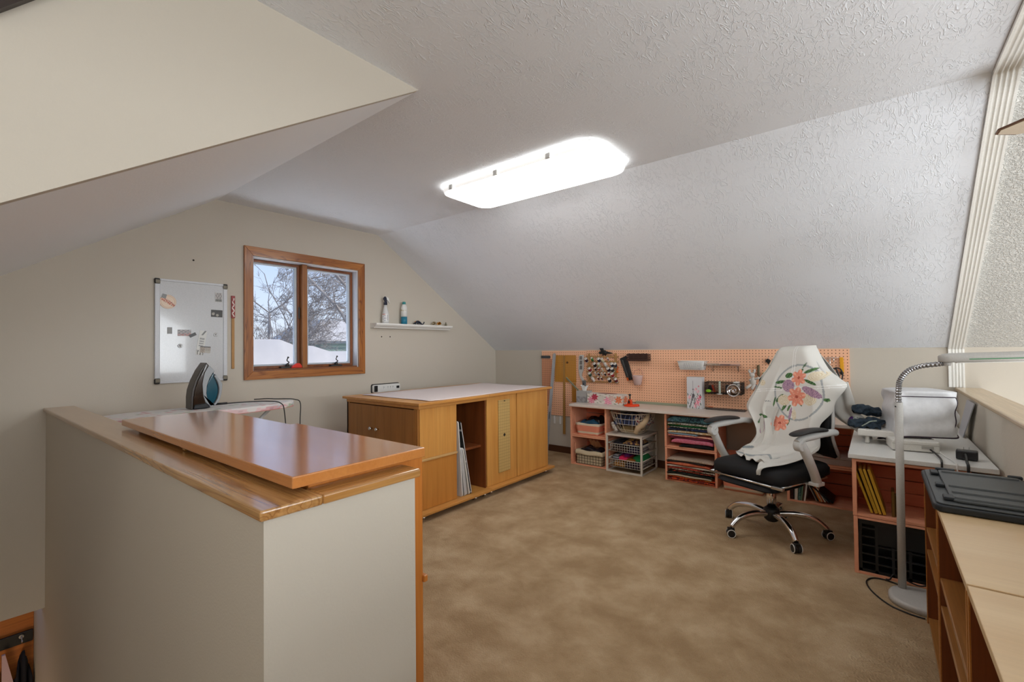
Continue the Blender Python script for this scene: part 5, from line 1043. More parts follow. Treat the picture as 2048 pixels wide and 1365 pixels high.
# ---------------- wire drawer unit
WU = plain('white_wire_coat', srgb(206, 200, 190), .4)
du = thing('wire_drawer_unit', 'white metal frame unit with two wire basket drawers', 'drawer unit', (1.98, -.24, 0))
fr = MB()
for x in (1.80, 2.155):
    for y in (-.425, -.055): fr.box(x - .0085, y - .0085, .012, x + .0085, y + .0085, .352)
    fr.box(x - .006, -.416, .002, x + .006, -.064, .014)
for y in (-.425,): fr.box(1.7915, y - .008, .002, 2.1635, y + .008, .018)
for z in (.13, .20, .275, .345, .06):
    for x in (1.80, 2.155): fr.tube([(x, -.42, z), (x, -.06, z)], .005, 6)
fr.build('frame', WU, du)
MB().box(1.79, -.435, .353, 2.166, -.045, .372).build('top_panel', plain('grey_white_top', srgb(206, 196, 184), .4), du, bevel=.003)
for zt_, nm in ((.275, 'upper'), (.125, 'lower')):
    d_ = MB(); x0, x1, yf, yb, h_ = 1.815, 2.142, -.415, -.07, .075
    d_.tube([(x0, yf, zt_), (x1, yf, zt_), (x1, yb, zt_), (x0, yb, zt_)], .0038, 6, closed=True)
    for k in (1, 2, 3): zz = zt_ - h_ * k / 3; d_.tube([(x0 + .012, yf + .008, zz), (x1 - .012, yf + .008, zz), (x1 - .012, yb - .008, zz), (x0 + .012, yb - .008, zz)], .0019, 5, closed=True)
    for i in range(13): x = x0 + .012 + (x1 - x0 - .024) * i / 12; d_.tube([(x, yf + .004, zt_), (x, yf + .008, zt_ - h_), (x, yb - .008, zt_ - h_)], .0017, 5)
    for i in range(1, 12):
        y = yf + (yb - yf) * i / 12
        for x in (x0 + .01, x1 - .01): d_.tube([(x, y, zt_), (x, y, zt_ - h_)], .0017, 5)
    d_.build('wire_drawer', WU, du)
GD = 'fabrics in the wire drawers'
for k, (x0, x1, z0, z1, mt_, lb) in enumerate(((1.83, 2.0, .206, .262, plain('fab_darkbrown', srgb(50, 28, 22), .9), 'dark brown fabric filling left of upper wire drawer'),
    (2.0, 2.13, .206, .262, plain('fab_indigo', srgb(28, 22, 56), .9), 'indigo fabric filling right of upper wire drawer'),
    (1.83, 2.13, .264, .30, print_cloth('fab_darkmix', c3((14, 18, 30), (40, 40, 50), (20, 30, 40)), 20), 'dark blue-black fabric heaped on upper wire drawer'),
    (1.95, 2.12, .282, .315, print_cloth('fab_goldbrown', c3((190, 150, 90), (60, 40, 60), (40, 28, 70)), 30), 'gold and purple fabric piece on upper wire drawer'),
    (1.84, 1.96, .056, .11, print_cloth('fab_ochre', c3((170, 120, 50), (120, 80, 30), (200, 160, 90)), 20), 'ochre fabric filling left of lower wire drawer'),
    (1.965, 2.125, .056, .112, plain('fab_darkplum', srgb(40, 22, 36), .9), 'dark plum fabric filling right of lower wire drawer'),
    (1.83, 1.90, .112, .165, stripes('fab_greystripe', srgb(150, 150, 154), srgb(60, 60, 66), 2, .02), 'grey striped fabric at left on lower wire drawer'),
    (1.87, 1.985, .114, .165, plain('fab_purple', srgb(120, 40, 120), .8), 'purple fabric fold on the lower wire drawer'),
    (1.875, 1.99, .113, .145, plain('fab_hotpink', srgb(220, 40, 90), .8), 'hot pink fabric fold on the lower wire drawer'),
    (1.97, 2.06, .112, .135, plain('fab_mustard', srgb(140, 84, 24), .8), 'mustard brown fabric on the lower wire drawer'),
    (2.02, 2.125, .114, .168, plain('fab_emerald', srgb(34, 130, 74), .8), 'emerald green fabric on the lower wire drawer'))):
    yo = {7: -.30, 8: -.345, 9: -.36, 10: -.31}.get(k, -.36); wad(x0, x1, yo - .03, yo + .2, z0, z1, mt_, lb, 50 + k, GD, .006, n_=12)
# wire bread basket with fabrics on top of the unit
BW = plain('cream_wire', srgb(196, 182, 160), .4)
bb_ = thing('wire_bread_basket', 'curved cream wire basket of clothes on the drawer unit', 'basket', (2.0, -.25, .3735))
m_ = MB()
def bk_pt(t, k):   # rounded basket profile: k 0 bottom .. 1 rim
    w0, w1 = .10, .20; wd = w0 + (w1 - w0) * k ** .6; dd = .10 + .07 * k ** .6
    c_, s_ = math.cos(t), math.sin(t); return (2.0 + wd * math.copysign(abs(c_) ** .5, c_), -.245 + dd * math.copysign(abs(s_) ** .5, s_), .382 + .19 * k + .012 * abs(c_) * k)
for k in (0, .06, .16, .45, .72, 1): m_.tube([bk_pt(2 * math.pi * i / 36, k) for i in range(36)], .0042 if k in (0, 1) else .0024, 6, closed=True)
for i in range(34): m_.tube([bk_pt(2 * math.pi * i / 34, k / 5) for k in range(6)], .0021, 5)
for i in range(9): x = 1.91 + .18 * i / 8; m_.tube([(x, -.34, .382), (x, -.15, .382)], .002, 5)
for i in range(4): a = math.pi / 4 + i * math.pi / 2; p = bk_pt(a, 0); m_.tube([p, (p[0], p[1], .3745)], .004, 6)
m_.build('wire_body', BW, bb_)
GBB = 'clothes in the cream wire basket'
wad(1.84, 2.10, -.38, -.12, .46, .565, stripes('fab_navystripe', srgb(26, 32, 58), srgb(96, 110, 150), 0, .045, .82), 'navy striped cloth heaped on the left of wire basket', 70, GBB, .008)
wad(2.02, 2.17, -.37, -.14, .47, .565, print_cloth('fab_redwhite', c3((60, 50, 60), (196, 190, 184), (150, 40, 40), (40, 44, 70)), 28), 'red, white and dark cloth on the right of wire basket', 71, GBB, .008)
wad(1.90, 2.09, -.34, -.15, .392, .475, plain('fab_khaki', srgb(150, 128, 88), .9), 'khaki tan cloth low inside the wire basket', 72, GBB, .004)
slump('loose_fabric', [(2.09, -.41, .395), (2.12, -.41, .45), (2.17, -.39, .50), (2.19, -.33, .57)], .028, plain('fab_sand', srgb(184, 160, 128), .9), 'sand coloured cloth spilling over right front of wire basket', group=GBB)
slump('loose_fabric', [(1.90, -.405, .395), (1.87, -.40, .43), (1.84, -.39, .48)], .020, print_cloth('fab_silver', c3((180, 170, 160), (130, 120, 110), (200, 196, 190)), 40), 'silvery cloth pushed against left front of wire basket', group=GBB)
# ---------------- magazines and books
def bookrow(x, z, w_, h_, d_, ang, mat, lb, yf, group, name='magazine', page=None):
    t = thing(name, lb, 'magazine' if name == 'magazine' else 'book', (x, yf + d_ / 2, z), group=group); T = Matrix.Translation((x, 0, z)) @ Matrix.Rotation(R(ang), 4, 'Y')
    MB().box(0, yf, 0, w_, yf + d_, h_, T=T).build('cover', mat, t)
    MB().box(w_ * .15, yf + .002, .001, w_ * .85, yf + d_ + .001, h_ + .001, T=T).build('pages', page or plain('paper_white', srgb(214, 208, 196), .8), t); return t
GM = 'magazines standing in the floor crate behind chair'
xs = 3.357
for i, (w_, h_, ang, mat, lb) in enumerate(((.016, .21, 0, plain('mag_maroon', srgb(66, 28, 30), .5), 'dark maroon magazine, first on left in floor crate'),
  (.006, .205, 1, plain('mag_black', srgb(30, 28, 30), .5), 'thin black magazine beside the maroon one'),
  (.020, .20, 2, plain('mag_white', srgb(206, 200, 190), .5), 'white spined magazine, left part of floor crate'),
  (.018, .21, 4, print_cloth('mag_teal', c3((50, 80, 76), (90, 120, 110), (30, 50, 50)), 30), 'teal marbled magazine in the floor crate'),
  (.007, .20, 5, plain('mag_green', srgb(110, 140, 110), .5), 'thin green magazine in the floor crate'),
  (.008, .20, 6, plain('mag_brown', srgb(90, 56, 40), .5), 'thin brown magazine in the floor crate'),
  (.010, .20, 7, plain('mag_white2', srgb(216, 212, 206), .5), 'white magazine with small print on its spine'))):
    bookrow(xs, .0135, w_, h_, .21, ang, mat, lb, -.375, GM); xs += w_ + .002 + (h_ * 0)
xs = 3.525
for i, (w_, mat, lb, ang) in enumerate(((.005, plain('mag_grey', srgb(150, 146, 140), .5), 'thin grey magazine, first of the leaning group', -24), (.005, plain('mag_blk2', srgb(40, 34, 34), .5), 'thin dark magazine, second of the leaning group', -24),
  (.007, plain('mag_orange', srgb(206, 120, 50), .5), 'orange magazine leaning in the floor crate', -25), (.007, plain('mag_cream', srgb(214, 196, 160), .5), 'cream magazine leaning beside the orange one', -26), (.006, plain('mag_rust', srgb(180, 80, 36), .5), 'rust orange magazine leaning in the floor crate', -27), (.005, plain('mag_ivory', srgb(220, 212, 196), .5), 'ivory magazine leaning, last of the thin group', -28),
  (.005, plain('mag_slate', srgb(90, 90, 94), .5), 'slate grey folder leaning low at right of floor crate', -44), (.012, plain('mag_deepblack', srgb(14, 14, 16), .4), 'wide black folder leaning low at right of floor crate', -52))):
    bookrow(xs, .0135 + w_ * abs(math.sin(R(ang))) * 0 + .0135, w_, .215 if i < 6 else .19, .21, ang, mat, lb, -.37, GM); xs += .011 if i < 5 else .024
cb = thing('clear_box', 'translucent plastic box lying in crate behind the chair', 'box', (3.64, -.22, .318))
CLR = plain('cloudy_plastic', srgb(226, 214, 208), .25, trans=.45, ior=1.15)
MB().box(3.47, -.37, .3185, 3.748, -.08, .365).build('box_body', CLR, cb, bevel=.004); MB().box(3.465, -.375, .3655, 3.751, -.075, .383).build('lid', CLR, cb, bevel=.004)
MB().box(3.58, -.378, .37, 3.66, -.3755, .378).build('latch', plain('latch_pink', srgb(190, 140, 130), .4), cb)
# yellow books, bookend, black plastic crate
YB = 'yellow books in the crate under white worktop'
for i, (x, w_, h_, ang) in enumerate(((3.868, .010, .235, -17.5), (3.885, .014, .235, -16.5), (3.902, .011, .235, -16), (3.919, .013, .235, -15.5))):
    bookrow(x, .3235, w_, h_, .16, ang, plain('yellow_cover_%d' % i, srgb(*[(196, 156, 40), (188, 146, 34), (206, 164, 50), (194, 150, 40)][i]), .5), ['leftmost of four leaning yellow books', 'second of four leaning yellow books', 'third of four leaning yellow books', 'rightmost of four leaning yellow books'][i], -1.47, YB, 'book', plain('page_yellow', srgb(214, 190, 120), .8))
be = thing('bookend', 'olive brass block bookend beside the yellow books', 'bookend', (3.975, -1.40, .3185))
BRS = plain('aged_brass', srgb(112, 84, 38), .4, .4)
MB().box(3.955, -1.46, .3185, 3.968, -1.36, .45).box(3.968, -1.45, .3185, 3.992, -1.37, .335).build('plates', BRS, be, bevel=.002); MB().box(3.9685, -1.44, .3355, 3.985, -1.38, .425).build('block', BRS, be, bevel=.002)
bc2 = thing('plastic_crate', 'black ventilated plastic crate in the lower salmon crate', 'crate', (4.02, -1.35, .014))
BLK = plain('black_crate_plastic', (.014, .014, .015), .35); m_ = MB(); x0, x1, z0, z1, yf = 3.816, 4.230, .0145, .286, -1.49
m_.box(x0, yf, z1 - .02, x1, yf + .008, z1).box(x0, yf, z0, x1, yf + .008, z0 + .014)
cols_ = 6; rows = 4
for i in range(cols_ + 1): x = x0 + (x1 - x0 - .012) * i / cols_; m_.box(x, yf, z0, x + .012, yf + .008, z1 - .02 if i in (0, 1, cols_ - 1, cols_) else z0 + .15)
for k in range(1, 6): zz = z0 + (z1 - z0) * k / 6; m_.box(x0, yf + .0005, zz, x1 if k < 4 else x0 + .07, yf + .0075, zz + .008)
for k in (4, 5): zz = z0 + (z1 - z0) * k / 6; m_.box(x1 - .075, yf + .0005, zz, x1, yf + .0075, zz + .008)
m_.build('front_lattice', BLK, bc2)
MB().box(x0 + .074, yf + .001, .168, x1 - .08, yf + .005, z1 - .018).build('front_plate', plain('black_plate', (.008, .008, .009), .5), bc2, bevel=.001)
MB().box(x0, yf + .008, z0, x0 + .004, yf + .28, z1).box(x1 - .004, yf + .008, z0, x1, yf + .28, z1).box(x0, yf + .28, z0, x1, yf + .284, z1).box(x0 + .004, yf + .008, z0, x1 - .004, yf + .28, z0 + .004).build('shell', BLK, bc2)
# ================================================================ DESK TOP THINGS
tb = thing('tissue_box', 'grey and white tissue box with tissue pulled up', 'tissue box', (1.44, -.22, DT))
MB().grid(lambda u, v: (1.375 + .125 * u, -.285, DT + .12 * v), 20, 20, sm=False, col=lambda u, v: srgb(166, 164, 162) if v > .5 else (srgb(130, 126, 126) if hsh(u, v, 2, 6) > .5 else srgb(150, 148, 148))).build('printed_side', painted('label_print', .4, 0), tb)
MB().box(1.375, -.284, DT, 1.50, -.165, DT + .12).build('carton', plain('tissue_carton', srgb(178, 176, 172), .6), tb)
MB().grid(lambda u, v: (1.437 + (.018 + .022 * v) * math.cos(u * 6.283) * (1 + .3 * math.sin(u * 19)), -.225 + (.01 + .014 * v) * math.sin(u * 6.283) * (1 + .3 * math.cos(u * 13)), DT + .121 + .052 * v + .008 * v * math.sin(u * 19)), 40, 6).build('tissue', plain('tissue_white', srgb(222, 222, 220), .9), tb)
fbx = thing('floral_box', 'long white tissue box printed with pink flowers', 'box', (1.73, -.23, DT))
MB().box(1.515, -.300, DT, 1.915, -.18, DT + .105).build('carton', plain('box_white', srgb(220, 214, 208), .6), fbx, bevel=.002)
def fl2(u, v, asp=3.8):
    c_ = srgb(216, 208, 200)
    for cx, cy, rr_, a, bcol in ((.12, .32, .42, srgb(206, 110, 130), srgb(224, 160, 176)), (.22, .66, .38, srgb(160, 40, 66), srgb(190, 70, 90)), (.60, .35, .48, srgb(220, 120, 150), srgb(236, 190, 200)), (.70, .60, .34, srgb(214, 190, 180), srgb(200, 160, 150)), (.89, .5, .40, srgb(206, 96, 60), srgb(226, 150, 110))):
        d = math.hypot((u - cx) * asp * .95, v - cy)
        if d < rr_ * (.8 + .2 * math.sin(7 * math.atan2(v - cy, (u - cx) * asp))): c_ = a if hsh(u, v, cx * 9, 22) > .45 else bcol
    if c_ == srgb(216, 208, 200) and hsh(u, v, 4, 12) > .82: c_ = srgb(96, 120, 84)
    if .33 < u < .47 and .28 < v < .85: c_ = srgb(176, 170, 160) if (u < .34 or u > .46 or v < .32 or v > .81) else srgb(206, 200, 190)
    return c_
MB().grid(lambda u, v: (1.516 + .398 * u, -.3008, DT + .001 + .103 * v), 120, 34, sm=False, col=fl2).build('printed_front', painted('label_print', .4, 0), fbx)
MB().grid(lambda u, v: (1.9155, -.299 + .118 * u, DT + .001 + .103 * v), 30, 34, sm=False, col=lambda u, v: fl2(.75 + u * .25, v)).build('printed_side', painted('label_print', .4, 0), fbx)
MB().lathe([(0, 0), (.045, 0), (.045, .001)], (0, 0, 0), 24, T=Matrix.Translation((1.72, -.24, DT + .1052)) @ Matrix.Scale(2.4, 4, (1, 0, 0))).build('slot', plain('dusty_rose', srgb(160, 110, 100), .7), fbx)
rt_ = thing('orange_clamp_tool', 'bright orange suction tool with black knob on worktop', 'tool', (2.0, -.29, DT))
OR2 = plain('vivid_orange', srgb(226, 66, 20), .3); 
MB().lathe([(.0, 0), (.052, 0), (.056, .006), (.053, .014), (.036, .022), (0, .024)], (1.995, -.31, DT), 28, sx=1.12, sy=.8).build('base', OR2, rt_)
MB().prism([(1.972, DT + .022), (2.018, DT + .022), (2.008, DT + .068), (1.984, DT + .068)], 'Y', -.33, -.29).build('post', OR2, rt_, bevel=.003)
MB().box(1.986, -.334, DT + .03, 2.004, -.3305, DT + .06).build('trigger', BLACK, rt_); MB().tube([(1.996, -.31, DT + .068), (1.996, -.31, DT + .10)], .006, 8).ball((1.996, -.31, DT + .112), (.013, .013, .012)).build('knob', BLACK, rt_)
MB().lathe([(.0, 0), (.03, 0), (.03, .02), (0, .022)], (2.045, -.275, DT), 20).build('side_disc', OR2, rt_)
MB().box(1.935, -.036, DT, 2.46, -.0135, DT + .022).build('plastic_strip', plain('sage_green_plastic', srgb(150, 156, 132), .5), None, 'sage green plastic strip lying along pegboard foot', 'strip', bevel=.003)
pg = thing('floral_bag', 'white paper bag printed with grey tower and pink roses', 'bag', (2.55, -.09, DT))
def paris(u, v):
    c_ = srgb(206, 206, 208); tx = u - .42
    w_ = .015 + .0 * v
    if v < .9 and v > .32:
        ww = .012 + .05 * max(0, (.62 - v)) * 1.0
        if abs(tx) < ww + (.035 if abs(v - .62) < .012 or abs(v - .45) < .015 else 0): c_ = srgb(84, 74, 84)
    if v <= .45 and v > .06:
        k = (.45 - v); 
        if abs(abs(tx) - (.02 + k * .45)) < .028: c_ = srgb(90, 80, 88)
    for cx, cy, r_, a in ((.72, .2, .2, srgb(224, 130, 150)), (.85, .36, .15, srgb(206, 60, 90)), (.60, .62, .09, srgb(226, 120, 140)), (.75, .55, .10, srgb(222, 150, 165)), (.17, .36, .13, srgb(232, 170, 180)), (.55, .08, .12, srgb(226, 150, 160)), (.8, .72, .06, srgb(220, 110, 130))):
        if math.hypot(u - cx, (v - cy) * 1.7) < r_ * (.75 + .3 * math.sin(6 * math.atan2(v - cy, u - cx))): c_ = a if hsh(u, v, cx * 7, 16) > .35 else srgb(236, 200, 206)
    if c_ == srgb(206, 206, 208) and v < .5 and hsh(u, v, 9, 14) > .74: c_ = srgb(84, 100, 88)
    return c_
MB().grid(lambda u, v: (2.49 + .135 * u, -.1305, DT + .292 * v), 60, 110, sm=False, col=paris).build('printed_front', painted('label_print', .4, 0), pg)
MB().prism([(2.49, -.13), (2.628, -.13), (2.636, -.09), (2.628, -.045), (2.49, -.045)], 'Z', DT, DT + .295).build('paper', plain('bag_paper', srgb(206, 206, 208), .6), pg)
pt = thing('pen_tray', 'long dark brown flat tray on worktop left of chair', 'tray', (2.82, -.1, DT))
MB().box(2.655, -.125, DT, 2.99, -.062, DT + .014).build('tray', plain('dark_taupe', srgb(72, 60, 54), .4), pt, bevel=.004); MB().box(2.665, -.115, DT + .0142, 2.98, -.072, DT + .0152).build('inlay', plain('dark_taupe2', srgb(54, 44, 40), .3), pt)
MB().box(2.662, -.055, DT, 2.70, -.035, DT + .018).build('orange_tab', plain('orange_plastic', srgb(206, 92, 30), .4), None, 'tiny orange piece behind the dark brown tray', 'piece')
MB().lathe([(.014, 0), (.016, .004), (.016, .032), (.012, .038), (.012, .046), (0, .046)], (3.67, -.05, DT), 16).build('glass_jar', plain('clear_jar', (.9, .9, .9), .05, trans=.8, ior=1.2), None, 'small clear jar at right end of the greige worktop', 'jar')
# ================================================================ FLOOR LAMP
LG = plain('lamp_grey', srgb(186, 184, 180), .35); lp = thing('floor_lamp', 'grey gooseneck floor lamp with long flat head', 'floor lamp', (4.085, -1.695, 0))
Tb = Matrix.Translation((3.998, -1.695, 0))
bz = MB(); N_ = 40
cx, cy = 4.085, -1.695
P = [(cx + .155 * math.copysign(abs(math.cos(a)) ** .85, math.cos(a)), cy + .125 * math.copysign(abs(math.sin(a)) ** .85, math.sin(a))) for a in [2 * math.pi * i / N_ for i in range(N_)]]
rings = [[(cx + (x - cx) * s_, cy + (y - cy) * s_, z_) for x, y in P] for s_, z_ in ((1, .001), (1, .020), (.975, .028), (.9, .031))]
bz.add([p for r_ in rings for p in r_], [(i * N_ + j, i * N_ + (j + 1) % N_, (i + 1) * N_ + (j + 1) % N_, (i + 1) * N_ + j) for i in range(3) for j in range(N_)] + [tuple(range(N_))[::-1], tuple(range(3 * N_, 4 * N_))], True)
bz.build('base', LG, lp)
MB().tube([(3.985, -1.628, .029), (3.988, -1.62, .935)], .0165, 20).build('pole', LG, lp)
MB().ball((3.975, -1.634, .915), .0035).build('screw', BLACK, lp)
gp = smooth([(3.988, -1.62, .936), (3.989, -1.62, 1.0), (3.996, -1.62, 1.045), (4.025, -1.62, 1.09), (4.075, -1.62, 1.115), (4.145, -1.62, 1.127), (4.165, -1.62, 1.130)], 10)
MB().tube(gp, [.0115 + (.0014 if i % 2 else -.0014) for i in range(len(gp))], 14, sm=False).build('gooseneck', plain('dark_chrome', (.32, .32, .33), .3, .9), lp)
MB().lathe([(.0, 0), (.014, 0), (.018, .02), (.0, .024)], (4.165, -1.62, 1.118), 16).build('joint', LG, lp)
hd = thing  # head: long rounded bar along +X
Th = Matrix.Translation((4.135, -1.62, 1.145)) @ Matrix.Rotation(R(-2.2), 4, 'Y')
prof_h = [(-.05, .0), (-.047, .018), (-.03, .03), (.03, .03), (.047, .018), (.05, 0), (.044, -.012), (-.044, -.012)]
hb = MB(); X_ = [0, .006, .02, .045, .54, .57, .582, .586]; S_ = [.25, .55, .85, 1, 1, .85, .5, .25]; nP = len(prof_h)
hb.add([(X_[i], y * S_[i], z_ * (.5 + .5 * S_[i])) for i in range(8) for y, z_ in prof_h], [(i * nP + j, (i + 1) * nP + j, (i + 1) * nP + (j + 1) % nP, i * nP + (j + 1) % nP) for i in range(7) for j in range(nP)] + [tuple(range(nP)), tuple(range(7 * nP, 8 * nP))[::-1]], True, T=Th)
hb.build('lamp_head', LG, lp, bevel=.003)
MB().box(.10, -.0485, -.0035, .50, -.0465, -.0005, T=Matrix.Translation((0, -.0028, .004)) @ Th if False else Th @ Matrix.Translation((0, -.0035, .004))).build('green_line', plain('green_line', srgb(30, 130, 70), .4), lp)
MB().box(.06, -.036, -.016, .53, .036, -.0125, T=Th).build('diffuser_strip', plain('lamp_diffuser', srgb(230, 230, 226), .4), lp)
cordp = smooth([(4.0, -1.56, .006), (3.93, -1.52, .005), (3.87, -1.53, .004), (3.845, -1.60, .004), (3.87, -1.70, .004), (3.93, -1.795, .004), (4.0, -1.836, .004), (4.055, -1.845, .004)], 8)
MB().tube(cordp, .0035, 8).build('power_cord', BLACK, lp)
MB().tube(smooth([(3.925, -1.525, .013), (3.94, -1.535, .02), (3.955, -1.528, .045), (3.99, -1.512, .03), (4.05, -1.512, .012), (4.09, -1.56, .04), (4.12, -1.62, .036)], 6), .0035, 8).build('power_cord', BLACK, lp)
# ================================================================ SEWING MACHINE under its cover
sm = thing('sewing_machine', 'white sewing machine with its base showing under the cover', 'sewing machine', (4.0, -1.0, DT))
MW = plain('machine_white', srgb(218, 216, 210), .35)
TM = RZ(R(8), (4.03, -1.18, 0))
MB().box(3.95, -1.275, DT + .002, 4.15, -1.10, DT + .058, T=TM).build('machine_bed', MW, sm, bevel=.006)
MB().box(4.075, -1.2765, DT + .018, 4.125, -1.2752, DT + .034, T=TM).build('switch_plate', plain('outline_grey', srgb(170, 168, 162), .4), sm, bevel=.001)
MB().box(3.952, -1.2765, DT + .038, 4.148, -1.2752, DT + .040, T=TM).build('seam', plain('outline_grey', srgb(170, 168, 162), .4), sm)
MB().box(3.81, -1.16, DT + .045, 4.02, -.86, DT + .083).build('extension_table', MW, sm, bevel=.006)
for x, y in ((3.855, -1.125), (3.855, -.90)): MB().lathe([(.010, 0), (.012, .004), (.009, .044)], (x, y, DT + .0005), 12).build('foot', MW, sm)
cv = MB()
# cover: loose soft box, stands over the machine
def cvp(u, v):
    a = u * 2 * math.pi; c_, s_ = math.cos(a), math.sin(a); hx, hy = .142, .135
    k = min(v / .78, 1); inn = max(0, (v - .78) / .22)
    rx = hx * (1 - .06 * k) * (1 - inn ** 1.2); ry = hy * (1 - .1 * k) * (1 - inn ** 1.2)
    x = math.copysign(abs(c_) ** .28, c_) * rx; y = math.copysign(abs(s_) ** .28, s_) * ry
    z = DT + .055 + .262 * k + .012 * math.sin(inn * 1.57)
    low = 0 if v > .3 else (.3 - v) / .3
    z += low * (.035 * math.sin(u * 6.28 + 2.0) + .015 * math.sin(u * 12.6))
    bul = .005 * math.sin(u * 18.85 + v * 5) * (1 - inn) + .006 * math.sin(v * 11 + u * 31.4) * (1 - inn) + .007 * math.sin(v * 17 - u * 25.13) * (1 - inn)
    x += bul * c_; y += bul * s_
    return (4.085 + x * math.cos(R(16)) - y * math.sin(R(16)), -1.04 + x * math.sin(R(16)) + y * math.cos(R(16)) , z)
cover = thing('machine_cover', 'white soft cover with black piping over the sewing machine', 'cover', (4.085, -1.04, DT + .03))
cv.grid(cvp, 120, 40).build('cloth', plain('cover_cloth', srgb(214, 215, 218), .6, bump=.2, bscale=40), cover, solid=.003)
PIP = plain('black_piping', (.03, .015, .03), .5)
off = lambda p, e_: (p[0] + (p[0] - 4.085) * e_, p[1] + (p[1] + 1.04) * e_, p[2])
MB().tube([off(cvp(i / 120, 0), .012) for i in range(120)], .004, 6, closed=True).build('hem_piping', PIP, cover)
loop = [cvp(.63 + .245 * i / 24, .70) for i in range(25)] + [cvp(.875, .70 - .6 * i / 14) for i in range(1, 15)]
left = [cvp(.63, .70 - .62 * i / 14) for i in range(14, 0, -1)]
MB().tube([off(p, .016) for p in left + loop], .0028, 6).build('seam_piping', PIP, cover)
# cords on worktop
MB().tube(smooth([(4.10, -1.20, DT + .03), (4.135, -1.30, DT + .012), (4.15, -1.42, DT + .005), (4.148, -1.505, DT + .004), (4.147, -1.523, DT - .01), (4.147, -1.525, .55)], 6), .0045, 8).build('power_cord', BLACK, sm)
MB().tube(smooth([(4.14, -1.15, DT + .03), (4.165, -1.27, DT + .006), (4.19, -1.42, DT + .004), (4.20, -1.505, DT + .004), (4.201, -1.522, DT - .01), (4.201, -1.524, .55)], 6), .003, 8).build('white_cord', WHITE, sm)
ad_ = thing('power_adapter', 'black plug-in power adapter lying with prongs up', 'adapter', (4.255, -1.34, DT))
MB().box(4.215, -1.372, DT + .001, 4.295, -1.315, DT + .046, T=RZ(R(-8), (4.255, -1.34, 0))).build('body', plain('adapter_black', (.02, .02, .022), .35), ad_, bevel=.006)
MB().box(4.243, -1.345, DT + .046, 4.2445, -1.338, DT + .062).box(4.262, -1.345, DT + .046, 4.2635, -1.338, DT + .062).build('prong', STEEL, ad_, split=True)
MB().tube(smooth([(4.245, -1.377, DT + .03), (4.246, -1.40, DT + .022), (4.242, -1.46, DT + .006), (4.240, -1.51, DT + .004), (4.239, -1.525, DT - .01), (4.239, -1.527, .55)], 6), .006, 8).build('adapter_cord', BLACK, ad_)
# leaning sheet, jeans, floral cloth
MB().add([(4.318, -.40, DT + .002), (4.318, -.60, DT + .002), (4.344, -.83, .872), (4.344, -.56, .872), (4.323, -.40, DT + .002), (4.323, -.60, DT + .002), (4.349, -.83, .872), (4.349, -.56, .872)][:8], [(0, 1, 2, 3), (7, 6, 5, 4), (0, 4, 5, 1), (1, 5, 6, 2), (2, 6, 7, 3), (3, 7, 4, 0)]).build('leaning_sheet', plain('ribbed_sheet', srgb(190, 192, 200), .5, bump=.4, bscale=300), None, 'pale grey ribbed plastic sheet leaning on right half wall', 'sheet')
JN = print_cloth('denim', c3((30, 44, 56), (38, 54, 68), (24, 36, 48)), 60); 
jn = thing('folded_jeans', 'crumpled dark blue denim heaped on machine extension table', 'jeans', (3.87, -.95, DT + .084))
def crumple(P, r_, seed, n_=16):
    q = smooth(P, 8); rnd = random.Random(seed); mb = MB(); a, b_, c_ = [rnd.uniform(0, 6) for _ in range(3)]; m_ = len(q)
    def f(u, v):
        k = min(m_ - 2, int(v * (m_ - 1))); t = v * (m_ - 1) - k; p = q[k].lerp(q[k + 1], t); an = u * 2 * math.pi
        d = (q[min(k + 1, m_ - 1)] - q[max(k - 1, 0)]).normalized(); x_ = d.cross(Vector((0, 0, 1))).normalized(); y_ = x_.cross(d)
        rr_ = r_ * (min(1, math.sin(math.pi * (v * .9 + .05)) * 1.6)) * (1 + .16 * math.sin(an * 3 + v * 9 + a) + .12 * math.sin(an * 5 - v * 14 + b_) + .08 * math.sin(v * 31 + c_))
        return tuple(p + x_ * rr_ * 1.25 * math.cos(an) + y_ * rr_ * .85 * math.sin(an))
    return mb.grid(f, 40, 40)
crumple([(3.765, -1.12, .735), (3.80, -1.10, .748), (3.86, -1.05, .750), (3.94, -.99, .752)], .027, 3).build('leg', JN, jn)
crumple([(3.785, -1.02, .808), (3.82, -1.00, .822), (3.87, -.97, .812), (3.93, -.95, .79)], .033, 8).build('leg', JN, jn)
MB().grid(lambda u, v: (3.80 + .12 * u, -1.12 + .14 * v, .726 + .05 * math.sin(u * 3.1) * math.sin(v * 3.1) + .008 * math.sin(u * 17 + v * 9)), 24, 18).build('flap', JN, jn, solid=.004)
MB().tube(smooth([(3.83, -1.125, .735), (3.85, -1.13, .75), (3.87, -1.125, .765), (3.90, -1.11, .77)], 5), .0035, 6).build('pale_hem', plain('pale_hem', srgb(150, 160, 150), .9), jn)
MB().grid(lambda u, v: (3.755 + .09 * u, -.98 + .1 * v, .722 + .055 * math.sin(u * 3.1) ** .5 * math.sin(v * 3.1) ** .5), 20, 16, col=lambda u, v: srgb(90, 40, 130) if u < .35 else (srgb(200, 200, 200) if hsh(u, v, 2, 16) > .4 else srgb(80, 120, 80))).build('patterned_cloth', painted('cloth_print', .9), None, 'small purple and white patterned cloth left of the denim', 'cloth', solid=.004)
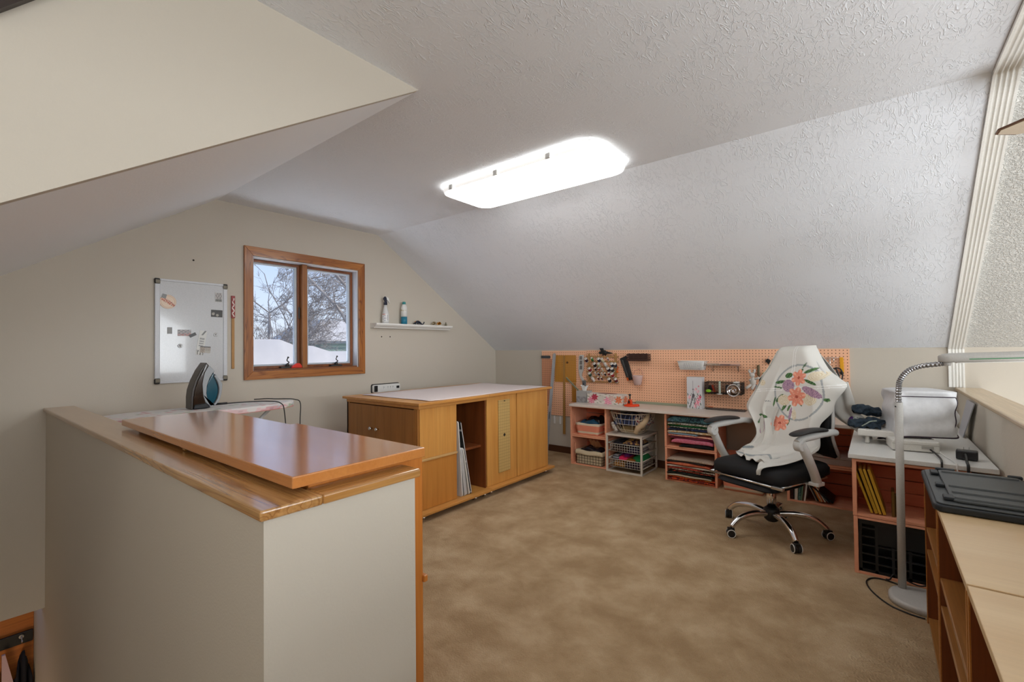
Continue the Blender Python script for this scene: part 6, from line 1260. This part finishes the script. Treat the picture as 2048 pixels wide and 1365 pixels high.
# ================================================================ BOOKCASES + tote lid
MAP = wood('maple_bookcase_top', srgb(236, 208, 166), srgb(222, 188, 142), 'X', .3, grain=.2, coat=.3, scale=.5); WAL = wood('amber_bookcase_side', srgb(132, 70, 30), srgb(104, 52, 20), 'Z', .45, grain=.5)
EDG = wood('amber_edge', srgb(196, 132, 62), srgb(168, 104, 44), 'Y', .4); SHF = wood('amber_shelf', srgb(176, 120, 62), srgb(140, 90, 42), 'Y', .35, coat=.2)
def bookcase(y0, y1, h_, lb, shelves=(.42, .325)):
    t = thing('bookcase', lb, 'bookcase', (4.21, (y0 + y1) / 2, 0), group='low wooden bookcases along the right half wall'); xa, xb = 4.060, 4.343
    for ya, yb in ((y0, y0 + .016), (y1 - .016, y1)):
        MB().box(xa + .003, ya, .001, xb, yb, h_ - .0185).build('side', WAL, t); MB().box(xa, ya, .001, xa + .0028, yb, h_ - .0185).build('side_edge', EDG, t)
    MB().box(xa, y0, h_ - .018, xb, y1, h_).build('top', MAP, t, bevel=.002)
    MB().box(xb - .006, y0 + .0165, .03, xb, y1 - .0165, h_ - .0185).build('back', WAL, t)
    for z_ in shelves + (.028,): MB().box(xa + .004, y0 + .0165, z_ - .016, xb - .0065, y1 - .0165, z_).build('shelf', SHF, t, bevel=.002)
    return t
bookcase(-2.40, -1.86, .660, 'farthest low bookcase, carrying the grey tote lid')
bookcase(-3.085, -2.415, .662, 'middle low bookcase with pale maple top')
bookcase(-3.76, -3.10, .664, 'nearest low bookcase at the lower right corner')
bookcase(-4.44, -3.775, .664, 'low bookcase continuing past the picture edge')
PAP = plain('paper_white', srgb(214, 208, 196), .8)
MB().box(4.10, -3.0, .3255, 4.30, -2.50, .338, T=RZ(R(1), (4.2, -2.75, 0))).build('paper_stack', PAP, None, 'white paper stack on the middle bookcase shelf', 'paper')
MB().box(4.10, -2.36, .3255, 4.108, -2.08, .40).build('colourful_booklet', print_cloth('booklet_print', c3((220, 220, 226), (196, 80, 50), (230, 150, 60), (90, 110, 170)), 14), None, 'colourful booklet standing in the farthest bookcase', 'booklet')
MB().grid(lambda u, v: (4.16 + .02 * math.sin(v * 6), -2.90 + .12 * u + .01 * math.sin(v * 5), .425 + .18 * v), 8, 10).build('clear_sleeve', plain('cloudy_sleeve', srgb(190, 186, 182), .3, trans=.3, ior=1.1), None, 'cloudy plastic sleeve upright in the middle bookcase', 'sleeve', solid=.002)
MB().box(4.12, -3.72, .4205, 4.24, -3.45, .55).build('red_box', plain('bright_red', srgb(206, 40, 20), .5), None, 'bright red box inside the nearest bookcase', 'box', bevel=.003)
# tote lid
TL = plain('tote_lid_grey', srgb(74, 78, 80), .45); TLD = plain('tote_lid_dark', srgb(34, 40, 46), .45)
tl = thing('tote_lid', 'dark grey ribbed plastic tote lid lying on bookcase', 'lid', (4.2, -2.2, .6635))
lz0 = .6638
MB().prism(rr(4.046, -2.505, 4.355, -1.945, .03), 'Z', lz0, lz0 + .022).build('rim', TLD, tl, bevel=.005)
MB().prism(rr(4.056, -2.493, 4.346, -1.957, .025), 'Z', lz0 + .0222, lz0 + .027).build('ledge', TL, tl, bevel=.002)
MB().prism(rr(4.095, -2.465, 4.33, -1.985, .025), 'Z', lz0 + .0272, lz0 + .037).build('raised_panel', TL, tl, bevel=.004)
rb = MB()
for y in (-2.44, -2.36, -2.27, -2.03): rb.prism([(y - .009, lz0 + .0372), (y + .009, lz0 + .0372), (y + .005, lz0 + .042), (y - .005, lz0 + .042)], 'X', 4.105, 4.32)
rb.build('rib', TL, tl, bevel=.001, split=True)
for (x, y, a, c_) in ((4.082, -2.04, .012, .03), (4.082, -2.25, .012, .02), (4.09, -2.43, .014, .025), (4.12, -1.968, .03, .011), (4.32, -1.968, .02, .011)): MB().box(x - a, y - c_, lz0 + .0275, x + a, y + c_, lz0 + .04).build('lug', TLD, tl, bevel=.004)
# ================================================================ OFFICE CHAIR
CO, CA = (3.35, -1.16, 0), math.atan2(-.40, .917)
ch = thing('office_chair', 'white and black reclining office chair draped with floral throw', 'office chair', CO, CA)
def cb_(mb, name, mat, par=ch, **k): return mb.build(name, mat, par, world=False, **k)
FABB = plain('black_chair_fabric', (.006, .006, .007), .8, bump=.2, bscale=500); CW_ = plain('chair_white_plastic', srgb(206, 206, 204), .35)
for k in range(5):
    a = R([159, 231, 303, 15, 87][k]) - CA; d = Vector((math.cos(a), math.sin(a), 0))
    P = smooth([d * .035 + Vector((0, 0, .125)), d * .14 + Vector((0, 0, .135)), d * .24 + Vector((0, 0, .115)), d * .305 + Vector((0, 0, .062))], 5)
    cb_(MB().tube(P, [.021 - .0003 * i for i in range(len(P))], 12), 'base_leg', CHROME)
    q = d * .308; T = Matrix.Translation(q) @ Matrix.Rotation(a + .5 * (k - 2), 4, 'Z')
    cs_ = cb_(MB().lathe([(.022, -.020), (.0255, -.016), (.0255, -.006), (.022, -.004)], (0, 0, 0), 18, T=T @ Matrix.Translation((0, 0, .0265)) @ Matrix.Rotation(R(90), 4, 'X')).lathe([(.022, .004), (.0255, .006), (.0255, .016), (.022, .020)], (0, 0, 0), 18, T=T @ Matrix.Translation((0, 0, .0265)) @ Matrix.Rotation(R(90), 4, 'X')).box(-.02, -.014, .03, .02, .014, .058, T=T), 'caster', BLACK)
    MB().lathe([(.026, .0205), (.026, .0235)], (0, 0, 0), 18, T=T @ Matrix.Translation((0, 0, .0265)) @ Matrix.Rotation(R(90), 4, 'X')).lathe([(.026, -.0235), (.026, -.0205)], (0, 0, 0), 18, T=T @ Matrix.Translation((0, 0, .0265)) @ Matrix.Rotation(R(90), 4, 'X')).build('caster_rim', WHITE, cs_, world=False, split=True)
    MB().lathe([(.0215, -.0245), (.0215, .0245)], (0, 0, 0), 18, T=T @ Matrix.Translation((0, 0, .0265)) @ Matrix.Rotation(R(90), 4, 'X')).build('caster_disc', BLACK, cs_, world=False)
cb_(MB().lathe([(.030, .075), (.045, .09), (.05, .13), (.046, .155), (.034, .165)], (0, 0, 0), 24), 'hub', BLACK)
cb_(MB().lathe([(.029, .165), (.029, .30), (.02, .302), (.014, .304), (.014, .36)], (0, 0, 0), 24), 'gas_column', CHROME)
cb_(MB().box(-.08, -.12, .345, .08, .12, .372), 'mechanism', BLACK, bevel=.006)
# seat cushion
def seatp(u, v, z0, z1, hx, y0, y1, pw=4):
    pass
def pad(x0, x1, y0, y1, z0, z1, r_=.04, nose=0, top=.012):
    mb = MB(); secs = []
    for (s_, z_) in ((-.022, z0), (0, z0 + .015), (0, z1 - .03), (-.012, z1 - .01), (-.035, z1), (-.12, z1 + top)):
        secs.append([(x, y, z_ + (nose * ((y - y1) / (y0 - y1)) ** 3)) for x, y in rr(x0 - s_, y0 - s_, x1 + s_, y1 + s_, max(.02, r_ + s_ * .3), 6)])
    n_ = len(secs[0]); mb.add([p for s in secs for p in s], [(i * n_ + j, i * n_ + (j + 1) % n_, (i + 1) * n_ + (j + 1) % n_, (i + 1) * n_ + j) for i in range(len(secs) - 1) for j in range(n_)] + [tuple(range(n_))[::-1], tuple(range((len(secs) - 1) * n_, len(secs) * n_))], True)
    return mb
cb_(pad(-.255, .255, -.275, .255, .392, .478, .07, nose=-.012), 'seat', FABB)
cb_(pad(-.20, .20, -.30, .06, .335, .380, .06, top=.004), 'footrest_pad', FABB)
cb_(MB().tube([(-.235, -.29, .386), (.235, -.29, .386)], .007, 10).tube([(-.235, -.29, .386), (-.235, .2, .386)], .007, 8).tube([(.235, -.29, .386), (.235, .2, .386)], .007, 8), 'footrest_rail', CHROME)
cb_(MB().box(.19, -.30, .377, .26, -.277, .395), 'rail_bracket', STEEL, bevel=.004)
# back : black mesh with white rim
def backw(t): return .245 - .03 * abs(t - .35) - (.155 * max(0, t - .70) / .30) - (.0 if t > .1 else .0)
def backy(t): return .245 + .10 * max(0, (.22 - t) / .22) ** 1.3 + .04 * t + .04 * max(0, t - .6)
def backz(t): return .495 + .69 * t
bk_ = MB().grid(lambda u, v: ((2 * u - 1) * backw(v), backy(v) + .035 * abs(2 * u - 1) ** 2 * -1 + .01, backz(v)), 14, 30)
cb_(bk_, 'backrest', FABB, solid=.02)
rim_ = [(-backw(k / 24) - .006, backy(k / 24) - .015 + .012, backz(k / 24)) for k in range(25)] + [(backw(k / 24) + .006, backy(k / 24) - .015 + .012, backz(k / 24)) for k in range(24, -1, -1)]
cb_(MB().tube(rim_, .011, 8, closed=True), 'back_frame', CW_)
cb_(MB().tube(smooth([(0, .10, .37), (0, .30, .38), (0, .37, .50), (0, .33, .70)], 5), .022, 10), 'spine', CW_)
cb_(MB().box(.09, .2555, .45, .16, .2575, .456), 'seat_tag', plain('silver_thread', srgb(150, 150, 150), .5))
for s_ in (-1, 1):
    X = .295 * s_
    arm = MB().tube(smooth([(X, -.02, .405), (X + .012 * s_, -.075, .48), (X + .01 * s_, -.15, .60), (X, -.185, .655)], 5), [.028, .028, .027, .026, .026, .026, .026, .026, .026, .026, .026, .026, .026, .026, .026, .03], 10)
    cb_(arm, 'arm_post', CW_)
    cb_(MB().lathe([(.03, -.022), (.036, -.018), (.036, .018), (.03, .022)], (0, 0, 0), 24, T=Matrix.Translation((X, -.185, .640)) @ Matrix.Rotation(R(90), 4, 'Y')), 'arm_pivot', CW_)
    cb_(MB().tube(smooth([(X, -.21, .655), (X, -.15, .672), (X, 0, .680), (X, .14, .683), (X * .96, .22, .672)], 5), [.02, .021, .021, .022, .022] * 4 + [.016], 10), 'arm_rail', CW_)
    cb_(MB().grid(lambda u, v: (X + .036 * math.cos(2 * math.pi * v) * (1 - abs(2 * u - 1) ** 6) ** .5, -.265 + .36 * u, .703 + .011 * u * 0 + .012 * math.sin(math.pi * u) + .014 * math.sin(2 * math.pi * v) * (1 - abs(2 * u - 1) ** 6) ** .5), 24, 16, flip=True), 'arm_pad', plain('arm_pad_black', (.014, .014, .015), .45))
    cb_(MB().box(X - .03, -.055, .382, X + .03, .015, .405).box(-.2 * 0 + X - .06 * s_ - .03, -.04, .378, X - .06 * s_ + .03, .0, .390), 'arm_bracket', CW_, bevel=.006)
# ---------------- the throw
def throw_print(px, py):
    """printed flowers; px, py run over the front of the cloth"""
    c_ = srgb(214, 212, 206); d0 = math.hypot((px - 440) / 250, (py - 510) / 300)
    if abs(d0 - 1) < .034 and not (60 < math.degrees(math.atan2(py - 510, px - 440)) % 360 < 62): c_ = srgb(158, 162, 163)
    for lx in (355, 378):
        if abs(px - lx - (py - 300) * .03) < 3.2 and py < 800: c_ = srgb(236, 236, 234)
    for ly in (455, 478):
        if abs(py - ly - (440 - px) * .12) < 3.5: c_ = srgb(236, 236, 234)
    def ell(cx, cy, a, b_, ang):
        x, y = px - cx, py - cy; t = R(ang); x, y = x * math.cos(t) + y * math.sin(t), -x * math.sin(t) + y * math.cos(t); return (x / a) ** 2 + (y / b_) ** 2, math.atan2(y / b_, x / a)
    for cx, cy, a, b_, ang in ((540, 270, 62, 18, -28), (560, 392, 68, 16, 22), (330, 330, 40, 30, -20), (245, 408, 55, 18, -14), (225, 470, 50, 9, 5), (245, 590, 62, 20, -50), (300, 680, 55, 16, -62), (350, 690, 40, 12, -68), (470, 625, 36, 13, 66), (75, 810, 55, 20, 10), (40, 860, 45, 14, -70), (710, 572, 24, 20, 0), (460, 272, 26, 12, -70), (480, 215, 36, 8, -60), (372, 840, 42, 9, -80), (195, 880, 22, 10, 0), (185, 640, 60, 9, -80)):
        if ell(cx, cy, a, b_, ang)[0] < 1: c_ = srgb(84, 122, 70) if math.sin(px * .2 + py * .1) > -.2 else srgb(52, 84, 52)
    for cx, cy, a, b_ in ((605, 328, 80, 52), (562, 578, 70, 66), (290, 610, 66, 60), (415, 755, 24, 56), (28, 430, 34, 34)):
        e_, t = ell(cx, cy, a, b_, -12)
        if e_ < 1: c_ = srgb(222, 212, 190) if (e_ ** .5 * 4 + t * .4) % 1 > .22 else srgb(200, 178, 136)
    for cx, cy, a, b_, ang in ((335, 445, 66, 70, 0), (580, 500, 108, 42, 26), (372, 750, 15, 70, 4), (86, 935, 30, 75, 8)):
        e_, t = ell(cx, cy, a, b_, ang)
        if e_ < 1: c_ = [srgb(150, 118, 150), srgb(196, 160, 176), srgb(104, 80, 112)][int((math.sin(px * .35) + math.sin(py * .42 + px * .1)) * .7 + 1.4) % 3]
    for cx, cy, r_ in ((440, 350, 80), (425, 560, 98), (272, 865, 108)):
        dx, dy = px - cx, (py - cy) / (1.15 if cy < 800 else .85); t = math.atan2(dy, dx); d = math.hypot(dx, dy); rr2 = r_ * (.62 + .38 * abs(math.cos(3 * t + cy)))
        if d < rr2: c_ = srgb(226, 140, 116) if abs(math.cos(3 * t + cy)) < .93 else srgb(240, 176, 150); c_ = srgb(176, 84, 66) if d < r_ * .16 or (abs(math.sin(3 * t + cy)) < .10) and d < r_ * .6 else c_
    if 85 < px < 140 and 628 < py < 640 and math.sin(px) > 0: c_ = srgb(90, 94, 100)
    if ell(40, 1155, 70, 12, -6)[0] < 1 or abs(py - 1190 + (px - 60) * .05) < 5 and px < 120: c_ = srgb(140, 150, 154)
    return c_
def lerp_rows(rows, v):
    k = v * (len(rows) - 1); i = min(len(rows) - 2, int(k)); f_ = k - i; a = rows[max(i - 1, 0)]; b_ = rows[i]; c_ = rows[i + 1]; d = rows[min(i + 2, len(rows) - 1)]
    return [.5 * (2 * b_[j] + (c_[j] - a[j]) * f_ + (2 * a[j] - 5 * b_[j] + 4 * c_[j] - d[j]) * f_ ** 2 + (3 * b_[j] - a[j] - 3 * c_[j] + d[j]) * f_ ** 3) for j in range(len(b_))]
# xl, xr, y_left, y_mid, y_right, z_left, z_right
rows = [(-.12, .09, .42, .38, .42, 1.10, 1.10), (-.12, .092, .39, .345, .39, 1.204, 1.212), (-.135, .115, .36, .268, .36, 1.185, 1.195), (-.195, .195, .34, .235, .345, 1.07, 1.07), (-.24, .262, .31, .215, .33, 1.0, 1.01), (-.272, .31, .28, .205, .30, .93, .965), (-.285, .27, .235, .195, .27, .86, .875),
        (-.30, .262, .22, .18, .25, .78, .79), (-.24, .215, .18, .16, .20, .70, .71), (-.20, .20, .16, .13, .20, .62, .63), (-.19, .215, .11, .08, .16, .55, .56), (-.20, .20, .02, .0, .08, .508, .515), (-.17, .165, -.08, -.09, -.03, .502, .505), (-.09, .135, -.16, -.18, -.15, .500, .50), (-.04, .11, -.20, -.22, -.21, .505, .497)]
def thp(u, v):
    xl, xr, yl, ym, yr, zl, zr_ = lerp_rows(rows, v); x = xl + (xr - xl) * u; w1 = (1 - u) ** 2; w3 = u ** 2; w2 = 2 * u * (1 - u); ew = abs(2 * u - 1) ** 7; y = ym + ((yl if u < .5 else yr) - ym) * ew; z_ = zl + (zr_ - zl) * u
    k = max(0, min(1, (v - .18) * 3)) * (1 if v < .72 else max(0, 1 - (v - .72) * 3.0)); e_ = abs(2 * u - 1)
    fold_ = .026 * (1 - abs(math.sin(u * 17 + v * 3.5))) ** 1.4 * max(0, min(1, (.46 - u) * 4)) + .018 * (1 - abs(math.sin(u * 12 - v * 8))) * max(0, min(1, (u - .68) * 4)) + .006 * math.sin(u * 6 + v * 16)
    x += .010 * math.sin(v * 21) * (e_ ** 4) * (1 if v > .15 else 0)
    y -= fold_ * k * 1.1 + .006
    if v > .72: z_ += (.010 * math.sin(u * 16 + v * 20) + .008 * math.sin(v * 60 + u * 6)) * min(1, (v - .72) * 8) + .006
    return (x, y, max(z_, .497) if v > .78 else z_)
def thcol(u, v):
    x, y, z_ = thp(u, v); return throw_print((59 + 300 * x) * 5.46, (81 - 305 * (z_ - .95)) * 5.46) if v < .8 else (srgb(150, 156, 158) if abs(v - .86 - .03 * math.sin(u * 9)) < .008 else srgb(210, 208, 202))
TC = painted('throw_cloth', .9, .25, 700)
tw_ = thing('floral_throw', 'white gauzy throw with wreath of coral and lilac flowers', 'throw', CO, CA)
MB().grid(thp, 190, 300, col=thcol).build('front_drape', TC, tw_, world=False, solid=.003)
def plainc(u, v): return srgb(206, 204, 198)
def side(P, name, folds=5, amp=.012, colf=plainc):
    def f(u, v):
        a = lerp_rows(P, v); x, y, z_ = a[0] + (a[3] - a[0]) * u, a[1] + (a[4] - a[1]) * u, a[2] + (a[5] - a[2]) * u
        return (x + .3 * amp * math.cos(u * folds * 6.28 * .5), y + amp * math.sin(u * folds * 3.1 + v * 2), z_)
    MB().grid(f, 40, 40, col=colf).build(name, TC, tw_, world=False, solid=.003)
# left fall beside the far arm, back fall over the rear, right tail with a hanging corner
side([(-.13, .31, 1.18, -.10, .26, 1.185), (-.19, .30, 1.06, -.15, .235, 1.07), (-.245, .30, .96, -.20, .215, .97), (-.30, .29, .86, -.235, .20, .88), (-.355, .28, .775, -.25, .19, .80)], 'left_fall', 3, .008)
side([(-.11, .40, 1.185, .08, .40, 1.195), (-.18, .395, 1.05, .20, .395, 1.05), (-.22, .39, .93, .26, .39, .95)], 'back_fall', 7, .006)
side([(.15, .30, 1.0, .30, .34, .985), (.16, .32, .90, .315, .36, .89), (.17, .34, .81, .335, .37, .80), (.22, .35, .745, .375, .38, .745), (.34, .37, .66, .40, .39, .64), (.375, .38, .60, .385, .385, .60)], 'right_tail', 4, .008)
side([(-.20, .19, .80, -.04, .165, .80), (-.22, .17, .70, -.06, .145, .70), (-.20, .14, .60, -.05, .12, .60), (-.20, .06, .53, -.04, .05, .53)], 'inner_fold', 3, .010)
side([(.13, -.07, .53, .265, .07, .60), (.10, -.16, .515, .255, -.05, .545), (.08, -.24, .505, .20, -.15, .505), (.09, -.285, .47, .14, -.28, .485), (.10, -.292, .44, .12, -.292, .44)], 'seat_spill', 3, .008)
